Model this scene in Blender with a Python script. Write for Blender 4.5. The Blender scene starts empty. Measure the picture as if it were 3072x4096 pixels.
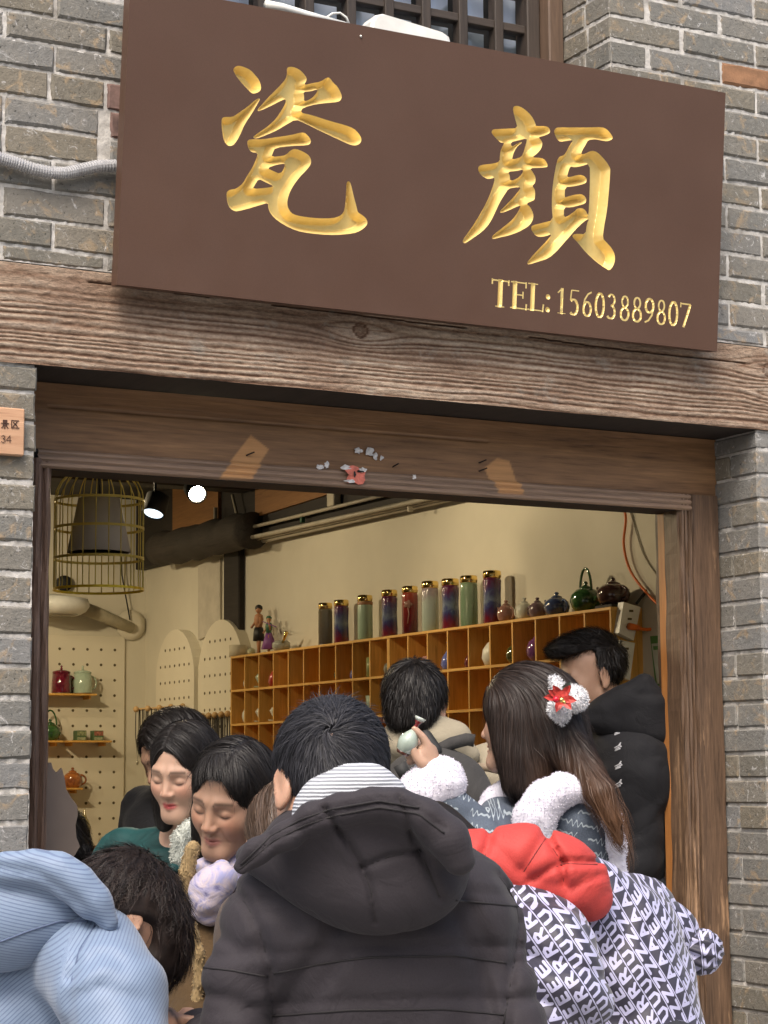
import bpy, math, random
import numpy as np
from mathutils import Vector, Matrix, geometry
import time
T0 = time.time()
random.seed(7); np.random.seed(7)
scene = bpy.context.scene
col = scene.collection
# ------------------------------------------------------------------ camera
F = 8315.0; CC = np.array([1536.0, 2048.0])
_v1 = np.array([15464, 932, F]); _v2 = np.array([-4536, 1092, F])
EX = _v1/np.linalg.norm(_v1); EY = _v2/np.linalg.norm(_v2); EY = EY-EX*EX.dot(EY); EY /= np.linalg.norm(EY)
EZ = np.cross(EY, EX); EZ = EZ if EZ[1] < 0 else -EZ
RW = np.array([EX, EY, EZ]); CAM = np.array([0.0, -5.15, 1.40])
def ray(u, v): return RW @ np.array([(u-CC[0])/F, (v-CC[1])/F, 1.0])
def P(u, v, X=None, Y=None, Z=None, d=None):          # point of the place seen at (u, v) on the plane X / Y / Z, or d metres deep
    r = ray(u, v)
    if X is not None: t = (X-CAM[0])/r[0]
    elif Y is not None: t = (Y-CAM[1])/r[1]
    elif Z is not None: t = (Z-CAM[2])/r[2]
    else: t = d
    return CAM+r*t
K = 3072/1659.0
def D(x, y, d): return P(x*K, y*K, d=d)
cam_data = bpy.data.cameras.new('camera'); cam = bpy.data.objects.new('camera', cam_data); col.objects.link(cam)
cam_data.sensor_fit = 'HORIZONTAL'; cam_data.sensor_width = 36; cam_data.lens = F/3072*36; cam_data.clip_end = 500; cam_data.clip_start = .05
cr = RW @ np.array([1, 0, 0]); cu = RW @ np.array([0, -1, 0]); cb = RW @ np.array([0, 0, -1])
cam.matrix_world = Matrix(((cr[0], cu[0], cb[0], CAM[0]), (cr[1], cu[1], cb[1], CAM[1]), (cr[2], cu[2], cb[2], CAM[2]), (0, 0, 0, 1)))
scene.camera = cam
# ------------------------------------------------------------------ sky, sun, exposure
SUN_EL, SUN_ROT = math.radians(55), math.radians(219)
w = bpy.data.worlds.new('World'); scene.world = w; w.use_nodes = True
nt = w.node_tree; sky = nt.nodes.new('ShaderNodeTexSky'); sky.sky_type = 'NISHITA'; sky.sun_disc = False
sky.sun_elevation = SUN_EL; sky.sun_rotation = SUN_ROT; sky.air_density = 1.3; sky.dust_density = 6.0; sky.ozone_density = 1.2
nt.links.new(sky.outputs[0], nt.nodes['Background'].inputs[0]); nt.nodes['Background'].inputs[1].default_value = 0.145
sd = bpy.data.lights.new('sun', 'SUN'); sd.energy = 1.5; sd.angle = math.radians(25); sd.color = (1, .94, .87)
so = bpy.data.objects.new('sun', sd); col.objects.link(so)
sdir = Vector((math.sin(SUN_ROT)*math.cos(SUN_EL), math.cos(SUN_ROT)*math.cos(SUN_EL), math.sin(SUN_EL)))
so.rotation_euler = sdir.to_track_quat('Z', 'Y').to_euler(); so.location = (0, -8, 8)
scene.view_settings.view_transform = 'Standard'; scene.view_settings.look = 'None'
scene.view_settings.exposure = 0.84; scene.view_settings.gamma = 1; scene.view_settings.use_curve_mapping = False
scene.render.engine = 'CYCLES'; scene.cycles.max_bounces = 6; scene.cycles.diffuse_bounces = 4; scene.cycles.use_denoising = True
scene.cycles.sample_clamp_indirect = 6
# ------------------------------------------------------------------ helpers
ORG = {}
def tag(o, label=None, cat=None, group=None, kind=None):
    if label: o['label'] = label
    if cat: o['category'] = cat
    if group: o['group'] = group
    if kind: o['kind'] = kind
    return o
def empty(name, loc, label=None, cat=None, group=None, kind=None):
    o = bpy.data.objects.new(name, None); o.location = tuple(float(c) for c in loc); o.empty_display_size = .05
    col.objects.link(o); ORG[o.name] = np.array(loc, float); return tag(o, label, cat, group, kind)
def mk(name, verts, faces, mat=None, parent=None, smooth=False, origin=None, attrs=None, cols=None, kind=None):
    """link verts/faces (world coordinates) as ONE mesh object under parent"""
    verts = np.asarray(verts, float)
    og = ORG[parent.name] if parent is not None else (np.zeros(3) if origin is None else np.array(origin, float))
    me = bpy.data.meshes.new(name)
    if isinstance(faces, np.ndarray):
        n = len(faces); k = faces.shape[1]
        me.vertices.add(len(verts)); me.vertices.foreach_set('co', (verts-og).astype(np.float32).ravel())
        me.loops.add(n*k); me.loops.foreach_set('vertex_index', faces.astype(np.int32).ravel())
        me.polygons.add(n); me.polygons.foreach_set('loop_start', np.arange(0, n*k, k, dtype=np.int32))
        me.polygons.foreach_set('loop_total', np.full(n, k, dtype=np.int32)); me.update(calc_edges=True)
    else:
        me.from_pydata([tuple(v) for v in (verts-og)], [], faces); me.update()
    if smooth: me.polygons.foreach_set('use_smooth', np.ones(len(me.polygons), bool))
    for k, v in (attrs or {}).items():
        a = me.attributes.new(k, 'FLOAT', 'POINT'); a.data.foreach_set('value', np.asarray(v, np.float32))
    for k, v in (cols or {}).items():
        a = me.attributes.new(k, 'FLOAT_VECTOR', 'POINT'); a.data.foreach_set('vector', np.asarray(v, np.float32).ravel())
    o = bpy.data.objects.new(name, me); col.objects.link(o)
    if mat: me.materials.append(mat)
    if parent is not None: o.parent = parent; ORG[o.name] = og
    else: o.location = tuple(og); ORG[o.name] = og
    if kind: o['kind'] = kind
    return o
class MB:
    def __init__(s): s.v = []; s.f = []
    def add(s, v, f):
        n = len(s.v); s.v += [tuple(map(float, p)) for p in v]; s.f += [tuple(i+n for i in q) for q in f]; return s
    def box(s, a, b, bev=0.0):
        a, b = np.minimum(a, b), np.maximum(a, b)
        if bev <= 0:
            v = [(x, y, z) for x in (a[0], b[0]) for y in (a[1], b[1]) for z in (a[2], b[2])]
            return s.add(v, [(0, 1, 3, 2), (4, 6, 7, 5), (0, 4, 5, 1), (2, 3, 7, 6), (0, 2, 6, 4), (1, 5, 7, 3)])
        v = []; f = []; idx = {}
        for sx in (0, 1):
            for sy in (0, 1):
                for sz in (0, 1):
                    c = [(a, b)[q][i] for i, q in enumerate((sx, sy, sz))]
                    for ax in range(3):
                        p = list(c)
                        for j in range(3):
                            if j != ax: p[j] += bev if (sx, sy, sz)[j] == 0 else -bev
                        idx[(sx, sy, sz, ax)] = len(v); v.append(p)
        for ax in range(3):
            o1, o2 = [i for i in range(3) if i != ax]
            for sd_ in (0, 1):
                q = []
                for (i, j) in ((0, 0), (1, 0), (1, 1), (0, 1)):
                    k = [0, 0, 0]; k[ax] = sd_; k[o1] = i; k[o2] = j; q.append(idx[(*k, ax)])
                f.append(q)
            for i in (0, 1):
                for j in (0, 1):
                    k0 = [0, 0, 0]; k0[o1] = i; k0[o2] = j; k1 = list(k0); k0[ax] = 0; k1[ax] = 1
                    f.append((idx[(*k0, o1)], idx[(*k1, o1)], idx[(*k1, o2)], idx[(*k0, o2)]))
        for sx in (0, 1):
            for sy in (0, 1):
                for sz in (0, 1): f.append(tuple(idx[(sx, sy, sz, ax)] for ax in range(3)))
        cen = (np.array(a)+np.array(b))/2; va = np.array(v); g = []
        for q in f:
            n = np.cross(va[q[1]]-va[q[0]], va[q[2]]-va[q[0]]); m = va[list(q)].mean(0)-cen
            g.append(tuple(q) if n.dot(m) > 0 else tuple(q[::-1]))
        return s.add(v, g)
    def tube(s, pts, r, n=8, cap=True):
        pts = [np.array(p, float) for p in pts]; m = len(pts)
        rr = r if hasattr(r, '__len__') else [r]*m
        t = pts[1]-pts[0]; t /= np.linalg.norm(t)+1e-9
        u = np.cross(t, (0, 0, 1)); u = u if np.linalg.norm(u) > .1 else np.cross(t, (1, 0, 0)); u /= np.linalg.norm(u)
        V = []
        for i, p in enumerate(pts):
            t = pts[min(i+1, m-1)]-pts[max(i-1, 0)]; t /= np.linalg.norm(t)+1e-9
            u = u-t*t.dot(u); u /= np.linalg.norm(u)+1e-9; w_ = np.cross(t, u)
            for k in range(n):
                a = 2*math.pi*k/n; V.append(p+rr[i]*(math.cos(a)*u+math.sin(a)*w_))
        f = [(i*n+k, i*n+(k+1) % n, (i+1)*n+(k+1) % n, (i+1)*n+k) for i in range(m-1) for k in range(n)]
        if cap: f += [tuple(range(n))[::-1], tuple(range((m-1)*n, m*n))]
        return s.add(V, f)
    def lathe(s, prof, c, n=28, axis=(0, 0, 1), fn=None):
        """prof: (r, z) list, bottom to top"""
        ax = np.array(axis, float); ax /= np.linalg.norm(ax)
        u = np.cross(ax, (0, 1, 0)); u = u if np.linalg.norm(u) > .1 else np.cross(ax, (1, 0, 0)); u /= np.linalg.norm(u); w_ = np.cross(ax, u)
        V = []
        for (r, z) in prof:
            for k in range(n):
                a = 2*math.pi*k/n; q = r*(fn(a, z) if fn else 1)
                V.append(np.array(c)+ax*z+q*(math.cos(a)*u+math.sin(a)*w_))
        m = len(prof)
        f = [(i*n+k, i*n+(k+1) % n, (i+1)*n+(k+1) % n, (i+1)*n+k) for i in range(m-1) for k in range(n)]
        f += [tuple(range(n))[::-1], tuple(range((m-1)*n, m*n))]
        return s.add(V, f)
    def ball(s, c, r, n=12, sc=(1, 1, 1)):
        V = []; f = []; m = n//2
        for i in range(m+1):
            th = math.pi*i/m
            for k in range(n):
                a = 2*math.pi*k/n
                V.append((c[0]+r*sc[0]*math.sin(th)*math.cos(a), c[1]+r*sc[1]*math.sin(th)*math.sin(a), c[2]-r*sc[2]*math.cos(th)))
        for i in range(m):
            for k in range(n): f.append((i*n+k, i*n+(k+1) % n, (i+1)*n+(k+1) % n, (i+1)*n+k))
        return s.add(V, f)
    def build(s, name, mat, parent=None, smooth=False, origin=None, kind=None):
        return mk(name, s.v, s.f, mat, parent, smooth, origin, kind=kind)
def structure(o): o['kind'] = 'structure'; return o
# ------------------------------------------------------------------ materials
MATS = {}
class NT:
    def __init__(s, name):
        s.m = bpy.data.materials.new(name); s.m.use_nodes = True; s.t = s.m.node_tree; s.b = s.t.nodes['Principled BSDF']
    def n(s, typ, **kw):
        x = s.t.nodes.new('ShaderNode'+typ)
        for k, v in kw.items():
            if k in x.inputs.keys(): x.inputs[k].default_value = v
            else: setattr(x, k, v)
        return x
    def l(s, a, b): s.t.links.new(a, b)
    def math(s, op, a, b=0.0, c=0.0):
        x = s.t.nodes.new('ShaderNodeMath'); x.operation = op
        for i, q in enumerate((a, b, c)):
            if isinstance(q, (int, float)): x.inputs[i].default_value = q
            else: s.l(q, x.inputs[i])
        return x.outputs[0]
    def noise(s, scale, detail=4, rough=.55, vec=None, mapscale=None, dist=0.0):
        x = s.n('TexNoise'); x.inputs['Scale'].default_value = scale; x.inputs['Detail'].default_value = detail
        x.inputs['Roughness'].default_value = rough; x.inputs['Distortion'].default_value = dist
        if vec is None: vec = s.coord()
        if mapscale is not None:
            mp = s.n('Mapping'); mp.inputs['Scale'].default_value = mapscale; s.l(vec, mp.inputs['Vector']); vec = mp.outputs[0]
        s.l(vec, x.inputs['Vector']); return x.outputs['Fac']
    def coord(s, which='Object'):
        if not hasattr(s, '_tc'): s._tc = s.n('TexCoord')
        return s._tc.outputs[which]
    def ramp(s, fac, stops):
        x = s.n('ValToRGB'); el = x.color_ramp.elements
        while len(el) < len(stops): el.new(.5)
        for e, (p, c) in zip(el, stops): e.position = p; e.color = (*c, 1) if len(c) == 3 else c
        s.l(fac, x.inputs[0]); return x.outputs[0]
    def mix(s, fac, a, b, typ='MIX'):
        x = s.n('Mix'); x.data_type = 'RGBA'; x.blend_type = typ
        for i, q in ((0, fac), (6, a), (7, b)):
            if isinstance(q, (int, float)): x.inputs[i].default_value = q
            elif isinstance(q, tuple): x.inputs[i].default_value = (*q, 1) if len(q) == 3 else q
            else: s.l(q, x.inputs[i])
        return x.outputs[2]
    def attr(s, name, out='Fac'):
        x = s.n('Attribute'); x.attribute_name = name; return x.outputs[out]
    def color(s, c):
        if isinstance(c, tuple): s.b.inputs['Base Color'].default_value = (*c, 1)
        else: s.l(c, s.b.inputs['Base Color'])
    def bump(s, h, strength=.3, dist=.005):
        x = s.n('Bump'); x.inputs['Strength'].default_value = strength; x.inputs['Distance'].default_value = dist
        s.l(h, x.inputs['Height']); s.l(x.outputs[0], s.b.inputs['Normal'])
    def set(s, **kw):
        for k, v in kw.items():
            k = k.replace('_', ' ')
            s.b.inputs[k].default_value = v
        return s
def plain(name, c, rough=.5, metal=0.0, var=.12, scale=12, bump=0.0, coat=0.0, emit=None, spec=.5, bscale=None):
    if name in MATS: return MATS[name]
    t = NT(name); f = t.noise(scale, 5)
    t.color(t.ramp(f, [(.3, tuple(x*(1-var) for x in c)), (.7, tuple(min(1, x*(1+var)) for x in c))]))
    t.set(Roughness=rough, Metallic=metal, Coat_Weight=coat, Specular_IOR_Level=spec)
    if bump: t.bump(t.noise(bscale or scale*8, 4), bump, .002)
    if emit: t.set(Emission_Color=(*emit[0], 1), Emission_Strength=emit[1])
    MATS[name] = t.m; return t.m
def glaze(name, c, c2=None, rough=.12, scale=25):
    if name in MATS: return MATS[name]
    t = NT(name); f = t.noise(scale, 5, .6, dist=1.0); c2 = c2 or tuple(x*.7 for x in c)
    t.color(t.ramp(f, [(.38, c2), (.62, c)])); t.set(Roughness=rough, Coat_Weight=.6, Coat_Roughness=.05)
    t.bump(t.noise(scale*1.5, 3), .1, .002)
    MATS[name] = t.m; return t.m
def wood(name, dark, light, axis=2, rough=.55, scale=1.0, bump=.4, contrast=(.35, .65), patch=None, worn=None):
    """long grain along world axis"""
    t = NT(name); g = t.n('NewGeometry').outputs['Position']
    ms = [26.0, 26.0, 26.0]; ms[axis] = 1.6; ms = tuple(m*scale for m in ms)
    f1 = t.noise(1.0, 6, .65, vec=g, mapscale=ms, dist=.6)
    f2 = t.noise(5.0, 5, .6, vec=g, mapscale=ms)
    f3_ = t.noise(2.2, 4, .6, vec=g, mapscale=tuple(m*1.0 for m in ms), dist=2.5)
    f = t.math('ADD', t.math('MULTIPLY', f1, .45), t.math('ADD', t.math('MULTIPLY', f2, .35), t.math('MULTIPLY', f3_, .20)))
    c = t.ramp(f, [(.34, tuple(x*.65 for x in dark)), (.44, tuple(a_*.65+b_*.35 for a_, b_ in zip(dark, light))), (.56, tuple(a_*.25+b_*.75 for a_, b_ in zip(dark, light))), (.68, tuple(x*1.25 for x in light))])
    big = t.noise(3.0, 4, .6, vec=g, mapscale=tuple(1.0 if i != axis else .35 for i in range(3)))
    c = t.mix(t.math('MULTIPLY', t.math('SUBTRACT', big, .35), 1.2), c, tuple(x*.45 for x in dark))
    if worn:       # worn-through patches of paler raw wood
        wn = t.noise(1.0, 6, .7, vec=g, mapscale=tuple(9.0 if i != axis else 1.4 for i in range(3)))
        wn2 = t.noise(1.0, 4, .6, vec=g, mapscale=tuple(70.0 if i != axis else 2.0 for i in range(3)))
        k = t.math('MULTIPLY', t.ramp(wn, [(worn[1], (0, 0, 0)), (worn[1]+.06, (1, 1, 1))]), t.ramp(wn2, [(.42, (0, 0, 0)), (.6, (1, 1, 1))]))
        c = t.mix(k, c, worn[0])
    if patch:
        k = t.attr('patch'); c = t.mix(t.math('MULTIPLY', k, .85), c, t.ramp(f, [(.35, tuple(x*.6 for x in patch)), (.65, patch)]))
    t.color(c); t.set(Roughness=rough); t.bump(f, bump, .004)
    MATS[name] = t.m; return t.m
def brick_mat():
    t = NT('grey_brick'); oi = t.n('ObjectInfo').outputs['Random']
    g = t.n('NewGeometry').outputs['Position']
    base = t.ramp(oi, [(0, (.215, .21, .19)), (.2, (.25, .25, .245)), (.4, (.235, .215, .175)), (.6, (.265, .27, .275)), (.8, (.25, .22, .17)), (1, (.19, .185, .165))])
    n1 = t.noise(9, 6, .65, vec=g); n2 = t.noise(60, 5, .7, vec=g); n3 = t.noise(220, 3, .6, vec=g)
    c = t.mix(t.math('MULTIPLY', t.math('SUBTRACT', n1, .3), .9), base, t.ramp(n1, [(.4, (.14, .13, .11)), (.68, (.36, .32, .26))]))
    c = t.mix(.35, c, t.ramp(n2, [(.3, (.07, .07, .065)), (.7, (.33, .33, .32))]), 'OVERLAY')
    tan = t.noise(14, 4, .6, vec=g, dist=1.5)
    c = t.mix(t.ramp(tan, [(.56, (0, 0, 0)), (.68, (.6, .6, .6))]), c, (.38, .28, .17))
    eff = t.noise(26, 6, .75, vec=g, dist=2.0)
    c = t.mix(t.ramp(eff, [(.58, (0, 0, 0)), (.68, (.8, .8, .8))]), c, (.55, .54, .53))
    pit = t.noise(120, 2, .5, vec=g)
    c = t.mix(t.ramp(pit, [(.28, (.8, .8, .8)), (.33, (0, 0, 0))]), c, (.04, .04, .035))
    t.color(c); t.set(Roughness=.9, Specular_IOR_Level=.2)
    h = t.math('ADD', t.math('MULTIPLY', n2, .8), t.math('ADD', t.math('MULTIPLY', n3, .3), t.math('MULTIPLY', n1, 1.2)))
    t.bump(h, .8, .006); return t.m
def mortar_mat():
    t = NT('lime_mortar'); g = t.n('NewGeometry').outputs['Position']
    n1 = t.noise(30, 6, .7, vec=g); n2 = t.noise(6, 4, .6, vec=g)
    c = t.ramp(n1, [(.25, (.26, .245, .22)), (.5, (.52, .50, .47)), (.8, (.68, .66, .63))])
    c = t.mix(t.ramp(n2, [(.50, (0, 0, 0)), (.68, (.8, .8, .8))]), c, (.22, .20, .17))
    t.color(c); t.set(Roughness=.95, Specular_IOR_Level=.1); t.bump(n1, .8, .006); return t.m
M_BRICK = brick_mat(); M_MORTAR = mortar_mat()
M_BROWNBRICK = plain('brown_brick', (.24, .125, .065), .9, var=.4, scale=20, bump=.6)
M_SMALLDARK = plain('reddish_old_brick', (.16, .10, .085), .9, var=.5, scale=25, bump=.6)
M_JAMB = wood('jamb_wood', (.045, .026, .016), (.175, .105, .062), 2, .55, 1.3, .9, worn=((.34, .21, .12), .55))
M_JAMBL = wood('left_jamb_wood', (.06, .038, .028), (.25, .16, .12), 2, .5, 1.4, .9, worn=((.42, .24, .14), .56))
M_HEAD = wood('head_wood', (.13, .082, .055), (.35, .235, .16), 0, .42, 1.0, .8, patch=(.66, .34, .13))
M_LINTEL = wood('lintel_wood', (.125, .060, .026), (.36, .195, .088), 0, .55, .8, .8, patch=(.66, .34, .13))
M_DARKWOOD = wood('dark_wood', (.010, .008, .007), (.03, .022, .018), 1, .7)
M_LATT = wood('lattice_wood', (.025, .018, .014), (.075, .055, .042), 2, .6)
M_LATTH = wood('lattice_wood_across', (.025, .018, .014), (.075, .055, .042), 0, .6)
M_WFRAME = wood('window_frame_wood', (.07, .045, .03), (.19, .12, .08), 2, .6)
M_PINE = wood('pine_shelf', (.60, .30, .060), (.90, .54, .145), 1, .45, 1.0, .15)
M_PINEV = wood('pine_upright', (.60, .30, .060), (.90, .54, .145), 2, .45, 1.0, .15)
M_PLAQUE = wood('plaque_wood', (.42, .22, .12), (.64, .40, .25), 0, .5, 1.5, .3)
M_BOARD = wood('orange_board', (.20, .085, .025), (.34, .16, .05), 1, .6)
M_CREAM = plain('cream_wall', (.64, .60, .49), .85, var=.05, scale=3, bump=.12, bscale=90)
M_PEG = plain('pegboard_paint', (.70, .65, .52), .7, var=.03, scale=3)
M_BLACK = plain('matt_black', (.015, .015, .015), .7)
M_WHITEP = plain('white_plastic', (.72, .72, .68), .4)
M_PIPE = plain('painted_pipe', (.42, .38, .30), .5)
M_GOLD = plain('gold_lid', (.85, .62, .22), .14, 1.0, var=.1)
M_GREYC = plain('grey_concrete', (.22, .215, .20), .9, var=.25, scale=2, bump=.3)
# ------------------------------------------------------------------ ground
XL, XR = 1.757, 4.137            # masonry opening
ZB, ZT = 2.478, 2.750            # timber beam
g = MB().box((-30, -40, -.02), (35, 60, 0.0)).build('ground', M_GREYC); structure(g)
ob = MB().box((-14, -15.5, 0), (20, -15, 6.5), .0).build('opposite_sky_block', plain('sky_block_dark', (.16, .14, .12), .9, var=.3, scale=1)); structure(ob)  # unseen dark block, added to cut low sky light on the shop front
g = MB().box((0.2, -6.2, 0.0), (6.5, 0.0, .02)).build('pavement', plain('pavement_stone', (.36, .35, .33), .85, var=.3, scale=2, bump=.3)); structure(g)
# ------------------------------------------------------------------ brick wall
wall = empty('brick_wall', (3.0, .2, 0), 'weathered grey brick shop front wall with white mortar joints around the doorway', 'wall')
def core_mat():
    t = NT('far_brickwork'); g = t.n('NewGeometry').outputs['Position']
    mp = t.n('Mapping'); mp.inputs['Rotation'].default_value = (math.radians(90), 0, 0); t.l(g, mp.inputs['Vector'])
    br = t.n('TexBrick'); t.l(mp.outputs[0], br.inputs['Vector'])
    for k, v in (('Scale', 1.0), ('Mortar Size', .005), ('Mortar Smooth', .3), ('Brick Width', .29), ('Row Height', .08), ('Color1', (.17, .17, .16, 1)), ('Color2', (.21, .215, .21, 1)), ('Mortar', (.55, .53, .5, 1))): br.inputs[k].default_value = v
    t.color(br.outputs[0]); t.set(Roughness=.9); return t.m
M_CORE = core_mat()
cm = MB()
cm.box((-4, .012, 0), (XL-.012, .30, ZB)); cm.box((XR+.012, .012, 0), (8, .30, ZB))
cm.box((-4, .012, ZB+.001), (1.1, .30, ZT)); cm.box((4.95, .012, ZB+.001), (8, .30, ZT)); cm.box((-4, .012, ZT-.001), (2.2, .30, 4.6)); cm.box((3.62, .012, ZT-.001), (8, .30, 4.6)); cm.box((2.2, .012, ZT-.001), (3.62, .30, 3.20))
cm.build('wall_core', M_CORE, wall)
def lump_grid(name, o, du, dv, nu, nv, nrm, amp, mat, parent, seed=0):
    o, du, dv, nrm = map(lambda q: np.array(q, float), (o, du, dv, nrm))
    r = np.random.RandomState(seed); V = []
    for j in range(nv+1):
        for i in range(nu+1):
            V.append(o+du*i/nu+dv*j/nv+nrm*amp*(r.rand()-.5)*2)
    Fc = [(j*(nu+1)+i, j*(nu+1)+i+1, (j+1)*(nu+1)+i+1, (j+1)*(nu+1)+i) for j in range(nv) for i in range(nu)]
    return mk(name, V, Fc, mat, parent, True)
def mort(o, du, dv, seed=0, nrm=(0, -1, 0)):
    lu, lv = np.linalg.norm(du), np.linalg.norm(dv)
    return lump_grid('mortar', o, du, dv, max(2, int(lu/.009)), max(2, int(lv/.009)), nrm, .0022, M_MORTAR, wall, seed)
mort((1.35, .0045, .9), (XL-1.352, 0, 0), (0, 0, ZB-.9), 1)
mort((1.35, .0045, ZT), (.75, 0, 0), (0, 0, .95), 2)
mort((3.61, .0045, ZT), (1.05, 0, 0), (0, 0, 1.25), 3)
mort((XR, .0045, .35), (.6, 0, 0), (0, 0, ZB-.35), 4)
mort((XR+.0035, 0, .35), (0, .27, 0), (0, 0, ZB-.35), 5, (-1, 0, 0))
mort((3.607+.0045, 0, 3.2), (0, .29, 0), (0, 0, 1.0), 6, (-1, 0, 0))
rb = np.random.RandomState(11)
def brick(x0, x1, z0, z1, y0=0.0, y1=.11, mat=None, axis='y', rough=1.0):
    """one brick with chipped, slightly uneven edges; axis y: face looks to -Y, axis x: face looks to -X, both: quoin"""
    j = lambda a: (rb.rand()-.5)*2*a*rough
    e = .0045
    def ring(ins, dep):
        q = []
        pts = []
        for k in range(4): pts.append((x0+ins+(x1-x0-2*ins)*k/4, z0+ins))
        for k in range(2): pts.append((x1-ins, z0+ins+(z1-z0-2*ins)*k/2))
        for k in range(4): pts.append((x1-ins-(x1-x0-2*ins)*k/4, z1-ins))
        for k in range(2): pts.append((x0+ins, z1-ins-(z1-z0-2*ins)*k/2))
        return [(p[0]+j(.0022), dep, p[1]+j(.0022)) for p in pts]
    dy = j(.0025)
    V = ring(e*1.3, y0-.001+dy)+ring(0, y0+.005+dy); n = 12
    V += [(p[0], y1, p[2]) for p in V[n:2*n]]
    tilt = j(.002); V = [(p[0], p[1]+tilt*((p[0]-x0)/(x1-x0)-.5), p[2]) for p in V]
    Fc = [tuple(range(n))]+[(r*n+(k+1) % n, r*n+k, (r+1)*n+k, (r+1)*n+(k+1) % n) for r in (0, 1) for k in range(n)]
    if axis == 'x':  # swap: the face looks to -X ; x range is then the Y range, y0 the X position
        V = [(p[1], p[0], p[2]) for p in V]; Fc = [q[::-1] for q in Fc]
    return mk('brick', V, Fc, mat or M_BRICK, wall)
def quoin(x0, x1, y0, y1, z0, z1, mat=None):
    j = lambda a: (rb.rand()-.5)*2*a
    m = MB().box((x0+j(.002), y0+j(.0015), z0+j(.001)), (x1, y1, z1+j(.001)), .0045)
    m.v = [(p[0]+j(.0014), p[1]+j(.0014), p[2]+j(.0014)) for p in m.v]
    return m.build('brick', mat or M_BRICK, wall)
G = .0049
# left, above the beam
lz = [3.509, 3.433, 3.357, 3.281, 3.199, 3.121, 3.038, 2.954, 2.870, 2.794, 2.750]
for i in range(len(lz)-1):
    z1, z0 = lz[i]-G, lz[i+1]+G*.6
    off = 1.80 if i % 2 == 0 else 1.95
    xs = [off-.575, off-.29, off, off+.285]
    if i in (4, 5): xs = [1.41, 1.66, 1.93, 1.955, 2.12]
    if i == 3: xs = [1.50, 1.785, 1.945, 2.08]
    for a, b in zip(xs[:-1], xs[1:]):
        if b > 1.40 and b-a > .03: brick(a+G, b-G, z0, z1, mat=M_SMALLDARK if (i in (3, 4) and a > 1.93) else None)
# left pier below the beam
lz = [ZB-.004]+[2.403-.0796*k for k in range(0, 24)]
for i in range(len(lz)-1):
    z1, z0 = lz[i]-G, lz[i+1]+G
    if i % 2 == 0: brick(1.47+G, XL-.002+rb.rand()*.006, z0, z1); brick(1.35, 1.47-G, z0, z1)
    else: brick(1.61+G, XL-.004+rb.rand()*.006, z0, z1); brick(1.33, 1.61-G, z0, z1)
# right, above the beam (window reveal edge at X = 3.607)
rz = [ZT]+[2.801+.0795*k for k in range(0, 16)]
for i in range(len(rz)-1):
    z0, z1 = rz[i]+G, rz[i+1]-G
    odd = i % 2
    a0 = 3.607
    if z0 > 3.30:
        if odd: quoin(a0, 3.745, 0, .135, z0, z1); quoin(a0, 3.72, .145, .29, z0, z1); xs = [3.757, 4.04, 4.325, 4.62]
        else: quoin(a0, 3.88, 0, .12, z0, z1); quoin(a0, 3.75, .13, .29, z0, z1); xs = [3.89, 4.18, 4.47, 4.66]
    else: xs = [3.89, 4.185, 4.475, 4.66] if not odd else [3.76, 4.045, 4.33, 4.62]
    for a, b in zip(xs[:-1], xs[1:]):
        if b < 3.9 and z1 < 3.45: continue
        brick(a+G, b-G, z0, z1, mat=M_BROWNBRICK if (abs(z0-3.60) < .04 and 4.0 < a < 4.1) else None)
# right pier below the beam, with the doorway reveal
rz = [ZB-.002, 2.415]+[2.415-.0795*k for k in range(1, 27)]
for i in range(len(rz)-1):
    z1, z0 = rz[i]-G, rz[i+1]+G
    jx = -.001-rb.rand()*.005
    if i % 2 == 0:
        quoin(XR+jx, XR+.135, 0, .27, z0, z1); xs = [XR+.145, XR+.43]
    else:
        quoin(XR+jx, XR+.28, 0, .135, z0, z1); quoin(XR+jx*.5, XR+.12, .143, .27, z0, z1); xs = [XR+.29, XR+.48]
    brick(xs[0]+G, xs[1]-G, z0, z1, mat=M_SMALLDARK if i == 26 else None)
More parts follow.
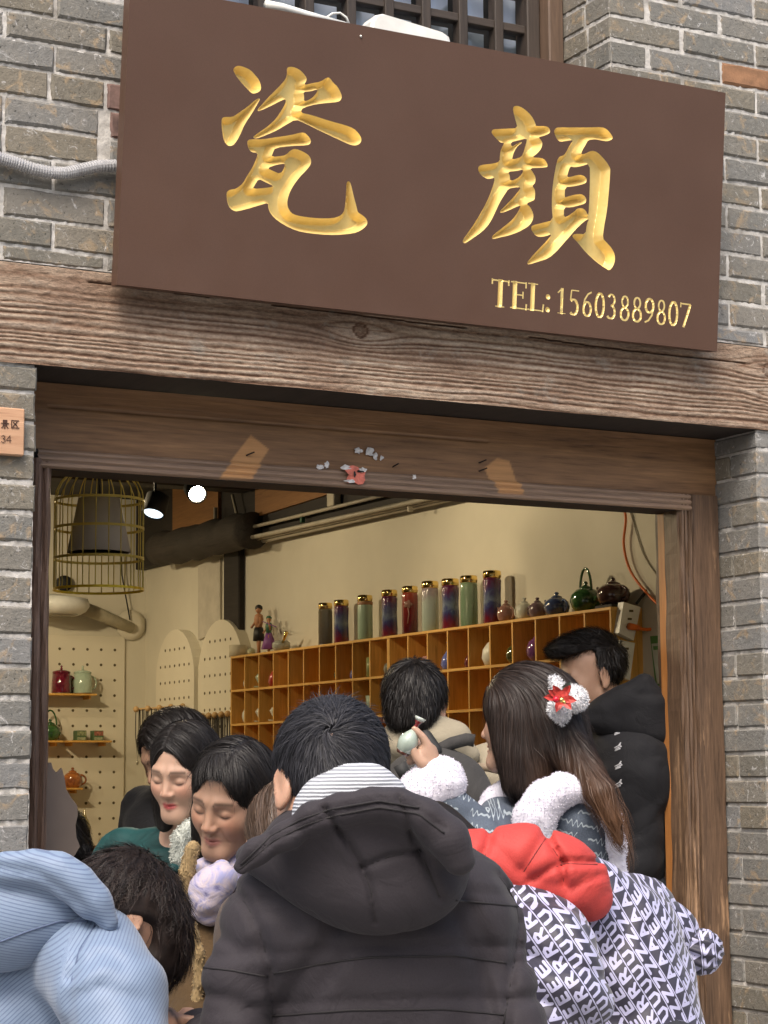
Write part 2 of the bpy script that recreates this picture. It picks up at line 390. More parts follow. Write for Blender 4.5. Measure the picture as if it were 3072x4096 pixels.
# ------------------------------------------------------------------ weathered beam with raised grain
def vnoise(x, y, seed=0):
    xi = np.floor(x).astype(int); yi = np.floor(y).astype(int); xf = x-xi; yf = y-yi
    xf = xf*xf*(3-2*xf); yf = yf*yf*(3-2*yf)
    def h(a, b):
        n = (a*374761393+b*668265263+seed*144665) & 0x7fffffff
        n = (n ^ (n >> 13))*1274126177 & 0x7fffffff
        return ((n ^ (n >> 16)) & 0xffff)/65535.0
    return (h(xi, yi)*(1-xf)+h(xi+1, yi)*xf)*(1-yf)+(h(xi, yi+1)*(1-xf)+h(xi+1, yi+1)*xf)*yf
def fbm(x, y, o=4, seed=0):
    s = 0; a = .5
    for k in range(o): s = s+a*vnoise(x*2**k+17*k, y*2**k+5*k, seed+k); a *= .5
    return s
def beam_mat():
    t = NT('weathered_beam'); g = t.n('NewGeometry').outputs['Position']
    gr = t.attr('grain'); 
    fib = t.noise(1.0, 5, .7, vec=g, mapscale=(14, 60, 120)); fib2 = t.noise(1.0, 5, .7, vec=g, mapscale=(90, 90, 160)); big = t.noise(2.6, 5, .6, vec=g, mapscale=(1, 1, 2.5))
    c = t.ramp(gr, [(.08, (.11, .058, .036)), (.32, (.24, .160, .110)), (.55, (.35, .265, .195)), (.9, (.48, .40, .32))])
    c = t.mix(t.ramp(big, [(.40, (0, 0, 0)), (.60, (.75, .75, .75))]), c, t.mix(gr, (.10, .058, .038), (.25, .16, .11)))
    c = t.mix(.5, c, t.ramp(fib2, [(.3, (.22, .22, .22)), (.7, (.75, .75, .75))]), 'OVERLAY')
    c = t.mix(.35, c, t.ramp(fib, [(.3, (.2, .2, .2)), (.7, (.8, .8, .8))]), 'OVERLAY')
    lich = t.noise(7, 5, .7, vec=g, mapscale=(1, 1, 1.6))
    c = t.mix(t.ramp(lich, [(.58, (0, 0, 0)), (.70, (.45, .45, .45))]), c, (.33, .32, .28))
    t.color(c); t.set(Roughness=.85, Specular_IOR_Level=.2)
    t.bump(t.math('ADD', fib2, t.math('MULTIPLY', fib, .7)), .9, .005); return t.m
beam = empty('timber_beam', (2.9, .1, ZB), 'long weathered timber beam with ridged grain and knots above the doorway', 'beam')
def beam_face():
    x = np.arange(1.1, 4.95, .0075); z = np.arange(ZB, ZT+.0001, .0022)
    Xg, Zg = np.meshgrid(x, z)
    s = (Zg-ZB)/(ZT-ZB)
    kn = [(2.72, ZB+.185, .034, 1.0), (4.19, ZB+.195, .034, 1.2), (4.215, ZB+.125, .03, .9), (1.93, ZB+.235, .012, .5), (3.55, ZB+.15, .006, .7)]
    warp = .045*(fbm(Xg*1.1, Zg*3, 4, 3)-.5)+.012*(fbm(Xg*4, Zg*8, 3, 9)-.5)
    dk = np.full_like(Xg, 9.0)
    for kx, kz, kr, ka in kn:
        dx = (Xg-kx)*.55; dz = Zg-kz; r = np.sqrt(dx*dx+dz*dz)+1e-6
        warp += ka*kr*np.sign(dz)*-np.exp(-(r/(kr*1.8))**2)*1.0*(1-np.exp(-np.abs(dz)/.006))
        dk = np.minimum(dk, np.hypot((Xg-kx), dz)/kr)
    q = Zg+warp
    spacing = .0155+.03*np.clip(s-.55, 0, 1)
    ph = (q-ZB)/.0165+1.5*fbm(q*34+9, Xg*.35, 3, 91)+.5*fbm(Xg*2.2, q*60, 2, 93)-1.6*np.clip((q-ZB)/(ZT-ZB)-.5, 0, 1)**2*8
    rid = .5+.5*np.sin(2*np.pi*ph+1.1*fbm(Xg*3, Zg*20, 3, 5))
    rid = np.clip(.72*rid**.7+.5*(fbm(Xg*2.5, q*170, 3, 95)-.2), 0, 1)
    fade = np.clip(1.15-1.1*np.clip(s-.55, 0, 1)/.45, .12, 1)
    rough = fbm(Xg*60, Zg*130, 3, 21)
    inside = dk < .55
    kr_ = .5+.5*np.sin(dk*14)
    grain = np.where(inside, .25+.35*kr_, rid*fade+(1-fade)*(.25+.7*fbm(Xg*7, Zg*26, 5, 31)))
    grain = np.where((dk > .5) & (dk < .72), .12, grain)
    grain = np.clip(grain*.85+.3*(rough-.45), 0, 1)
    Y = -.004-.0048*grain*(.55+.45*fade)-.004*(rough-.5)-.006*(fbm(Xg*2, Zg*6, 3, 41)-.5)
    crack = np.abs(Zg-(ZB+.205+.03*fbm(Xg*1.1, 0*Zg, 3, 77)-.012*(Xg-2.9))) ; cm_ = (crack < .0022) & (Xg > 1.9) & (Xg < 4.2) & (fbm(Xg*6, 0*Zg, 2, 5) > .33)
    Y = np.where(cm_, Y+.008, Y); grain = np.where(cm_, 0, grain)
    Y = np.where(s > .985, .02, Y); Zg = Zg+np.where(s < .02, .004*(fbm(Xg*9, Zg*0, 3, 51)-.5), 0)
    nx, nz = len(x), len(z)
    V = np.stack([Xg, Y, Zg], -1).reshape(-1, 3)
    I = np.arange(nx*nz).reshape(nz, nx)
    Fc = np.stack([I[:-1, :-1], I[:-1, 1:], I[1:, 1:], I[1:, :-1]], -1).reshape(-1, 4)
    return mk('weathered_face', V, Fc, beam_mat(), beam, True, attrs={'grain': grain.ravel()})
beam_face()
MB().box((1.1, .006, ZB+.001), (4.95, .34, ZT-.002)).build('beam_body', M_DARKWOOD, beam)
# ------------------------------------------------------------------ door frame
frame = empty('door_frame', (2.95, .25, 0), 'dark brown wooden door frame with moulded edges and worn jambs', 'door frame')
YF = .20
FZ = 2.290      # underside of the lintel board, top of the head moulding
# lintel board, as a grid so that the two paler patches are part of the wood
def patched(name, x0, x1, z0, z1, yfun, mat, step=.006):
    x = np.arange(x0, x1+1e-6, step); z = np.linspace(z0, z1, max(2, int((z1-z0)/.004)))
    Xg, Zg = np.meshgrid(x, z); Y = yfun(Xg, Zg)
    polys = []
    for pl in ([(872, 1915), (1010, 1738), (1083, 1795), (1000, 1920)], [(1945, 1870), (1998, 1830), (2046, 1842), (2092, 1980), (1992, 1975)]):
        pp = [P(u, v, Y=YF) for u, v in pl]; polys.append([(p[0], p[2]) for p in pp])
    k = np.zeros_like(Xg)
    for pl in polys:
        sd_ = np.full_like(Xg, 9.0); n = len(pl); area = sum(pl[i][0]*pl[(i+1) % n][1]-pl[(i+1) % n][0]*pl[i][1] for i in range(n))
        sg = 1 if area > 0 else -1
        for i in range(n):
            (ax, az), (bx, bz) = pl[i], pl[(i+1) % n]; L = math.hypot(bx-ax, bz-az)
            sd_ = np.minimum(sd_, sg*((bx-ax)*(Zg-az)-(bz-az)*(Xg-ax))/L)
        k = np.maximum(k, np.clip(sd_/.004+.5, 0, 1))
    nx, nz = len(x), len(z); I = np.arange(nx*nz).reshape(nz, nx)
    Fc = np.stack([I[:-1, :-1], I[:-1, 1:], I[1:, 1:], I[1:, :-1]], -1).reshape(-1, 4)
    return mk(name, np.stack([Xg, Y, Zg], -1).reshape(-1, 3), Fc, mat, frame, True, attrs={'patch': k.ravel()})
patched('lintel_board', XL-.05, XR, FZ+.001, ZB-.002, lambda X, Z: YF+.012+.0022*(fbm(X*3, Z*50, 4, 4)-.5)+.006*(np.abs(Z-(FZ+.115+.012*fbm(X*1.5, X*0, 3, 8))) < .0012), M_LINTEL)
MB().box((XL-.05, YF+.022, FZ+.001), (XR, YF+.09, ZB)).build('lintel_backing', M_DARKWOOD, frame)
HB = 2.236      # underside of the head
def headprof(X, Z):
    s = (FZ-Z)/(FZ-HB)
    y = YF+.004*0
    y = YF-.011*np.abs(np.sin(s*np.pi*3.0))-.004*s
    return y+.001*(fbm(X*5, Z*80, 3, 6)-.5)
patched('head_moulding', XL+.075, 4.02, HB, FZ, headprof, M_HEAD)
MB().box((XL+.03, YF+.014, HB+.001), (4.05, YF+.13, FZ-.001)).build('frame_head', M_DARKWOOD, frame)
def jamb(xa, xb, prof, mat, name, zt):
    """face profile along x (list of (x, y)), extruded downwards with slight wear"""
    zs = np.linspace(.02, zt, 60); V = []
    for iz, z in enumerate(zs):
        for ix, (x, y) in enumerate(prof):
            V.append((x+.0016*math.sin(z*9+ix)+.0012*math.sin(z*31+ix*2), y+.0012*math.sin(z*23+ix*1.7), z))
    n = len(prof); Fc = [(j*n+i, j*n+i+1, (j+1)*n+i+1, (j+1)*n+i) for j in range(len(zs)-1) for i in range(n-1)]
    return mk(name, V, Fc, mat, frame, False)
def reeds(x0, x1, y, n, amp):
    out = []
    for i in range(n*4+1):
        s = i/(n*4.0); out.append((x0+(x1-x0)*s, y-amp*abs(math.sin(s*n*math.pi))))
    return out
# left jamb: flat outer strip, three reeds, then the inner return
jl = [(XL-.045, .27), (XL-.045, YF), (XL+.028, YF), (XL+.034, YF-.008)]+reeds(XL+.036, 1.845, YF-.004, 2, .015)+[(1.849, YF+.006)]+reeds(1.850, 1.870, YF+.004, 1, .012)+[(1.875, YF+.01), (1.875, .285), (1.868, .29), (1.868, .36)]
jamb(0, 0, jl, M_JAMBL, 'left_jamb', 2.262)
jr = [(3.996, .36), (3.994, .282), (3.972, .280), (3.972, YF+.008), (3.975, YF)]+reeds(3.977, 4.022, YF+.004, 3, .012)+[(4.025, YF+.006), (4.030, YF-.004), (XR-.012, YF-.004), (XR-.006, YF+.004), (XR-.006, .28)]
jamb(0, 0, jr, M_JAMB, 'right_jamb', FZ-.001)
# the raw orange stop strip on the inside of the right jamb
MB().box((3.974, .281, .15), (3.996, .318, 2.236), .002).build('door_stop', wood('raw_orange_wood', (.32, .12, .03), (.52, .23, .07), 2, .5), frame)
# dark gap in the brick joint beside the jamb, nails
M_NAIL = plain('rusty_nail', (.03, .02, .018), .7, .5)
for (u, v, l) in ((985, 1822, .022), (1915, 1852, .02), (1915, 1885, .024), (1570, 1868, .012)):
    p = P(u, v, Y=YF+.012); MB().tube([p, p+np.array([l*.7, -.022, .008])], .0022, 6).build('nail', M_NAIL, frame)
# torn sticker remnants: irregular paper shreds standing slightly proud
def shred(u, v, wpx, hpx, mat, name, seed, Y=YF, n=14):
    r = np.random.RandomState(seed); V = []; c = P(u, v, Y=Y); s = (Y+5.15)/7200.0
    V.append((c[0], Y-.004, c[2]))
    for k in range(n):
        a = 2*math.pi*k/n; q = .6+.55*r.rand(); V.append((c[0]+wpx*s*q*math.cos(a)/2, Y-.001-.005*r.rand(), c[2]+hpx*s*q*math.sin(a)/2))
    m = len(V); V += [(p[0], p[1]+.0012, p[2]) for p in V]
    Fc = [(0, 1+k, 1+(k+1) % n) for k in range(n)]+[(m, m+1+(k+1) % n, m+1+k) for k in range(n)]+[(1+k, m+1+k, m+1+(k+1) % n, 1+(k+1) % n) for k in range(n)]
    return mk(name, V, Fc, mat, None, origin=c)
M_PAPERW = plain('torn_white_paper', (.55, .54, .54), .8, var=.3, scale=60)
M_PAPERR = plain('torn_red_paper', (.62, .17, .12), .7, var=.25, scale=70)
st = empty('torn_sticker', P(1420, 1895, Y=YF), 'torn red and white sticker remnant on the door head moulding', 'sticker')
def st_part(o):
    o.parent = st; o.location = tuple(ORG[o.name]-ORG[st.name]); return o
for i, a in enumerate([(1420, 1902, 100, 78, M_PAPERR, 'red_paper'), (1385, 1870, 60, 22, M_PAPERW, 'white_paper'), (1450, 1880, 40, 24, M_PAPERW, 'white_paper'), (1400, 1925, 60, 16, M_PAPERW, 'white_paper'), (1440, 1886, 34, 9, M_BLACK, 'black_lettering'), (1418, 1897, 10, 30, M_BLACK, 'black_lettering')]):
    o = st_part(shred(a[0], a[1], a[2], a[3], a[4], a[5], 40+i, YF-.016-.001*i))
st = empty('torn_sticker', P(1290, 1875, Y=YF), 'small torn white sticker scrap left of the red sticker remnant', 'sticker')
for i, a in enumerate([(1278, 1868, 44, 22), (1305, 1860, 22, 30)]): st_part(shred(*a, M_PAPERW, 'white_paper', 60+i, YF-.010))
st = empty('torn_sticker', P(1485, 1810, Y=YF), 'torn white sticker scrap on the lintel board above the red remnant', 'sticker')
for i, a in enumerate([(1430, 1803, 40, 26), (1475, 1808, 50, 34), (1500, 1825, 26, 34), (1525, 1832, 22, 20)]): st_part(shred(*a, M_PAPERW, 'white_paper', 70+i, YF+.008))
st = empty('torn_sticker', P(1655, 1908, Y=YF), 'tiny white paper scrap stuck on the moulding right of the red remnant', 'sticker')
for i, a in enumerate([(1655, 1908, 16, 22)]): st_part(shred(*a, M_PAPERW, 'white_paper', 80+i, YF-.008))
# ------------------------------------------------------------------ lattice window over the door
win = empty('lattice_window', (3.0, .33, 3.2), 'dark wooden lattice window with pale glass panes above the shop sign', 'window')
wx = [2.407, 2.562, 2.718, 2.863, 2.996, 3.129, 3.264, 3.397, 3.520]
for x in wx[:-1]: MB().box((x-.016, .31, 3.2), (x+.016, .355, 4.35), .003).build('lattice_upright', M_LATT, win)
wz = [3.385, 3.52, 3.655, 3.79, 3.925, 4.06, 4.195]
for z in wz: MB().box((2.25, .318, z-.014), (3.50, .350, z+.014), .003).build('lattice_rail', M_LATTH, win)
MB().box((3.497, .30, 3.2), (3.545, .375, 4.35), .004).build('sash_stile', M_LATT, win)
MB().box((3.547, .25, 3.2), (3.604, .40, 4.35), .005).build('window_post', M_WFRAME, win)
MB().box((2.2, .26, 3.2), (3.546, .40, 3.25), .005).build('window_sill', M_WFRAME, win)
MB().box((2.2, .29, 3.25), (2.26, .40, 4.35), .005).build('window_post', M_WFRAME, win)
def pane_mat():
    t = NT('window_pane'); n = t.noise(3, 2, .5, dist=1.5); t.color(t.ramp(n, [(.36, (.20, .24, .28)), (.40, (.46, .54, .68))]))  # pale blue sky reflection painted into the glass colour
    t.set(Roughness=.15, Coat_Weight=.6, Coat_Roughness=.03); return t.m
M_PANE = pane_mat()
for i in range(len(wx)-1):
    for j in range(len(wz)):
        z0 = wz[j]+.014 if j >= 0 else 3.25; z1 = (wz[j+1]-.014) if j+1 < len(wz) else 4.33
        if z0 > 3.99: continue
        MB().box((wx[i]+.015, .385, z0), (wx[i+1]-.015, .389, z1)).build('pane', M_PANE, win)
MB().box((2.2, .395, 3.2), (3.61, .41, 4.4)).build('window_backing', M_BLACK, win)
# ------------------------------------------------------------------ corrugated conduit
pts = [P(u, v, Y=-.028) for u, v in ((-260, 590), (-120, 605), (0, 632), (60, 650), (130, 676), (200, 690), (260, 693), (320, 680), (390, 664), (470, 662))]
pp = []
for i in range(len(pts)-1):
    for k in range(26): pp.append(pts[i]+(pts[i+1]-pts[i])*k/26)
rad = [.0155+(.0018 if (i//2) % 2 else -.0018) for i in range(len(pp))]
cd = MB().tube(pp, rad, 12).build('conduit', plain('grey_conduit', (.36, .36, .37), .5, var=.15, scale=30), None, False, pts[0])
tag(cd, 'grey corrugated plastic conduit running across the bricks left of the sign', 'conduit')
# ------------------------------------------------------------------ things resting on top of the sign
p = [P(u, v, Y=-.06) for u, v in ((1062, 18), (1130, 32), (1230, 60), (1390, 100))]
o = MB().tube(p, [.013, .013, .011, .007], 12).build('white_stick', M_WHITEP, None, True, p[0]); tag(o, 'long white plastic tube lying on top of the sign board', 'tube')
p = [P(u, v, Y=-.05) for u, v in ((1300, 75), (1330, 54), (1360, 52), (1385, 70), (1398, 100))]
o = MB().tube(p, .0035, 8).build('cable_loop', M_WHITEP, None, True, p[0]); tag(o, 'small loop of white cable on the sign between tube and floodlight', 'cable')
fl = empty('white_casing', P(1640, 140, Y=-.05), 'rounded white plastic casing lying on top edge of the sign', 'casing')
def slab(outl, Y0, Y1, name, mat, parent):
    a = [P(u, v, Y=Y0) for u, v in outl]; n = len(a); V = [tuple(p) for p in a]+[(p[0], Y1, p[2]) for p in a]
    cen = np.mean(a, 0); V += [tuple(cen+(np.array(p)-cen)*.93+np.array([0, -.006, 0])) for p in a]
    Fc = [tuple(range(2*n, 3*n))]+[(i, (i+1) % n, 2*n+(i+1) % n, 2*n+i)[::-1] for i in range(n)]+[(i, (i+1) % n, n+(i+1) % n, n+i) for i in range(n)]+[tuple(range(n, 2*n))[::-1]]
    return mk(name, V, Fc, mat, parent)
slab([(1478, 140), (1484, 85), (1500, 62), (1530, 56), (1640, 90), (1770, 130), (1795, 148), (1806, 185), (1806, 230), (1478, 160)], -.085, -.02, 'casing_shell', M_WHITEP, fl)
# ------------------------------------------------------------------ shop sign with carved gilt lettering
SB, ST_ = np.array([0, -.080, 2.697]), np.array([0, -.160, 3.502])
SX0, SX1 = 1.950, 3.928
TU = ST_-SB; SH = np.linalg.norm(TU); TU = TU/SH; SN = np.array([0, -TU[2], TU[1]])   # outward normal
if SN[1] > 0: SN = -SN
def on_sign(u, v):
    r = ray(u, v); t = SN.dot(SB-CAM)/SN.dot(r); p = CAM+r*t; return (p[0], TU.dot(p-SB))
def sgn(x, t, dep=0.0): return np.array([x, 0, 0])+SB+TU*t-SN*dep
sign = empty('shop_sign', (2.94, -.08, 2.697), 'large dark brown shop sign board with two carved gold characters and a phone number', 'sign')
def inpoly(px, py, poly):
    poly = np.array(poly); x0, y0 = poly[:, 0], poly[:, 1]; x1, y1 = np.roll(x0, -1), np.roll(y0, -1)
    c = ((y0 > py[:, None]) != (y1 > py[:, None])) & (px[:, None] < (x1-x0)*(py[:, None]-y0)/(y1-y0+1e-12)+x0)
    return c.sum(1) % 2 == 1
def smooth_poly(pl, it=1):
    pl = np.array(pl, float)
    for _ in range(it):
        nx = np.roll(pl, -1, 0); pl = np.stack([pl*.75+nx*.25, pl*.25+nx*.75], 1).reshape(-1, 2)
    return pl
def inside(px, py, outer, holes):
    m = np.zeros(len(px), bool)
    for o in outer: m |= inpoly(px, py, o)
    for h in holes: m &= ~inpoly(px, py, h)
    return m
def bdist(px, py, loops, outer, holes):
    A = np.concatenate([l for l in loops]); Bv = np.concatenate([np.roll(l, -1, 0) for l in loops])
    if len(outer) > 1:     # drop edges buried inside another stroke
        mid = (A+Bv)/2; nrm = np.stack([-(Bv-A)[:, 1], (Bv-A)[:, 0]], 1); nrm /= np.linalg.norm(nrm, axis=1)[:, None]+1e-12
        e = .0002; a = inside(mid[:, 0]+nrm[:, 0]*e, mid[:, 1]+nrm[:, 1]*e, outer, holes); b = inside(mid[:, 0]-nrm[:, 0]*e, mid[:, 1]-nrm[:, 1]*e, outer, holes)
        k = a != b; A = A[k]; Bv = Bv[k]
    out = np.full(len(px), 9.0); Pt = np.stack([px, py], 1)
    for a, b in zip(A, Bv):
        d_ = b-a; t = np.clip(((Pt-a) @ d_)/(d_ @ d_+1e-12), 0, 1); out = np.minimum(out, np.linalg.norm(Pt-(a+t[:, None]*d_), axis=1))
    return out
def densify(l, m):
    out = []
    for a, b in zip(l, np.roll(l, -1, 0)):
        n = max(1, int(np.linalg.norm(b-a)/m))
        for k in range(n): out.append(a+(b-a)*k/n)
    return np.array(out)
def cdt(loops, extra):
    pts = []; ed = []
    for l in loops:
        n0 = len(pts); pts += [Vector(p) for p in l]; ed += [(n0+i, n0+(i+1) % len(l)) for i in range(len(l))]
    pts += [Vector(p) for p in extra]
    r = geometry.delaunay_2d_cdt(pts, ed, [], 0, 1e-5)
    return np.array([tuple(v) for v in r[0]]), [tuple(f) for f in r[2]]
ALL_LOOPS = []; ALL_OUT = []; ALL_HOLE = []
M_GILT = NT('gilt'); _g = M_GILT
_n = _g.noise(70, 4); _g.color(_g.ramp(_n, [(.3, (.80, .60, .22)), (.7, (.84, .65, .26))])); _g.set(Roughness=.42, Metallic=.45); _g.bump(_g.noise(260, 3), .25, .001); M_GILT = _g.m
def carve(name, outer, holes, step, slope, maxd, parent):
    loops = [densify(np.array(l), step*1.4) for l in outer+holes]
    allp = np.concatenate(loops); x0, y0 = allp.min(0); x1, y1 = allp.max(0)
    gx, gy = np.meshgrid(np.arange(x0, x1, step), np.arange(y0, y1, step)); gx = gx.ravel(); gy = gy.ravel()
    gx = gx+((np.arange(len(gx))*7919) % 13-6)*step*.02
    k = inside(gx, gy, outer, holes); gx, gy = gx[k], gy[k]
    ds = bdist(gx, gy, loops, outer, holes); k = ds > step*.6; gx, gy = gx[k], gy[k]
    v, f = cdt(loops, list(zip(gx, gy)))
    cen = np.array([v[list(q)].mean(0) for q in f]); k = inside(cen[:, 0], cen[:, 1], outer, holes); f = [q for q, a in zip(f, k) if a]
    ds = bdist(v[:, 0], v[:, 1], loops, outer, holes)
    dep = np.minimum(ds*slope, maxd)
    W = [sgn(p[0], p[1], d_) for p, d_ in zip(v, dep)]
    ALL_LOOPS.extend(loops); ALL_OUT.extend(outer); ALL_HOLE.extend(holes)
    return mk(name, W, f, M_GILT, parent)
def C1(l): return smooth_poly([on_sign(860+x/2.592, 240+y/2.592) for x, y in l])
def C2(l): return smooth_poly([on_sign(1830+x/2.476, 400+y/2.476) for x, y in l])
c1o = [[(215,65),(255,60),(310,75),(370,105),(420,160),(460,210),(477,270),(475,310),(450,335),(405,350),(375,342),(320,285),(265,225),(215,160),(192,115),(192,90)],
 [(470,398),(455,430),(380,560),(310,660),(250,800),(200,875),(165,893),(130,888),(95,845),(75,760),(65,630),(78,597),(105,590),(180,592),(230,560),(330,490),(400,430),(435,402)],
 [(745,90),(760,72),(810,70),(870,95),(920,140),(950,185),(948,215),(920,262),(1010,240),(1095,225),(1160,180),(1190,185),(1230,240),(1270,275),(1300,330),(1315,375),(1310,405),(1290,428),(1240,440),(1060,455),(915,492),(880,545),(1000,570),(1200,635),(1350,675),(1440,710),(1490,760),(1518,810),(1515,850),(1485,880),(1440,888),(1390,875),(1250,810),(1080,730),(930,655),(835,615),(740,670),(640,730),(540,775),(440,812),(405,812),(395,795),(430,770),(500,720),(570,670),(640,600),(690,520),(725,460),(737,420),(720,405),(650,440),(550,490),(470,525),(445,530),(440,515),(480,470),(540,400),(620,320),(690,250),(735,190),(745,150)],
 [(335,840),(360,822),(500,822),(640,800),(780,780),(890,752),(930,755),(965,785),(995,830),(990,865),(960,885),(800,890),(625,910),(600,960),(585,1005),(700,995),(740,980),(780,940),(820,920),(870,930),(950,970),(985,1005),(998,1045),(990,1090),(940,1150),(880,1210),(820,1290),(780,1360),(755,1430),(748,1490),(760,1540),(790,1585),(840,1610),(950,1630),(1080,1642),(1220,1642),(1290,1620),(1335,1580),(1350,1500),(1360,1380),(1362,1290),(1372,1258),(1395,1258),(1410,1290),(1440,1420),(1470,1530),(1480,1580),(1530,1610),(1565,1640),(1583,1680),(1570,1720),(1510,1770),(1430,1800),(1250,1815),(1080,1808),(900,1785),(780,1745),(650,1670),(580,1600),(552,1540),(550,1480),(480,1500),(350,1540),(250,1565),(210,1570),(160,1545),(130,1490),(117,1400),(125,1365),(155,1345),(220,1335),(290,1280),(340,1190),(390,1110),(430,1020),(445,965),(375,955),(350,920),(337,880)]]
c1h = [[(915,330),(990,325),(1055,305),(1065,315),(1040,360),(1000,400),(920,435),(925,380)],[(540,1120),(640,1085),(728,1072),(722,1110),(680,1183),(600,1150)],[(452,1232),(520,1265),(615,1310),(540,1325),(390,1338),(410,1300)]]
c2o = [[(548,85),(560,60),(600,57),(650,80),(710,130),(750,185),(775,240),(772,258),(870,258),(905,272),(920,310),(905,335),(840,360),(800,368),(830,400),(842,430),(830,480),(790,530),(735,570),(830,572),(870,595),(895,645),(885,668),(800,672),(715,675),(750,720),(775,770),(770,820),(740,850),(765,885),(770,930),(765,985),(740,1000),(680,1025),(720,1060),(750,1120),(752,1170),(730,1220),(690,1260),(600,1310),(500,1345),(400,1365),(355,1380),(338,1365),(360,1330),(440,1270),(540,1190),(600,1110),(630,1040),(580,1060),(480,1105),(430,1120),(417,1105),(450,1070),(530,990),(600,910),(630,860),(560,868),(505,878),(470,930),(420,1010),(370,1120),(320,1220),(250,1300),(150,1370),(80,1418),(55,1415),(52,1385),(100,1320),(170,1220),(230,1120),(290,1010),(340,890),(375,765),(330,780),(290,782),(240,750),(210,710),(203,675),(215,652),(260,640),(360,630),(418,610),(420,540),(435,480),(465,420),(430,425),(400,400),(350,345),(336,320),(345,295),(380,287),(500,283),(595,278),(575,200),(555,130)],
 [(955,310),(970,280),(1000,270),(1150,273),(1300,272),(1435,268),(1480,290),(1520,335),(1540,375),(1525,395),(1480,410),(1420,400),(1360,388),(1295,395),(1270,440),(1235,500),(1222,540),(1270,530),(1305,510),(1345,502),(1385,518),(1430,560),(1480,620),(1510,670),(1514,700),(1500,900),(1480,1100),(1450,1260),(1438,1370),(1475,1410),(1530,1470),(1558,1530),(1560,1590),(1545,1640),(1505,1690),(1470,1670),(1380,1610),(1270,1510),(1190,1410),(1135,1355),(1145,1332),(1190,1325),(1268,1330),(1280,1230),(1306,1172),(1250,1205),(1180,1270),(1120,1340),(1050,1420),(980,1500),(900,1570),(800,1600),(705,1632),(687,1615),(720,1570),(800,1480),(880,1400),(940,1325),(870,1350),(810,1358),(770,1340),(735,1295),(728,1260),(745,1240),(850,1215),(945,1190),(935,1080),(935,950),(945,830),(965,700),(990,590),(1010,560),(1055,548),(1085,500),(1115,440),(1150,395),(1080,405),(1020,416),(990,395),(965,345)]]
c2h = [[(527,418),(600,400),(690,378),(680,430),(660,500),(635,565),(540,592),(545,560),(565,500),(600,450),(640,425),(630,412),(580,440),(535,465)],[(500,710),(580,705),(655,685),(640,730),(600,775),(520,805),(518,750)],
 [(1118,655),(1160,668),(1230,655),(1310,628),(1312,800),(1305,1000),(1298,1140),(1285,1130),(1270,1095),(1235,1070),(1190,1072),(1150,1110),(1100,1145),(1052,1165),(1055,1060),(1120,1065),(1200,1045),(1265,1025),(1278,995),(1265,955),(1225,930),(1160,938),(1080,960),(1060,965),(1065,862),(1130,858),(1200,845),(1270,825),(1282,795),(1270,765),(1235,742),(1180,745),(1110,765),(1085,760),(1100,700)]]
carve('carved_character', [C1(l) for l in c1o], [C1(l) for l in c1h], .0030, 1.9, .030, sign)
carve('carved_character', [C2(l) for l in c2o], [C2(l) for l in c2h], .0030, 1.9, .030, sign)
# phone line: stroke glyphs with thick stems, thin serifs (unit box, y up)
def arc(cx, cy, rx, ry, a0, a1, n=10): return [(cx+rx*math.cos(math.radians(a0+(a1-a0)*i/n)), cy+ry*math.sin(math.radians(a0+(a1-a0)*i/n))) for i in range(n+1)]
TH, TN = .26, .105
GL = {
 'T': [([(.5, 1), (.5, 0)], TH), ([(0, .95), (1, .95)], TN), ([(.04, 1), (.04, .8)], TN*.8), ([(.96, 1), (.96, .8)], TN*.8), ([(.25, .03), (.75, .03)], TN*.8)],
 'E': [([(.25, 1), (.25, 0)], TH), ([(0, .96), (.92, .96)], TN), ([(0, .04), (.98, .04)], TN), ([(.25, .52), (.75, .52)], TN), ([(.75, .65), (.75, .4)], TN*.7), ([(.92, 1), (.92, .78)], TN*.8), ([(.98, .22), (.95, 0)], TN*.9)],
 'L': [([(.3, 1), (.3, 0)], TH), ([(0, .97), (.62, .97)], TN*.8), ([(0, .04), (.98, .04)], TN), ([(1.0, .28), (.95, 0)], TN*.9)],
 ':': [(arc(.5, .5, .01, .004, 0, 180, 2), .9)],
 '1': [([(.5, 1), (.5, 0)], .26), ([(.05, .80), (.5, .98)], TN), ([(.08, .03), (.95, .03)], TN*.8)],
 '5': [([(.2, .96), (.92, .96)], .13), ([(.22, .96), (.14, .56)], TN), (arc(.42, .32, .40, .29, 130, -130, 14), .20)],
 '6': [([(.90, .97), (.55, .88), (.25, .66), (.14, .38)], .13), (arc(.5, .30, .36, .27, 180, -180, 18), .19)],
 '0': [(arc(.5, .5, .37, .46, 0, 360, 24), .19)],
 '3': [(arc(.45, .76, .33, .21, 150, -90, 12), .16), (arc(.42, .29, .40, .26, 90, -140, 14), .18)],
 '8': [(arc(.5, .75, .29, .21, 0, 360, 18), .15), (arc(.5, .27, .38, .25, 0, 360, 20), .18)],
 '9': [(arc(.5, .70, .36, .27, 0, 360, 18), .19), ([(.86, .62), (.75, .34), (.45, .12), (.10, .03)], .13)],
 '7': [([(.04, .93), (.97, .93)], .16), ([(.94, .93), (.34, 0)], .19), ([(.04, .98), (.04, .78)], TN*.8)]}
tl = on_sign(1940+45/1.952, 1120+203/1.952); tr = on_sign(1940+1560/1.952, 1120+367/1.952)
boxes = [('T', 45, 185), ('E', 195, 325), ('L', 330, 455), (':', 470, 505), ('1', 560, 632), ('5', 652, 735), ('6', 755, 835), ('0', 850, 935), ('3', 945, 1025), ('8', 1048, 1128), ('8', 1143, 1225), ('9', 1238, 1322), ('8', 1335, 1412), ('0', 1425, 1508), ('7', 1520, 1603)]
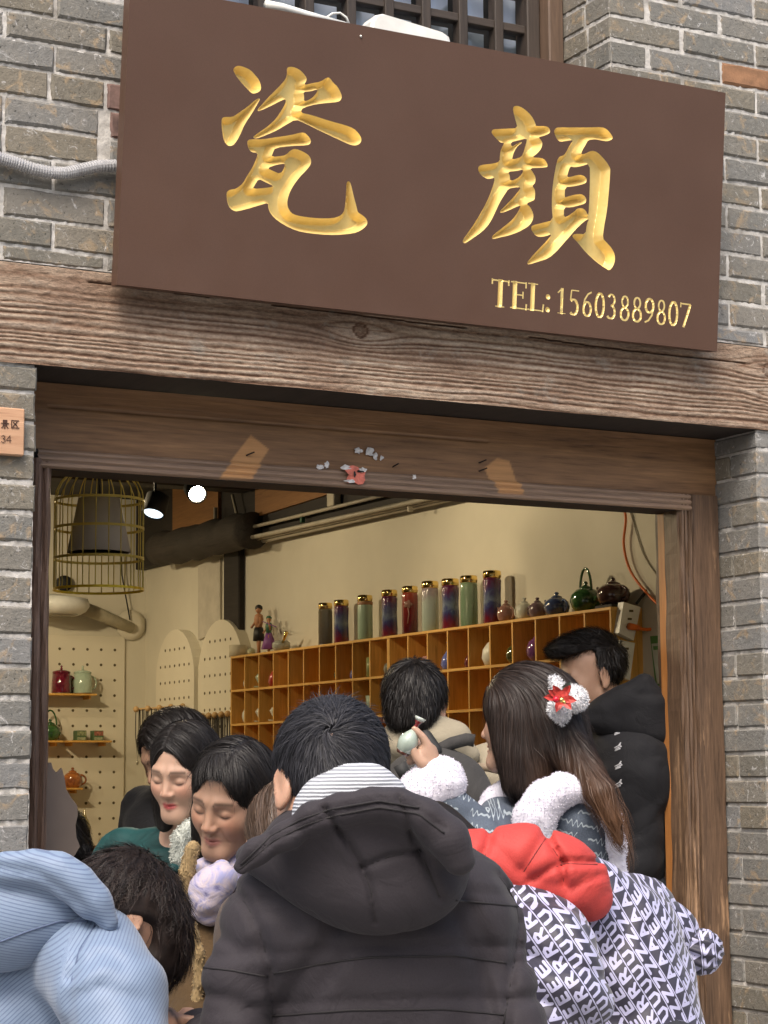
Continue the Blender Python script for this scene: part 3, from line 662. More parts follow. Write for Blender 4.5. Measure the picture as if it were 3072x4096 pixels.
def strip(pts, wd, sx, sy):
    pts = np.array(pts)*np.array([sx, sy]); wv = wd*sx*.5
    L = []; Rr = []
    closed = np.linalg.norm(pts[0]-pts[-1]) < 1e-6
    for i in range(len(pts)):
        a = pts[i-1] if i else (pts[-2] if closed else pts[i]); b = pts[i+1] if i+1 < len(pts) else (pts[1] if closed else pts[i])
        t = (b-a)/(np.linalg.norm(b-a)+1e-12); nn = np.array([-t[1], t[0]])
        k = wv*(1.0 if abs(t[1]) > .6 else .62+.38*abs(t[1])/.6); L.append(pts[i]+nn*k); Rr.append(pts[i]-nn*k)
    return L, Rr, closed
for ch, a, b in boxes:
    f0 = (a-45)/(1560-45.0); xa = on_sign(1940+a/1.952, 1120+(203+(367-203)*f0)/1.952); xb = on_sign(1940+b/1.952, 1120+(203+(367-203)*f0)/1.952)
    wdt = xb[0]-xa[0]; hgt = .0825 if ch in 'TEL' else .0775; base = tl[1]+(tr[1]-tl[1])*f0-.001
    outs = []; hols = []
    if ch == ':':
        for cy in (.11, .60): carve('colon_dot', [np.array(arc(.5*wdt, cy*hgt, wdt*.5, wdt*.5, 0, 336, 14))+np.array([xa[0], base])], [], .0045, .8, .005, sign)
        continue
    else:
        for pts, wd in GL[ch]:
            L, Rr, cl = strip(pts, wd*(1.0 if ch in 'TEL' else 1.12), wdt, hgt)
            if cl: outs.append(np.array((L if np.ptp(np.array(L)[:, 0]) > np.ptp(np.array(Rr)[:, 0]) else Rr)[:-1])); hols.append(np.array((Rr if np.ptp(np.array(L)[:, 0]) > np.ptp(np.array(Rr)[:, 0]) else L)[:-1]))
            else: outs.append(np.array(L+Rr[::-1]))
    sh = np.array([xa[0], base]); outs = [o+sh for o in outs]; hols = [o+sh for o in hols]
    if ch in '69': pass
    carve('carved_letter', outs, hols, .0045, .8, .005, sign)
def sign_mat():
    t = NT('sign_paint'); n = t.noise(3, 3); f = t.noise(900, 2, .5)
    du = t.noise(5, 6, .7, dist=.5); c = t.ramp(n, [(.3, (.086, .047, .032)), (.7, (.098, .055, .038))]); t.color(t.mix(.25, c, t.ramp(f, [(.3, (.2, .2, .2)), (.7, (.8, .8, .8))]), 'OVERLAY')); 
    t.l(t.ramp(du, [(.35, (.38, .38, .38)), (.75, (.56, .56, .56))]), t.b.inputs['Roughness'])
    t.set(Roughness=.45, Specular_IOR_Level=.3); t.bump(f, .12, .001); return t.m
M_SIGN = sign_mat()
rect = np.array([(SX0, 0), (SX1, 0), (SX1, SH), (SX0, SH)])
extra = [(x, y) for x in np.linspace(SX0+.05, SX1-.05, 14) for y in np.linspace(.05, SH-.05, 6)]
v, f = cdt([rect]+ALL_LOOPS, extra)
cen = np.array([v[list(q)].mean(0) for q in f]); k = inside(cen[:, 0], cen[:, 1], ALL_OUT, ALL_HOLE) | (cen[:, 0] < SX0) | (cen[:, 0] > SX1)
f = [q for q, a in zip(f, k) if not a]
mk('board_face', [sgn(p[0], p[1]) for p in v], f, M_SIGN, sign)
# sides and back of the board
cnr = [(SX0, 0), (SX1, 0), (SX1, SH), (SX0, SH)]
V = [sgn(x, t, 0.0) for x, t in cnr]+[sgn(x, t, .042) for x, t in cnr]
mk('board_body', V, [(0, 4, 5, 1), (1, 5, 6, 2), (2, 6, 7, 3), (3, 7, 4, 0), (4, 7, 6, 5)], M_SIGN, sign)
V = [sgn(x, t, .0315) for x, t in [(SX0+.001, .001), (SX1-.001, .001), (SX1-.001, SH-.001), (SX0+.001, SH-.001)]]
mk('board_core', V, [(0, 1, 2, 3)], M_SIGN, sign)
for x in (2.3, 3.6): MB().box((x-.02, -.10, 3.30), (x+.02, .02, 3.33)).build('bracket', M_NAIL, sign)
q = on_sign(1443, 146); MB().ball(sgn(*q), .0045, 8).build('screw', plain('steel_screw', (.5, .48, .45), .35, .8), sign)
# ------------------------------------------------------------------ wooden number plaque
pl = empty('number_plaque', (1.60, -.02, 2.19), 'pale wooden number plaque with burnt lettering on the left brick pier', 'plaque')
a = P(0, 1632, Y=-.02); b = P(99, 1636, Y=-.02); c_ = P(97, 1824, Y=-.02)
MB().box((b[0]-.30, -.022, c_[2]), (b[0], -.001, b[2]), .003).build('plaque_board', M_PLAQUE, pl)
M_BURN = plain('burnt_lettering', (.06, .025, .015), .8)
def pstrokes(strokes, ox, oz, s, wd, name):
    m = MB()
    for st_ in strokes:
        for k, ((x0, z0), (x1, z1)) in enumerate(zip(st_[:-1], st_[1:])):
            p0 = np.array([ox+x0*s, -.0235-.0001*k, oz+z0*s]); p1 = np.array([ox+x1*s, -.0235-.0001*k, oz+z1*s])
            t = p1-p0; t /= np.linalg.norm(t)+1e-9; nn = np.array([-t[2], 0, t[0]])*wd/2
            m.add([p0-nn-t*wd*.3, p1-nn+t*wd*.3, p1+nn+t*wd*.3, p0+nn-t*wd*.3], [(0, 1, 2, 3)])
    m.build(name, M_BURN, pl)
jing = [[(.28, .98), (.72, .98), (.72, .74), (.28, .74), (.28, .98)], [(.28, .86), (.72, .86)], [(.5, .72), (.5, .64)], [(.05, .62), (.95, .62)], [(.28, .52), (.72, .52), (.72, .36), (.28, .36), (.28, .52)], [(.5, .36), (.5, .02), (.42, .06)], [(.3, .26), (.1, .06)], [(.7, .26), (.9, .06)]]
qu = [[(.95, .92), (.08, .92), (.08, .06), (1.0, .06)], [(.75, .78), (.25, .2)], [(.28, .72), (.80, .24)]]
f1 = P(3, 1722, Y=-.023); s1 = .0215
pstrokes(jing, f1[0], P(3, 1713, Y=-.023)[2], .022, .0028, 'lettering'); pstrokes(qu, f1[0]+.027, P(50, 1713, Y=-.023)[2], .022, .0028, 'lettering')
three = [[(.08, .85), (.3, .98), (.55, .9), (.55, .68), (.3, .54), (.58, .42), (.6, .15), (.3, .02), (.05, .12)]]
four = [[(.55, 0), (.55, .98), (.02, .3), (.75, .3)]]
pstrokes(three, P(3, 1772, Y=-.023)[0], P(3, 1770, Y=-.023)[2], .019, .002, 'lettering'); pstrokes(four, P(24, 1772, Y=-.023)[0], P(24, 1770, Y=-.023)[2], .019, .002, 'lettering')
# ------------------------------------------------------------------ shop interior
XW, XS = 4.5, 4.36       # right wall, front of the pigeon-hole shelves
YB = P(583, 2600, X=XW)[1]; ZF = .15; ZC = 2.86
structure(MB().box((-.6, .28, 0), (XW+.2, YB+.2, ZF)).build('shop_floor', wood('floor_boards', (.10, .06, .03), (.2, .12, .07), 1), None, False, (2, 2, 0)))
structure(MB().box((XW, .36, ZF), (XW+.12, YB+.1, ZC+.15)).build('interior_wall', M_CREAM, None, False, (XW, 2, 0)))
structure(MB().box((-.6, YB, ZF), (XW, YB+.12, ZC+.15)).build('interior_wall', M_CREAM, None, False, (2, YB, 0)))
structure(MB().box((-.72, .30, ZF), (-.6, YB+.1, ZC+.15)).build('interior_wall', M_CREAM, None, False, (-.6, 2, 0)))
structure(MB().box((-.6, .302, ZF), (XL-.05, .36, ZC)).build('interior_wall', M_CREAM, None, False, (0, .3, 0)))
structure(MB().box((4.0, .302, ZF), (XW, .36, ZC)).build('interior_wall', M_CREAM, None, False, (4.2, .3, 0)))
structure(MB().box((-.6, .345, ZB+.002), (XW, .40, ZC+.2)).build('interior_wall', M_CREAM, None, False, (2, .34, 2.5)))
M_CEIL = plain('dark_ceiling', (.03, .027, .022), .8, var=.3)
structure(MB().box((-.72, .34, ZC+.14), (XW+.12, YB+.12, ZC+.2)).build('ceiling', M_CEIL, None, False, (2, 2, ZC)))
for i, y in enumerate((1.0, 2.2, 3.4, 4.4)):
    o = MB().box((-.5, y-.07, ZC-.02), (XW-.10, y+.07, ZC+.138), .01).build('ceiling_beam', M_DARKWOOD, None, False, (2, y, ZC))
    tag(o, ['dark square ceiling beam nearest the door lintel', 'second dark ceiling beam from the doorway above the spotlights', 'third dark ceiling beam from the doorway near the round log', 'dark ceiling beam closest to the back pegboard wall'][i], 'beam', 'ceiling beams')
# dark log and post against the right wall, upper boarding
a = P(640, 2200, X=4.38); b = P(1010, 2118, X=4.38)
lg = MB(); pts = [np.array([4.38, a[1]+(b[1]-a[1])*k/14.0, a[2]+(b[2]-a[2])*k/14.0+.006*math.sin(k*1.7)]) for k in range(15)]
lg.tube(pts, [.092+.006*math.sin(k*2.3) for k in range(15)], 18)
o = lg.build('round_log', wood('log_wood', (.022, .018, .015), (.06, .048, .038), 1, .8, 1, .8), None, True, pts[0]); tag(o, 'dark round timber log running along the wall below the ceiling', 'log')
p0 = P(885, 2300, X=4.45); p1 = P(955, 2300, X=4.45)
o = MB().box((4.462, p1[1]+.03, ZF), (XW-.001, p0[1], 2.64), .006).build('wall_post', M_DARKWOOD, None, False, (4.45, p0[1], ZF)); tag(o, 'dark vertical timber post on the right wall beside the arched pegboard', 'post')
p0 = P(795, 2400, X=4.49); p1 = P(883, 2400, X=4.49)
ub = empty('upper_boarding', (4.45, 2.5, 2.45), 'dark timber boarding with orange panels above the pipes on the right wall', 'boarding')
zb = P(1805, 1985, X=4.45)[2]+.01
MB().box((4.435, .40, zb), (XW-.002, YB, ZC+.138)).build('dark_boarding', M_DARKWOOD, ub)
def xslab(outl, X0, X1, name, mat, parent, cap=True):
    a = [P(u, v, X=X0) for u, v in outl]; n = len(a); V = [tuple(p) for p in a]+[(X1, p[1], p[2]) for p in a]
    Fc = [tuple(range(n)), tuple(range(n, 2*n))[::-1]]+[(i, n+i, n+(i+1) % n, (i+1) % n) for i in range(n)]
    return mk(name, V, Fc, mat, parent)
xslab([(690, 1900), (872, 1900), (872, 2108), (690, 2165)], 4.415, 4.434, 'orange_panel', M_BOARD, ub)
xslab([(1020, 1900), (1340, 1900), (1340, 1968), (1020, 2068)], 4.415, 4.434, 'orange_panel', M_BOARD, ub)
# pipes
for i, (u0, v0, u1, v1, X, r, lb) in enumerate([(860, 2182, 1900, 1952, 4.38, .011, 'upper pale pipe running along the wall top'), (856, 2192, 1905, 1962, 4.41, .010, 'middle pale pipe just below the upper one'), (860, 2206, 1850, 1985, 4.44, .011, 'lowest pale pipe at the top edge of the cream wall'), (962, 2120, 1560, 1975, 4.39, .009, 'short pale pipe beside the orange boards')]):
    a, b = P(u0, v0, X=X), P(u1, v1, X=X); b = b+(b-a)*.25
    pts = [a]+[b]
    if i == 3: pts = [P(930, 1980, X=X), P(962, 2120, X=X), b]
    if i == 0: pts = [P(862, 2030, X=X), a, b]
    o = MB().tube(pts, r, 10).build('wall_pipe', M_PIPE, None, True, a); tag(o, lb, 'pipe', 'pipes under the ceiling')
for i, (u, v) in enumerate([(1335, 2000), (1210, 2075), (1640, 2030)]):
    p = P(u, v, X=4.405); jb = MB().box(p-np.array([.02, .035, .03]) if i == 0 else p-np.array([.012, .008, .02]), p+(np.array([.02, .035, .05]) if i == 0 else np.array([.012, .008, .03])), .004)
    o = jb.build('pipe_clip', M_PIPE if i != 1 else plain('green_tape', (.03, .10, .05)), None, False, p); tag(o, ['pale junction box hanging on the pipes near the door lintel', 'green tape band wrapped around the pipes', 'small pale clip holding the lowest pipe'][i], 'pipe fitting')
# ---------------- lamps
def emit(name, c, s):
    t = NT(name); t.color(c); t.set(Emission_Color=(*c, 1), Emission_Strength=s); return t.m
M_LAMP = emit('lamp_face', (1.0, .90, .68), 30.0); M_LAMPDIM = emit('lamp_face_dim', (.75, .9, 1.0), 1.3)
spots = [(790, 1978, 7.9, 1), (612, 2058, 8.7, 2)]
def spotlight(pos, aim, label, power, face, colr=(1.0, .80, .50), r=.036):
    e = empty('spotlight', pos, label, 'spotlight', 'ceiling spotlights'); pos = np.array(pos); ax = np.array(aim)-pos; ax /= np.linalg.norm(ax)
    _c = MB().lathe([(r*.7, -.10), (r, -.09), (r*1.05, -.002), (r*.92, 0), (r*.9, -.012), (.001, -.012)], pos, 20, ax); can = _c.build('lamp_can', M_BLACK, e, True)
    MB().lathe([(.001, -.0115), (r*.86, -.0115), (r*.82, -.006), (.001, -.004)], pos, 20, ax).build('lamp_lens', face, can, True)
    MB().tube([pos-ax*.05, np.array([pos[0], pos[1], ZC+.14])], .007, 6).build('lamp_stem', M_BLACK, e)
    if power:
        l = bpy.data.lights.new('spot_lamp', 'SPOT'); l.energy = power*.34; l.color = colr; l.spot_size = math.radians(125); l.spot_blend = .9; l.shadow_soft_size = .035
        o = bpy.data.objects.new('spot_lamp', l); col.objects.link(o); o.parent = e; o.location = tuple(ax*.02); o.rotation_euler = Vector(-ax).to_track_quat('Z', 'Y').to_euler()
camp = CAM.copy()
s1_ = P(790, 1978, d=7.9); spotlight(s1_, s1_+(np.array([2.6, -.8, 1.2])-s1_)*.5, 'bright round ceiling spotlight shining beside the birdcage lamp', 45, M_LAMP)
s2_ = P(612, 2058, d=8.9); spotlight(s2_, s2_+np.array([-.35, -.25, -.9]), 'smaller bluish ceiling spotlight just right of the birdcage lamp', 35, M_LAMPDIM, r=.05)
for i, (p, a, e) in enumerate([((2.85, 3.7, 2.70), (4.4, 3.0, 1.8), 82), ((3.0, 5.0, 2.70), (4.3, 4.7, 1.7), 45), ((1.1, 4.1, 2.70), (1.8, 6.0, 1.6), 110), ((2.6, 4.2, 2.70), (3.2, 6.0, 1.5), 150), ((3.2, 2.3, 2.70), (4.4, 1.7, 1.9), 66)]):
    spotlight(p, a, ['track spotlight aimed at the middle of the pigeon-hole shelf', 'track spotlight aimed at the arched pegboards', 'track spotlight aimed at the left of the back pegboard', 'track spotlight aimed at the right of the back pegboard', 'track spotlight aimed at the near end of the shelf'][i], e, M_LAMP)
# birdcage lamp
d0 = 6.5
ctr = P(395, 2250, d=d0); R0 = 178*d0/F
cage = empty('birdcage_lamp', ctr, 'gold wire birdcage pendant lamp with grey fabric shade in the doorway corner', 'lamp')
zt = P(395, 2000, d=d0)[2]; zbot = P(395, 2360, d=d0)[2]; zdome = zt
M_BRASS = plain('dark_brass', (.66, .52, .12), .4, .3); M_YEL = plain('yellow_brass', (.85, .62, .05), .35, .5)
cx, cy = ctr[0], ctr[1]
def ring(z, r, name, mat, w_=.004):
    m = MB(); n = 40; V = []; 
    for k in range(n):
        a = 2*math.pi*k/n
        for dr, dz in ((0, -w_), (.0022, -w_), (.0022, w_), (0, w_)): V.append((cx+(r+dr)*math.cos(a), cy+(r+dr)*math.sin(a), z+dz))
    f = [(k*4+j, k*4+(j+1) % 4, ((k+1) % n)*4+(j+1) % 4, ((k+1) % n)*4+j) for k in range(n) for j in range(4)]
    m.add(V, f); m.build(name, mat, cage)
for z in (zdome, (zdome*2+zbot)/3+.005, (zdome+zbot*1.9)/2.9): ring(z, R0, 'cage_ring', M_BRASS)
ring(zbot, R0, 'cage_ring', M_YEL)
for k in range(22):
    a = 2*math.pi*k/22; c0, s0 = math.cos(a), math.sin(a)
    pts = [(cx+R0*c0, cy+R0*s0, zbot), (cx+R0*c0, cy+R0*s0, zdome)]
    for q in range(1, 7):
        t = q/6*math.pi/2; pts.append((cx+R0*math.cos(t)*c0*.999+.001, cy+R0*math.cos(t)*s0, zdome+R0*.85*math.sin(t)))
    MB().tube(pts, .0019, 5).build('cage_wire', M_BRASS, cage)
zs1 = P(395, 2210, d=d0)[2]; zs0 = P(395, 1990, d=d0)[2]; rs1, rs0 = 127*d0/F, 84*d0/F
V = []; n = 36
sh = plain('grey_shade', (.46, .43, .38), .8, var=.05); 
MB().lathe([(rs1, zs1), (rs0, zs0), (rs0-.002, zs0), (rs1-.003, zs1+.001)], (cx, cy, 0), 36).build('lamp_shade', sh, cage, True)
MB().lathe([(rs1-.0035, zs1), (rs0-.003, zs0-.001), (.001, zs0-.001)], (cx, cy, 0), 36).build('shade_lining', M_GOLD, cage, True)
MB().tube([(cx, cy, zs0), (cx, cy, ZC+.14)], .004, 6).build('lamp_cord', M_BLACK, cage)
MB().ball((cx, cy, zs1+.09), .025, 12).build('light_bulb', plain('unlit_bulb', (.7, .68, .6), .15), cage, True)
# ---------------- back wall fittings
peg = empty('pegboard', (2.0, YB, 1.2), 'cream pegboard panel with round holes covering the back wall', 'pegboard')
pr = P(500, 2650, Y=YB-.02); zt_ = P(400, 2545, Y=YB)[2]
MB().box((pr[0]-1.2, YB-.018, ZF+.3), (pr[0], YB-.001, zt_), .002).build('pegboard_panel', M_PEG, peg)
hm = MB(); M_HOLE = plain('peg_hole_dark', (.10, .075, .035), .8)
px0 = P(460, 2600, Y=YB-.02); stp = 58.8*(px0[1]+5.15)/F/.955
for i in range(12):
    for j in range(15):
        x = px0[0]-i*stp; z = px0[2]-(j)*stp*1.045
        if z > ZF+.35: hm.lathe([(.0001, 0), (.0082, 0), (.0082, .0022), (.0001, .0022)], (x, YB-.0165, z), 10, (0, -1, 0))
hm.build('peg_holes', M_HOLE, peg, kind='stuff')
# arched boards on the right wall
def arch(uc, vt, w_px, label, cols, rows):
    top = P(uc, vt, X=4.45); d_ = np.linalg.norm(top-CAM); e = empty('arched_pegboard', (4.45, top[1], ZF+.3), label, 'pegboard', 'arched pegboards')
    R_ = w_px; out = []
    for k in range(17):
        a = math.pi*k/16; out.append((top[1]+R_*math.cos(a), top[2]-R_+R_*math.sin(a)))
    out = [(top[1]+R_, .5)]+out+[(top[1]-R_, .5)]
    n = len(out); V = [(4.44, y, z) for y, z in out]+[(XW-.001, y, z) for y, z in out]
    mk('board_panel', V, [tuple(range(n)), tuple(range(n, 2*n))[::-1]]+[(i, n+i, n+(i+1) % n, (i+1) % n) for i in range(n)], M_PEG, e)
    m = MB()
    for r_ in range(rows):
        z = top[2]-.11-r_*.090
        for c_ in range(-3, 4):
            y = top[1]+c_*.067; rr = R_ if z < top[2]-R_ else math.sqrt(max(0, R_**2-(z-top[2]+R_)**2))
            if abs(y-top[1]) < rr-.045: m.lathe([(.0001, 0), (.008, 0), (.008, .002), (.0001, .002)], (4.4405, y, z), 10, (-1, 0, 0))
    m.build('peg_holes', M_HOLE, e, kind='stuff')
arch(706, 2518, .27, 'farther arched white pegboard near the room corner', 5, 12)
arch(888, 2478, .29, 'nearer arched white pegboard beside the dark post', 5, 12)
# wall unit and hose
ac = empty('ceiling_vent_unit', P(330, 2415, Y=YB-.1), 'white rounded air unit on the back wall behind the birdcage lamp', 'air unit')
c0 = P(215, 2418, Y=YB-.15)
MB().lathe([(.001, 0), (.14, 0), (.18, .02), (.20, .05), (.19, .09), (.001, .12)], c0+np.array([0, 0, -.06]), 28).build('unit_shell', M_WHITEP, ac, True)
MB().box(c0+np.array([-.09, -.12, -.064]), c0+np.array([.10, .06, -.0605]), .001).build('unit_grille', plain('unit_grille', (.35, .33, .27), .6), ac)
p = [P(328, 2432, Y=YB-.12), P(380, 2450, Y=YB-.10), P(440, 2475, Y=YB-.08), P(525, 2512, Y=YB-.03)]
o = MB().tube(p, [.036, .038, .034, .032], 14).build('exhaust_hose', plain('dusty_hose', (.42, .38, .28), .7, var=.25), None, True, p[0]); tag(o, 'dusty grey exhaust hose sloping from the air unit to the wall', 'hose')
c1 = P(522, 2500, Y=YB-.01)
o = MB().lathe([(.001, 0), (.088, 0), (.088, .008), (.05, .014), (.001, .014)], c1, 28, (0, -1, 0)).build('wall_flange', M_PEG, None, True, c1); tag(o, 'round white wall flange where the exhaust hose ends', 'flange')
p = [P(485, 2200, Y=YB-.05), P(488, 2300, Y=YB-.05), P(520, 2480, Y=YB-.04)]; o = MB().tube(p, .004, 6).build('hanging_cable', M_BLACK, None, True, p[0]); tag(o, 'thin dark cable hanging down to the hose end', 'cable')
c1 = P(253, 2335, Y=YB-.01); o = MB().lathe([(.001, 0), (.045, 0), (.045, .03), (.001, .03)], c1, 20, (0, -1, 0)).build('black_wall_fan', M_BLACK, None, True, c1); tag(o, 'small round black fitting on the back wall seen through the cage', 'wall fitting')
# white boxed column on the back/right wall above the pegboards
o = xslab([(792, 2262), (880, 2235), (880, 2520), (792, 2560)], 4.486, XW-.001, 'wall_pier', plain('grey_cream', (.50, .46, .38), .85), None); structure(o)
# ---------------- pots: profiles and helpers
def pot_handle(c, r0, r1, z0, z1, side, th=.0045, out=.03):
    pts = []
    for k in range(11):
        a = -math.pi/2+math.pi*k/10; pts.append(np.array(c)+np.array(side)*(r0+(r1-r0)*(k/10)+out*math.cos(a))+np.array([0, 0, z0+(z1-z0)*(math.sin(a)+1)/2]))
    return MB().tube(pts, th, 8)
def spout(c, r, z0, z1, side, L=.035, th=.009):
    c = np.array(c, float); s_ = np.array(side, float)
    return MB().tube([c+s_*(r*.8)+[0, 0, z0], c+s_*(r+L*.45)+[0, 0, z0+(z1-z0)*.35], c+s_*(r+L)+[0, 0, z1]], [th*1.5, th, th*.6], 10)
def mug(c, R, H, mat, label, side, group='mugs on the wall shelves', knob=True, trim=None, s=1.0):
    R *= 1.12; H *= 1.12
    e = empty('lidded_mug', c, label, 'mug', group); pf = [(.001, 0), (R*.95, 0), (R, .006), (R*.99, H*.5), (R*.90, H), (R*.88, H), (R*.86, H-.004), (.001, H-.005)]
    MB().lathe(pf, c, 28).build('mug_body', mat, e, True)
    ld = MB().lathe([(.001, H-.001), (R*.93, H-.001), (R*.92, H+.006), (R*.5, H+.014), (.001, H+.017)], c, 28).build('lid', mat, e, True)
    if knob: MB().lathe([(.004, H+.014), (.008, H+.020), (.004, H+.028), (.007, H+.036), (.001, H+.042)], c, 12).build('lid_knob', trim or mat, ld, True)
    a = pot_handle(c, R*.92, R*.92, H*.2, H*.85, side, .0045, .032); a.build('handle', trim or mat, e, True)
    MB().lathe([(R*.97, 0), (R*1.01, .001), (R*1.01, .005), (R*.97, .006)], c, 24).build('foot_ring', plain('brown_rim', (.12, .06, .03), .4), e, True)
    return e
def teapot(c, R, H, mat, label, side, group=None, lidmat=None, top=False, name='teapot'):
    R *= 1.12; H *= 1.12
    e = empty(name, c, label, 'teapot', group)
    MB().lathe([(.001, 0), (R*.62, 0), (R*.88, H*.18), (R, H*.42), (R*.93, H*.66), (R*.62, H*.86), (R*.40, H*.9), (.001, H*.9)], c, 26).build('pot_body', mat, e, True)
    MB().lathe([(R*.44, H*.88), (R*.40, H*.95), (R*.15, H*1.03), (.006, H*1.05), (.009, H*1.12), (.006, H*1.18), (.001, H*1.19)], c, 18).build('lid', lidmat or mat, e, True)
    sd_ = np.array(side, float)
    spout(c, R, H*.35, H*.85, -sd_, R*.6, R*.14).build('spout', mat, e, True)
    if top:
        pts = [np.array(c)+sd_*R*.62*math.cos(a)+np.array([0, 0, H*.78+R*1.45*math.sin(a)]) for a in np.linspace(0, math.pi, 15)]
        MB().tube(pts, R*.085, 8).build('top_handle', lidmat or mat, e, True)
    else: pot_handle(c, R*.9, R*.8, H*.2, H*.75, sd_, R*.1, R*.55).build('handle', mat, e, True)
    return e
G_RED = glaze('oxblood_glaze', (.16, .012, .03), (.09, .008, .02)); G_CEL = glaze('celadon_glaze', (.42, .52, .40), (.36, .46, .35)); G_WHITE = glaze('white_glaze', (.68, .68, .60), (.6, .6, .5))
G_GREEN = glaze('green_glaze', (.05, .13, .04), (.02, .06, .02)); G_AMBER = glaze('amber_glaze', (.45, .16, .04), (.22, .07, .03)); G_BLUE = glaze('blue_glaze', (.07, .11, .22), (.04, .05, .12))
G_PINK = glaze('dusky_pink_glaze', (.34, .19, .15), (.26, .13, .11)); G_PURP = glaze('purple_glaze', (.22, .08, .24), (.14, .05, .18)); G_BROWN = glaze('brown_glaze', (.08, .04, .035), (.04, .02, .02)); G_OLIVE = glaze('olive_glaze', (.11, .11, .03), (.05, .05, .02))
# small wall shelves on the back wall
def wshelf(u0, u1, v, label):
    a = P(u0, v, Y=YB-.14); b = P(u1, v, Y=YB-.14); z = (a[2]+b[2])/2
    e = empty('wall_shelf', ((a[0]+b[0])/2, YB-.02, z-.02), label, 'shelf', 'small shelves on the back pegboard')
    MB().box((a[0], YB-.15, z-.011), (b[0], YB-.019, z), .002).build('shelf_board', M_PINE, e)
    for x in (a[0]+.03, b[0]-.03): MB().box((x-.004, YB-.12, z-.03), (x+.004, YB-.019, z-.0115)).build('shelf_bracket', M_PINE, e)
    return z
z = wshelf(40, 386, 2773, 'upper small pine shelf carrying the red and celadon mugs')
c = P(245, 2764, Y=YB-.085); mug((c[0], YB-.085, z), .049, .105, G_RED, 'dark red lidded mug left on the upper back shelf', (1, 0, 0))
c = P(330, 2764, Y=YB-.085); mug((c[0], YB-.085, z), .048, .105, G_CEL, 'pale celadon lidded mug right on the upper back shelf', (1, 0, 0))
z = wshelf(60, 252, 2962, 'middle left small pine shelf holding the tall handled green pot')
c = P(200, 2950, Y=YB-.085); teapot((c[0], YB-.085, z), .055, .09, G_GREEN, 'green teapot with a tall hoop handle half hidden by the left jamb', (1, 0, 0), 'teapots', top=True)
z = wshelf(272, 446, 2962, 'middle right small pine shelf holding two green cartons')
def carton(u, lbl, k):
    c = P(u, 2955, Y=YB-.08); e = empty('tea_carton', (c[0], YB-.08, z), lbl, 'carton', 'green cartons on the back shelf')
    MB().box((c[0]-.029, YB-.11, z), (c[0]+.029, YB-.05, z+.056), .002).build('carton_box', plain('green_card', (.07, .13, .05), .5), e)
    MB().box((c[0]-.026, YB-.1115, z+.028), (c[0]+.026, YB-.1105, z+.052)).build('printed_band', plain('carton_band%d' % k, [(.25, .28, .14), (.32, .12, .08)][k], .5, var=.6, scale=90), e)
    MB().box((c[0]-.025, YB-.1115, z+.004), (c[0]+.025, YB-.1105, z+.020)).build('printed_band', plain('carton_low', (.30, .33, .20), .5, var=.5, scale=120), e)
carton(319, 'green printed carton standing on the left of the middle shelf', 0); carton(387, 'green printed carton with a red band right on the middle shelf', 1)
z = wshelf(160, 330, 3152, 'lower small pine shelf holding the amber teapot')
c = P(290, 3145, Y=YB-.085); teapot((c[0], YB-.085, z), .05, .085, G_AMBER, 'amber brown teapot with loop handle on the lower back shelf', (1, 0, 0), 'teapots')
# gourd bottle and brown object on a low cabinet at the back
cb_ = empty('low_cabinet', (3.2, YB-.25, ZF), 'low wooden cabinet against the back wall under the pegboard', 'cabinet')
zc = P(340, 3470, Y=YB-.2)[2]
MB().box((2.3, YB-.42, ZF), (3.85, YB-.03, zc), .006).build('cabinet_body', M_PINE, cb_)
MB().box((2.28, YB-.44, zc), (3.87, YB-.02, zc+.02), .004).build('cabinet_top', M_PINE, cb_)
c = P(336, 3450, Y=YB-.2); c[2] = zc+.02
H = P(336, 3235, Y=YB-.2)[2]-c[2]; r1 = .040
o = MB().lathe([(.001, 0), (r1*.7, 0), (r1*1.1, H*.12), (r1*1.15, H*.25), (r1*.8, H*.40), (r1*.45, H*.46), (r1*.85, H*.56), (r1*.92, H*.66), (r1*.6, H*.78), (.010, H*.86), (.006, H*.97), (.001, H)], c, 24).build('gourd_bottle', glaze('gourd_glaze', (.45, .40, .20), (.40, .28, .12)), None, True, c); tag(o, 'yellow-green double gourd bottle on the low back cabinet', 'bottle')
c = P(400, 3460, Y=YB-.25); c[2] = zc+.02
o = MB().ball(c+np.array([0, 0, .03]), .10, 16, (1, .7, .75)).build('lacquer_gourd', glaze('lacquer', (.30, .13, .03), (.2, .08, .02)), None, True, c); tag(o, 'round brown lacquered gourd right of the double gourd bottle', 'gourd')
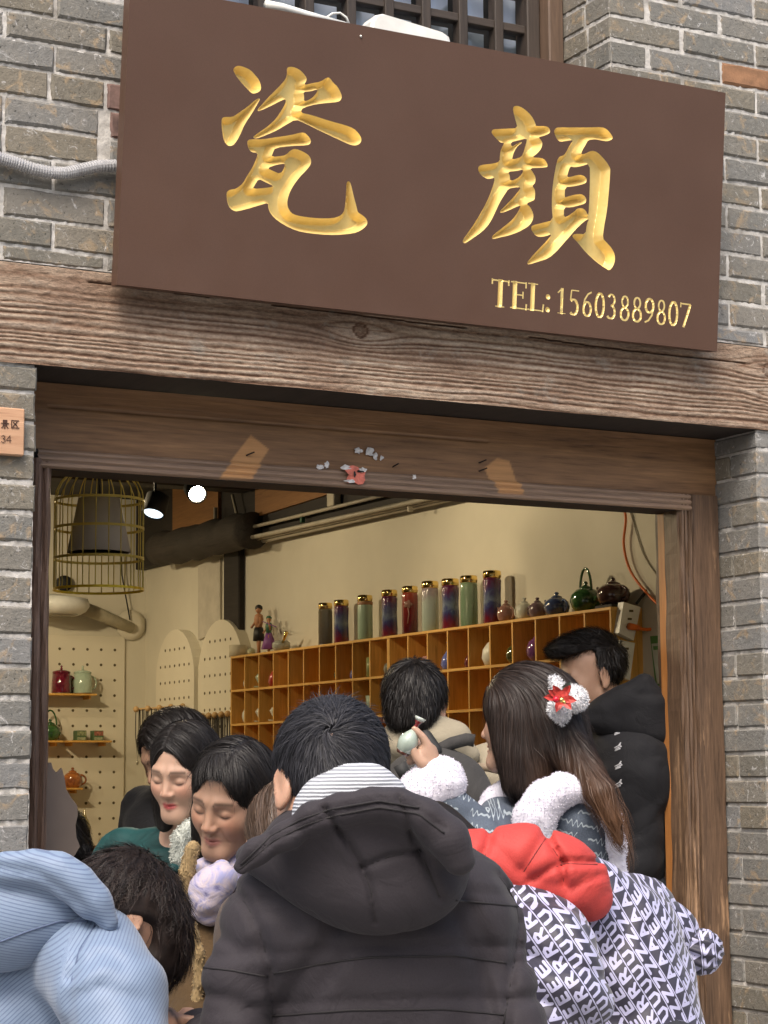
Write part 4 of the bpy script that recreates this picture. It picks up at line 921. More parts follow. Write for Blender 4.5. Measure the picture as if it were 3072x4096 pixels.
# bead necklace racks
M_BEAD = plain('wooden_bead', (.50, .32, .14), .5); M_CORDS = plain('dark_necklace', (.05, .042, .03), .6, var=.6, scale=60); M_SILV = plain('pendant_metal', (.35, .33, .25), .35, .8, var=.5, scale=60)
def rack(label, bar, cnt, drop, X=None, seed=1):
    r = np.random.RandomState(seed); e = empty('necklace_rack', bar[0], label, 'necklace rack', 'necklace racks')
    bar = [np.array(b) for b in bar]; MB().tube(bar, .007, 8).build('rack_bar', M_BEAD, e, True)
    for k in range(max(3, cnt//3)):
        p = bar[0]+(bar[1]-bar[0])*(k/(max(3, cnt//3)-1)); MB().ball(p+np.array([-.02, -.03, 0]), .017, 10).build('peg_ball', M_BEAD, e, True)
    for k in range(cnt):
        p = bar[0]+(bar[1]-bar[0])*((k+.5)/cnt)+np.array([-.015*r.rand(), -.02*r.rand(), 0]); L = drop*(.6+.4*r.rand()); s_ = .008+.008*r.rand()
        tdir = (bar[1]-bar[0])/np.linalg.norm(bar[1]-bar[0])
        pts = [p-tdir*s_, p-tdir*s_*1.1+np.array([0, 0, -L*.5]), p+np.array([0, 0, -L]), p+tdir*s_*1.1+np.array([0, 0, -L*.5]), p+tdir*s_]
        nk = MB().tube(pts, .0028, 5).build('necklace', M_CORDS, e)
        if k % 2 == 0: MB().ball(p+np.array([0, 0, -L-.008]), .010, 8, (.8, .5, 1.3)).build('pendant', [M_SILV, M_BEAD, G_WHITE][k % 3], nk, True)
rack('upper rack of wooden balls and hanging necklaces in the room corner', [P(550, 2838, X=4.2), P(735, 2826, X=4.43)], 15, .34, seed=2)
rack('lower rack of beads and necklaces near the back corner', [P(550, 3218, X=4.2), P(700, 3205, X=4.35)], 14, .30, seed=3)
rack('small rack of pendants between the two corner racks', [P(585, 3160, X=4.3), P(690, 3150, X=4.4)], 6, .12, seed=5)
rack('dense rack of dark necklaces beside the pigeon-hole shelf', [P(790, 2868, X=4.42), P(915, 2856, X=4.42)], 20, .36, seed=4)
# ---------------- pigeon-hole shelves on the right wall
yA = P(922, 2640, X=XS)[1]; yM = P(900+1355/2.074, 2640-0, X=XS)[1]; yZ = P(2443, 2412, X=XS)[1]
zTop = (P(922, 2638, X=XS)[2]+P(2443, 2410, X=XS)[2])/2
cellH = (P(922, 2641, X=XS)[2]-P(922, 2911, X=XS)[2])/2; th = .0115
def cubby(y0, y1, label, n=10, rows=5):
    e = empty('pigeon_hole_shelf', (XS, (y0+y1)/2, zTop-cellH*rows), label, 'shelf', 'pine pigeon-hole shelves')
    zb_ = zTop-cellH*rows
    MB().box((XS, y0, zTop-th), (XW-.006, y1, zTop), .0012).build('top_board', M_PINE, e)
    for r_ in range(1, rows+1):
        MB().box((XS+.0006, y0+th, zTop-r_*cellH-th), (XW-.007, y1-th, zTop-r_*cellH), .001).build('shelf_board', M_PINE, e)
    for k in range(n+1):
        y = y0+th/2+(y1-y0-th)*k/n
        if k in (0, n): MB().box((XS, y-th/2, zb_-th), (XW-.006, y+th/2, zTop-th-.0004), .001).build('side_board', M_PINEV, e)
        else:
            for r_ in range(rows): MB().box((XS+.0003, y-th/2*.8, zTop-(r_+1)*cellH+.0004), (XW-.0075, y+th/2*.8, zTop-r_*cellH-th-.0004)).build('divider', M_PINEV, e)
    MB().box((XW-.0058, y0+.001, zb_-th), (XW-.0008, y1-.001, zTop-.001)).build('back_board', M_PINEV, e)
    MB().box((XS+.01, y0+.01, ZF), (XW-.001, y1-.01, zb_-th-.002)).build('plinth', M_PINE, e)
    def cell(k, r_): return np.array([XS+.056, y0+th/2+(y1-y0-th)*(k+.5)/n, zTop-(r_+1)*cellH])
    return cell
cellN = cubby(yZ, yM, 'near pine pigeon-hole shelf unit below the teapots'); cellF = cubby(yM+.001, yA, 'far pine pigeon-hole shelf unit below the vacuum flasks')
# contents, far unit: index 0 is the near end (right in the picture)
def vaseo(c, pf, mat, label, name='small_vase', cat='vase', grp='little pots in the pigeon-holes'):
    pf = [(a_*1.12, b_*1.12) for a_, b_ in pf]
    o = MB().lathe(pf, c, 22).build(name, mat, None, True, c); return tag(o, label, cat, grp)
BALL = lambda r, h: [(.001, 0), (r*.5, 0), (r*.95, h*.25), (r, h*.5), (r*.8, h*.8), (r*.38, h*.95), (r*.42, h), (.001, h*.98)]
BOT = lambda r, h: [(.001, 0), (r*.8, 0), (r, h*.2), (r*.85, h*.45), (r*.4, h*.7), (r*.32, h*.9), (r*.45, h), (.001, h*.98)]
CUP = lambda r, h: [(.001, 0), (r*.5, 0), (r*.5, h*.08), (r*.9, h*.5), (r, h), (r*.93, h), (r*.8, h*.5), (.001, h*.2)]
CYL = lambda r, h: [(.001, 0), (r, 0), (r, h), (r*.9, h), (.001, h*.97)]
fo = np.array([0, -.018, 0])
def lidcup(c, label, mat=None):
    e = empty('lidded_bowl', c, label, 'bowl', 'white lidded bowls in the far shelf'); mat = mat or G_WHITE
    MB().lathe([(.001, 0), (.045, .004), (.05, .009), (.001, .007)], c, 22).build('saucer', mat, e, True)
    MB().lathe([(.02, .008), (.02, .014), (.04, .05), (.042, .056), (.001, .054)], c, 22).build('bowl_cup', mat, e, True)
    MB().lathe([(.040, .056), (.03, .070), (.008, .078), (.008, .086), (.001, .087)], c, 22).build('lid', mat, e, True)
vaseo(cellF(9, 0)+fo, BALL(.028, .06), glaze('silver_glaze', (.6, .58, .5)), 'small shiny silver pot in the top far left cell')
lidcup(cellF(8, 0)+fo, 'white lidded bowl in the top row of the far shelf', G_CEL)
vaseo(cellF(7, 0)+fo, BOT(.045, .11), glaze('bright_red_glaze', (.45, .03, .02), (.25, .01, .01)), 'shiny red bottle vase in the top row third cell')
vaseo(cellF(5, 0)+fo, CYL(.022, .085), G_BLUE, 'slim dark blue cup in the top row of the far shelf')
vaseo(cellF(3, 0)+fo, BALL(.026, .055), G_OLIVE, 'small dark olive pot in the top row of the far shelf')
vaseo(cellF(2, 0)+fo, BOT(.03, .07), glaze('cobalt_glaze', (.06, .08, .35)), 'small cobalt blue bottle in the top row of the far shelf')
vaseo(cellF(1, 0)+fo, CYL(.032, .08), glaze('glassy_green', (.25, .28, .12)), 'glassy green tumbler in the top row beside the pouring pot')
teapot(cellF(0, 0)+fo, .034, .06, glaze('grey_glaze', (.2, .2, .17)), 'small grey pouring pot with a spout in the end cell', (0, -1, 0), 'teapots')
teapot(cellF(9, 1)+fo, .034, .075, G_WHITE, 'white jug shaped pot in the second row left cell', (0, -1, 0), 'teapots', lidmat=G_PINK)
lidcup(cellF(8, 1)+fo, 'white lidded bowl in the second row, second cell from left'); lidcup(cellF(7, 1)+fo, 'white lidded bowl in the second row, third cell from left')
vaseo(cellF(1, 1)+fo, CUP(.035, .08), G_CEL, 'tall pale cup beside the foreground man hair in the second row')
vaseo(cellF(0, 1)+fo, BALL(.038, .075), glaze('teal_glaze', (.07, .22, .18)), 'round teal pot left of the man with the backpack')
vaseo(cellN(9, 0)+fo, CYL(.02, .05), glaze('dark_green2', (.05, .08, .05)), 'little dark green cup at the far end of the near shelf')
def pinkbox(c):
    return tag(MB().box(c+np.array([-.03, -.026, 0]), c+np.array([.03, .026, .068]), .004).build('pink_tin', plain('pink_relief', (.55, .26, .22), .5, var=.5, scale=70), None, False, c), 'pink square tin with red relief above the backpack man', 'tin')
pinkbox(cellN(8, 0)+fo)
vaseo(cellN(7, 0)+fo, BOT(.04, .105), glaze('lilac_blue_glaze', (.16, .20, .52), (.10, .12, .40)), 'lilac blue bottle vase in the near shelf')
vaseo(cellN(6, 0)+fo, BOT(.03, .08), G_RED, 'small dark red bottle right of the lilac blue vase')
vaseo(cellN(5, 0)+fo, [(.001, 0), (.03, 0), (.042, .03), (.038, .06), (.02, .085), (.001, .09)], plain('egg_white', (.75, .74, .66), .35), 'plain white egg shaped ornament in the near shelf', 'white_egg', 'ornament')
vaseo(cellN(4, 0)+fo, BALL(.036, .07), G_OLIVE, 'olive green round jar in the near shelf')
vaseo(cellN(3, 0)+fo, BALL(.043, .088), G_PURP, 'glossy purple round jar above the long haired woman')
vaseo(cellN(2, 0)+fo, [(.001, 0), (.04, 0), (.048, .025), (.035, .06), (.012, .085), (.001, .088)], G_PINK, 'dusky pink pear shaped pot by the forehead of the man in black')
vaseo(cellN(5, 2)+fo, CUP(.028, .05), G_WHITE, 'small white cup in the third row of the near shelf')
# ---------------- on top of the shelves
def flask_mat(name, stops, rough=.12, scale=18, stretch=None, bump=.12):
    t = NT(name); z_ = t.n('SeparateXYZ'); t.l(t.n('NewGeometry').outputs['Position'], z_.inputs[0])
    n = t.noise(scale, 5, .65, vec=t.n('NewGeometry').outputs['Position'], mapscale=(1, 1, .7), dist=1.5)
    h = t.math('DIVIDE', t.math('SUBTRACT', z_.outputs[2], float(zTop)), .175)
    f = t.math('ADD', h, t.math('MULTIPLY', t.math('SUBTRACT', n, .5), .55))
    t.color(t.ramp(f, stops)); t.set(Roughness=rough, Coat_Weight=.7, Coat_Roughness=.04)
    if bump: t.bump(t.n('TexVoronoi', Scale=90.0).outputs['Distance'], bump, .002)
    return t.m
FM = {'brown': flask_mat('flask_brown', [(0, (.05, .035, .02)), (1, (.11, .085, .04))], bump=.8),
      'blue': flask_mat('flask_blue', [(.12, (.16, .012, .03)), (.32, (.06, .03, .10)), (.42, (.05, .06, .18)), (.55, (.16, .20, .28)), (.75, (.06, .06, .16)), (.95, (.10, .015, .06))]),
      'cel': flask_mat('flask_celadon', [(0, (.30, .42, .30)), (1, (.36, .47, .35))], rough=.3, bump=0),
      'red': flask_mat('flask_red', [(0, (.07, .008, .012)), (.6, (.16, .015, .015)), (1, (.30, .05, .03))], bump=0),
      'pale': flask_mat('flask_pale', [(0, (.34, .42, .36)), (.7, (.40, .46, .42)), (1, (.33, .27, .30))], bump=.1),
      'green': flask_mat('flask_green', [(0, (.16, .28, .17)), (1, (.24, .35, .22))], bump=.9)}
XT = XS+.062
def flask(u, v0, v1, key, label, wpx=62, collar=False):
    b = P(u, v0, X=XT); t_ = P(u, v1, X=XT); H = t_[2]-zTop; c = np.array([XT, b[1], zTop]); R_ = wpx*.5*np.linalg.norm(b-CAM)/F*.985
    e = empty('vacuum_flask', c, label, 'flask', 'lidded ceramic flasks on the shelf')
    hb = H*.86
    wob = .93 if key == 'blue' else 1.0
    MB().lathe([(.001, 0), (R_*.93, 0), (R_, .006), (R_, hb*.25), (R_*wob, hb*.6), (R_*.99, hb*.94), (R_*.92, hb), (.001, hb)], c, 28).build('flask_body', FM[key], e, True)
    MB().lathe([(R_*.90, hb), (R_*.98, hb+.002), (R_*1.0, hb+(H-hb)*.5), (R_*.97, H-.003), (R_*.86, H), (.001, H-.001)], c, 28).build('flask_lid', M_GOLD, e, True)
    if collar: MB().lathe([(R_*1.01, hb-.016), (R_*1.02, hb-.014), (R_*1.02, hb-.003), (R_*1.0, hb-.001)], c, 28).build('flask_collar', plain('tan_collar', (.35, .17, .08), .5), e, True)
    if key == 'red':
        o_ = c+np.array([-R_*.72, -R_*.72, hb*.72]); _f = MB().ball(o_, .014, 10, (1, 1, 1)); fr_ = _f.build('flower_relief', G_PINK, e, True)
        for k in range(5):
            a = k*2*math.pi/5; MB().ball(o_+np.array([.010*math.cos(a), -.010*math.cos(a), .012*math.sin(a)]), .0075, 8).build('petal', G_PINK, fr_, True)
        MB().tube([o_-np.array([0, 0, .012]), o_+np.array([.004, -.004, -.04]), o_+np.array([-.001, .001, -.085])], .0028, 6).build('stem_relief', G_PINK, e, True)
    return e
fl_ = [(1302, 2575, 2412, 'brown', 'dark brown embossed flask, leftmost of the flasks on the shelf', 58), (1366, 2568, 2400, 'blue', 'blue and crimson flask second from the left', 62), (1461, 2548, 2381, 'cel', 'plain celadon flask with a tan collar under its lid', 62), (1559, 2537, 2360, 'blue', 'waisted blue and purple flask between celadon and dark red ones', 66),
       (1641, 2523, 2345, 'red', 'dark red flask with a pale flower relief', 66), (1722, 2512, 2325, 'pale', 'pale grey green flask right of the dark red one', 70), (1803, 2500, 2315, 'blue', 'deep blue and purple flask left of the green embossed one', 72), (1877, 2488, 2303, 'green', 'green embossed flask beside the tallest one', 72), (1970, 2472, 2283, 'blue', 'blue and red flask, rightmost and largest looking on the shelf', 76)]
for i, (u, v0, v1, k, lb, wp) in enumerate(fl_): flask(u, v0, v1, k, lb, wp, collar=(i == 2))
def ontop(u, X=XT): b = P(u, 2450, X=X); return np.array([X, b[1], zTop])
SD = (0, -1, 0)
teapot(ontop(2025), .035, .068, G_PINK, 'dusky pink teapot beside the rightmost flask', SD, 'teapots')
teapot(ontop(2098), .031, .068, G_WHITE, 'small white teapot between the pink and mauve ones', (-.3, 1, 0), 'teapots')
teapot(ontop(2150, XT+.01), .032, .064, glaze('mauve_glaze', (.20, .13, .15)), 'small mauve teapot left of the blue teapot', (-.3, 1, 0), 'teapots')
teapot(ontop(2228), .046, .070, G_BLUE, 'glossy blue teapot in the middle of the teapot row', SD, 'teapots')
teapot(ontop(2345), .055, .088, G_GREEN, 'green teapot with a tall hooped top handle on the shelf', (0, 1, 0), 'teapots', top=True)
c = ontop(2455); e = empty('wooden_block', c, 'dark wooden stand under the brown teapot at the shelf end', 'stand'); MB().box(c+np.array([-.05, -.06, 0]), c+np.array([.05, .05, .012]), .002).build('stand_top', M_DARKWOOD, e); MB().box(c+np.array([-.04, -.05, -.001]), c+np.array([.04, .04, .0001])).build('stand_foot', M_DARKWOOD, e)
teapot(c+np.array([0, 0, .0125]), .058, .078, G_BROWN, 'dark brown teapot at the near end of the shelf', SD, 'teapots')
# figurines, bowl and roll at the far end
def figurine(u, label, cols_, h, pose):
    c = ontop(u); e = empty('figurine', c, label, 'figurine', 'plastic figurines on the shelf'); h *= 1.1; s = h/.19; c = np.array(c)
    MB().lathe([(.001, 0), (.026*s, 0), (.026*s, .006), (.001, .006)], c, 18).build('figure_base', G_OLIVE if pose else M_GREYC, e, True)
    for sx in (-1, 1): MB().tube([c+[sx*.006*s, sx*.011*s, .006], c+[sx*.004*s, sx*.012*s, .045*s], c+[0, sx*.008*s, .088*s]], [.006*s, .0075*s, .010*s], 8).build('figure_leg', cols_[0], e, True)
    if pose: MB().lathe([(.034*s, .02*s), (.024*s, .06*s), (.013*s, .10*s), (.001, .10*s)], c, 14, fn=lambda a, z_: 1+.25*math.sin(5*a)).build('figure_skirt', cols_[1], e, True)
    else: MB().lathe([(.022*s, .05*s), (.020*s, .08*s), (.016*s, .10*s), (.001, .10*s)], c, 12, fn=lambda a, z_: 1+.1*math.sin(6*a)).build('figure_shorts', cols_[1], e, True)
    MB().lathe([(.012*s, .095*s), (.018*s, .13*s), (.015*s, .145*s), (.006*s, .152*s), (.001, .153*s)], c, 12).build('figure_torso', cols_[2], e, True)
    MB().ball(c+[0, 0, .166*s], .0125*s, 10, (1, 1, 1.15)).build('figure_head', cols_[0], e, True)
    MB().ball(c+[.002, .003, .172*s], .015*s, 10, (1, 1, .9)).build('figure_hair', cols_[3], e, True)
    for sx in (-1, 1):
        tip = [-.02*s, sx*.03*s-.01, (.10 if not pose or sx > 0 else .16)*s]; MB().tube([c+[0, sx*.015*s, .14*s], c+[-.006*s, sx*.028*s, .115*s], c+tip], .0045*s, 7).build('figure_arm', cols_[0], e, True)
    if pose: MB().tube([c+[-.01, .05, .16*s], c+[-.02, -.02, .145*s], c+[-.02, -.13, .12*s]], .0022, 6).build('figure_staff', cols_[4], e, True)
M_FSK = plain('figure_skin', (.50, .24, .12), .5); M_FPU = plain('figure_purple', (.25, .08, .30), .45); M_FGR = plain('figure_green', (.05, .15, .08), .45); M_FHA = plain('figure_black', (.02, .018, .015), .5); M_FRE = plain('figure_red', (.45, .06, .03), .5)
figurine(1035, 'bare chested toy figurine in black shorts on the far shelf end', [M_FSK, M_FHA, M_FSK, M_FHA], .235, 0)
figurine(1075, 'toy figurine in a green and purple skirt holding a thin staff', [M_FSK, M_FPU, M_FGR, M_FGR, M_FPU], .175, 1)
c = ontop(1125); e = empty('mortar_bowl', c, 'pale grey bowl with a golden pestle beside the figurines', 'bowl')
MB().lathe([(.001, 0), (.03, 0), (.046, .02), (.045, .042), (.03, .055), (.025, .055), (.001, .05)], c, 22).build('bowl_body', glaze('grey_bowl', (.45, .45, .38)), e, True)
MB().tube([c+[-.01, -.03, .035], c+[-.02, -.10, .088]], [.006, .009], 10).build('pestle', M_GOLD, e, True)
c = ontop(950); o = MB().lathe(CYL(.043, .062), c, 24).build('cream_roll', plain('cream_roll', (.58, .52, .38), .8), None, True, c); tag(o, 'plain cream paper roll standing at the far end of the shelf', 'paper roll')
c = ontop(1005); o = MB().ball(c+[0, 0, .02], .02, 12).build('glass_ball', plain('crystal', (.6, .6, .4), .05, .2), None, True, c); tag(o, 'small glassy ball between the cream roll and the figurines', 'glass ball')
# ---------------- power strips, cords and poster at the near end
def power(u0, v0, u1, v1, X, label, d_=.03):
    a = P(u0, v0, X=X); b = P(u1, v1, X=X); e = empty('power_strip', a, label, 'power strip', 'white power strips')
    ax = b-a; L = np.linalg.norm(ax); ax /= L; sd_ = np.cross(ax, (1, 0, 0)); sd_ /= np.linalg.norm(sd_); out = np.array([-1., 0, 0]); m = MB(); w2 = .030; V = []
    for q in (0, L):
        for k in ((-w2, 0), (w2, 0), (w2*.9, .03), (-w2*.9, .03)): V.append(a+ax*q+sd_*k[0]+out*k[1])
    m.add(V, [(0, 1, 2, 3), (7, 6, 5, 4), (0, 4, 5, 1), (1, 5, 6, 2), (2, 6, 7, 3), (3, 7, 4, 0)]); m.build('strip_body', M_WHITEP, e)
    for k in range(3):
        q = a+ax*L*(.22+.25*k)+out*.0305
        MB().box(q-np.array([.0005, .004, .008]), q+np.array([.0005, .004, .008])).build('socket_slot', M_HOLE, e)
    return e
def ystrip(outl, label):
    a = [P(u, v, Y=yZ-.036) for u, v in outl]; e = empty('power_strip', a[3], label, 'power strip', 'white power strips'); n = len(a)
    V = [tuple(q) for q in a]+[(q[0], yZ-.001, q[2]) for q in a]
    mk('strip_body', V, [tuple(range(n)), tuple(range(n, 2*n))[::-1]]+[(i, n+i, n+(i+1) % n, (i+1) % n) for i in range(n)], M_WHITEP, e)
    for k in range(3):
        q = (a[0]+a[1])/2*(1-(.2+.25*k))+(a[2]+a[3])/2*(.2+.25*k); MB().box(q+np.array([-.009, -.0015, -.004]), q+np.array([.009, -.0005, .004])).build('socket_slot', M_HOLE, e)
ystrip([(2495, 2408), (2563, 2428), (2535, 2562), (2476, 2532)], 'white power strip hanging on the near end of the shelf')
ystrip([(2480, 2560), (2540, 2572), (2520, 2720), (2462, 2700)], 'lower white power strip behind the hair of the man in black')
def cord(pts, r, mat, label, name='cord'):
    a = [np.array(p) for p in pts]; out = []
    for i in range(len(a)-1):
        p0 = a[max(i-1, 0)]; p1 = a[i]; p2 = a[i+1]; p3 = a[min(i+2, len(a)-1)]
        for k in range(8):
            t = k/8; out.append(.5*((2*p1)+(-p0+p2)*t+(2*p0-5*p1+4*p2-p3)*t*t+(-p0+3*p1-3*p2+p3)*t**3))
    out.append(a[-1]); o = MB().tube(out, r, 8).build(name, mat, None, True, a[0]); return tag(o, label, 'cord')
M_ORC = plain('orange_cord', (.72, .16, .02), .45)
cord([P(u, v, X=4.48) for u, v in ((2490, 2020), (2503, 2075), (2495, 2180), (2520, 2280), (2580, 2365), (2640, 2425), (2680, 2460))], .0052, M_ORC, 'orange extension cord hanging down the wall inside the right jamb')
cord([P(u, v, Y=yZ-.05) for u, v in ((2662, 2480), (2635, 2508), (2590, 2518), (2545, 2512))], .006, M_ORC, 'short orange cord end plugged into the upper power strip')
c = P(2515, 2505, Y=yZ-.05); o = MB().tube([c, P(2555, 2512, Y=yZ-.05)], [.013, .011], 10).build('orange_plug', M_ORC, None, True, c); tag(o, 'orange plug in the upper power strip', 'plug')
cord([P(2545, 2415, Y=yZ-.02), P(2590, 2360, Y=yZ-.03), P(2660, 2285, Y=yZ-.04)], .0055, M_BLACK, 'thick black cable leaving the power strip towards the jamb')
cord([P(u, v, X=4.495) for u, v in ((2515, 2020), (2545, 2130), (2580, 2230), (2640, 2320))], .003, M_PIPE, 'thin grey cable on the wall right of the orange cord')
po = empty('payment_poster', P(2660, 2700, X=4.45), 'green and white notice half hidden behind the right jamb', 'notice')
MG = plain('poster_green', (.10, .26, .07), .5); MW = plain('poster_white', (.55, .58, .48), .5)
xslab([(2600, 2545), (2660, 2540), (2690, 2740), (2622, 2745)], 4.485, 4.488, 'notice_board', MG, po)
xslab([(2606, 2575), (2662, 2570), (2682, 2730), (2628, 2735)], 4.4825, 4.4845, 'notice_panel', MW, po)
xslab([(2612, 2585), (2662, 2582), (2663, 2596), (2614, 2600)], 4.48, 4.482, 'green_heading', MG, po)
# ================================================================== people: signed-distance modelling
def _h3(a, b, c, s):
    n = (a*374761393+b*668265263+c*2147483647+s*144665) & 0x7fffffff
    n = ((n ^ (n >> 13))*1274126177) & 0x7fffffff
    return ((n ^ (n >> 16)) & 0xffff)/65535.0
def n3(p, sc=1.0, s=0):
    q = p*sc; i = np.floor(q).astype(np.int64); f = q-i; f = f*f*(3-2*f); r = 0
    for dx in (0, 1):
        for dy in (0, 1):
            for dz in (0, 1):
                w_ = (f[:, 0] if dx else 1-f[:, 0])*(f[:, 1] if dy else 1-f[:, 1])*(f[:, 2] if dz else 1-f[:, 2])
                r = r+w_*_h3(i[:, 0]+dx, i[:, 1]+dy, i[:, 2]+dz, s)
    return r
def f3(p, sc, s=0, o=3): return sum(n3(p, sc*2**k, s+k)*.5**(k+1) for k in range(o))-.5+.5**(o+1)
def rc(p, a, b, ra, rb_):
    a = np.asarray(a, float); b = np.asarray(b, float); ab = b-a; t = np.clip(((p-a) @ ab)/(ab @ ab+1e-12), 0, 1)
    return np.linalg.norm(p-(a+t[:, None]*ab), axis=1)-(ra+(rb_-ra)*t)
def ell(p, c, r, B=None):
    q = p-np.asarray(c, float)
    if B is not None: q = q @ np.asarray(B).T
    r = np.asarray(r, float); k0 = np.linalg.norm(q/r, axis=1); k1 = np.linalg.norm(q/(r*r), axis=1)+1e-9
    return k0*(k0-1)/k1
def sm(a, b, k):
    h = np.maximum(k-np.abs(a-b), 0)/k; return np.minimum(a, b)-h*h*k*.25
def sx(a, b, k): return -sm(-a, -b, k)
def chain(p, pts, r, k=None):
    d = None
    r = r if hasattr(r, '__len__') else [r]*len(pts)
    for i in range(len(pts)-1):
        e = rc(p, pts[i], pts[i+1], r[i], r[i+1]); d = e if d is None else (sm(d, e, k) if k else np.minimum(d, e))
    return d
def seam(p, pts, w_=.006, dep=.006):
    """groove depth field along a polyline"""
    d = chain(p, pts, 0.0); return dep*np.exp(-(d/w_)**2)
def nets(fn, xs, ys, zs, stride=4):
    nx, ny, nz = len(xs), len(ys), len(zs)
    G_ = np.stack(np.meshgrid(xs, ys, zs, indexing='ij'), -1)
    cx, cy, cz = [np.arange(0, n, stride) for n in (nx, ny, nz)]
    C_ = G_[np.ix_(cx, cy, cz)]; cv = fn(C_.reshape(-1, 3)).reshape(C_.shape[:3])
    V = cv.repeat(stride, 0).repeat(stride, 1).repeat(stride, 2)[:nx, :ny, :nz].copy()
    st_ = max(np.diff(xs).max(), np.diff(ys).max(), np.diff(zs).max())*stride
    near = (np.abs(cv) < st_*2.2)
    m = near.repeat(stride, 0).repeat(stride, 1).repeat(stride, 2)[:nx, :ny, :nz]
    pts = G_[m]; V[m] = fn(pts)
    s = V < 0
    c = [s[i:nx-1+i, j:ny-1+j, k:nz-1+k] for i in (0, 1) for j in (0, 1) for k in (0, 1)]
    cnt = sum(a.astype(np.int8) for a in c); act = (cnt > 0) & (cnt < 8)
    idx = -np.ones(act.shape, np.int64); ai = np.argwhere(act); idx[act] = np.arange(len(ai))
    acc = np.zeros((len(ai), 3)); num = np.zeros(len(ai))
    cor = [(i, j, k) for i in (0, 1) for j in (0, 1) for k in (0, 1)]
    for a in cor:
        for b in cor:
            if sum(b) > sum(a) and sum(abs(a[q]-b[q]) for q in range(3)) == 1:
                ia = tuple((ai+a).T); ib = tuple((ai+b).T); va, vb = V[ia], V[ib]; k = (va < 0) != (vb < 0)
                t = np.where(k, va/(va-vb+1e-12), 0)[:, None]
                acc += np.where(k[:, None], G_[ia]*(1-t)+G_[ib]*t, 0); num += k
    vert = acc/num[:, None]
    F_ = []
    for ax in range(3):
        o1, o2 = [(1, 2), (2, 0), (0, 1)][ax]
        sl0 = [slice(1, -1)]*3; sl1 = [slice(1, -1)]*3
        sl0[ax] = slice(0, -1); sl1[ax] = slice(1, None)
        A = s[tuple(sl0)]; Bs = s[tuple(sl1)]; e = np.argwhere(A != Bs)
        off = np.ones(3, int); off[ax] = 0; e2 = e+off
        sg = A[tuple(e.T)]
        def cell(d1, d2):
            q = e2.copy(); q[:, o1] += d1; q[:, o2] += d2; return idx[tuple(q.T)]
        q = np.stack([cell(-1, -1), cell(0, -1), cell(0, 0), cell(-1, 0)], 1)
        q[~sg] = q[~sg][:, ::-1]; F_.append(q)
    Fq = np.concatenate(F_); Fq = Fq[(Fq >= 0).all(1)]
    return vert, Fq
def axis_pts(lo, hi, step, fine=None, fstep=None):
    """grid coordinates, finer between fine[0] and fine[1]"""
    if fine is None: return np.arange(lo, hi+step, step)
    out = [lo]; 
    while out[-1] < hi: out.append(out[-1]+(fstep if fine[0] < out[-1] < fine[1] else step))
    return np.array(out)
def sdf_obj(name, fn, lo, hi, step, mat, parent, fine=None, fstep=None, attrs=None, cols=None, smooth=True):
    ax = [axis_pts(lo[i], hi[i], step, None if fine is None else (fine[0][i], fine[1][i]), fstep) for i in range(3)]
    v, f = nets(fn, *ax)
    return mk(name, v, f, mat, parent, smooth, attrs={k: g_(v) for k, g_ in (attrs or {}).items()}, cols={k: g_(v) for k, g_ in (cols or {}).items()}), v, f
# ------------------------------------------------------------------ head
class Head:
    def __init__(s, lm, img, yaw, pitch=0, roll=0, sc=1.0):
        """lm: landmark in head space (x right, y to the face, z up), img: where it is in the place"""
        img = np.array(img, float); v = img-CAM; v[2] = 0; v /= np.linalg.norm(v)
        a = math.radians(yaw); h = np.array([v[0]*math.cos(a)-v[1]*math.sin(a), v[0]*math.sin(a)+v[1]*math.cos(a), 0])
        p = math.radians(pitch); f = h*math.cos(p)+np.array([0, 0, -math.sin(p)]); u = h*math.sin(p)+np.array([0, 0, math.cos(p)])
        ca = v # roll about the line of sight, positive clockwise in the picture
        r = math.radians(roll)
        def rot(w_): return w_*math.cos(r)+np.cross(ca, w_)*math.sin(r)+ca*ca.dot(w_)*(1-math.cos(r))
        s.f, s.u = rot(f), rot(u); s.r = np.cross(s.f, s.u); s.B = np.array([s.r, s.f, s.u]); s.s = sc; s.h = h
        s.c = img-(np.array(lm)*sc) @ s.B
    def loc(s, p): return ((p-s.c) @ s.B.T)/s.s
    def wor(s, q): return s.c+(np.asarray(q, float)*s.s) @ s.B
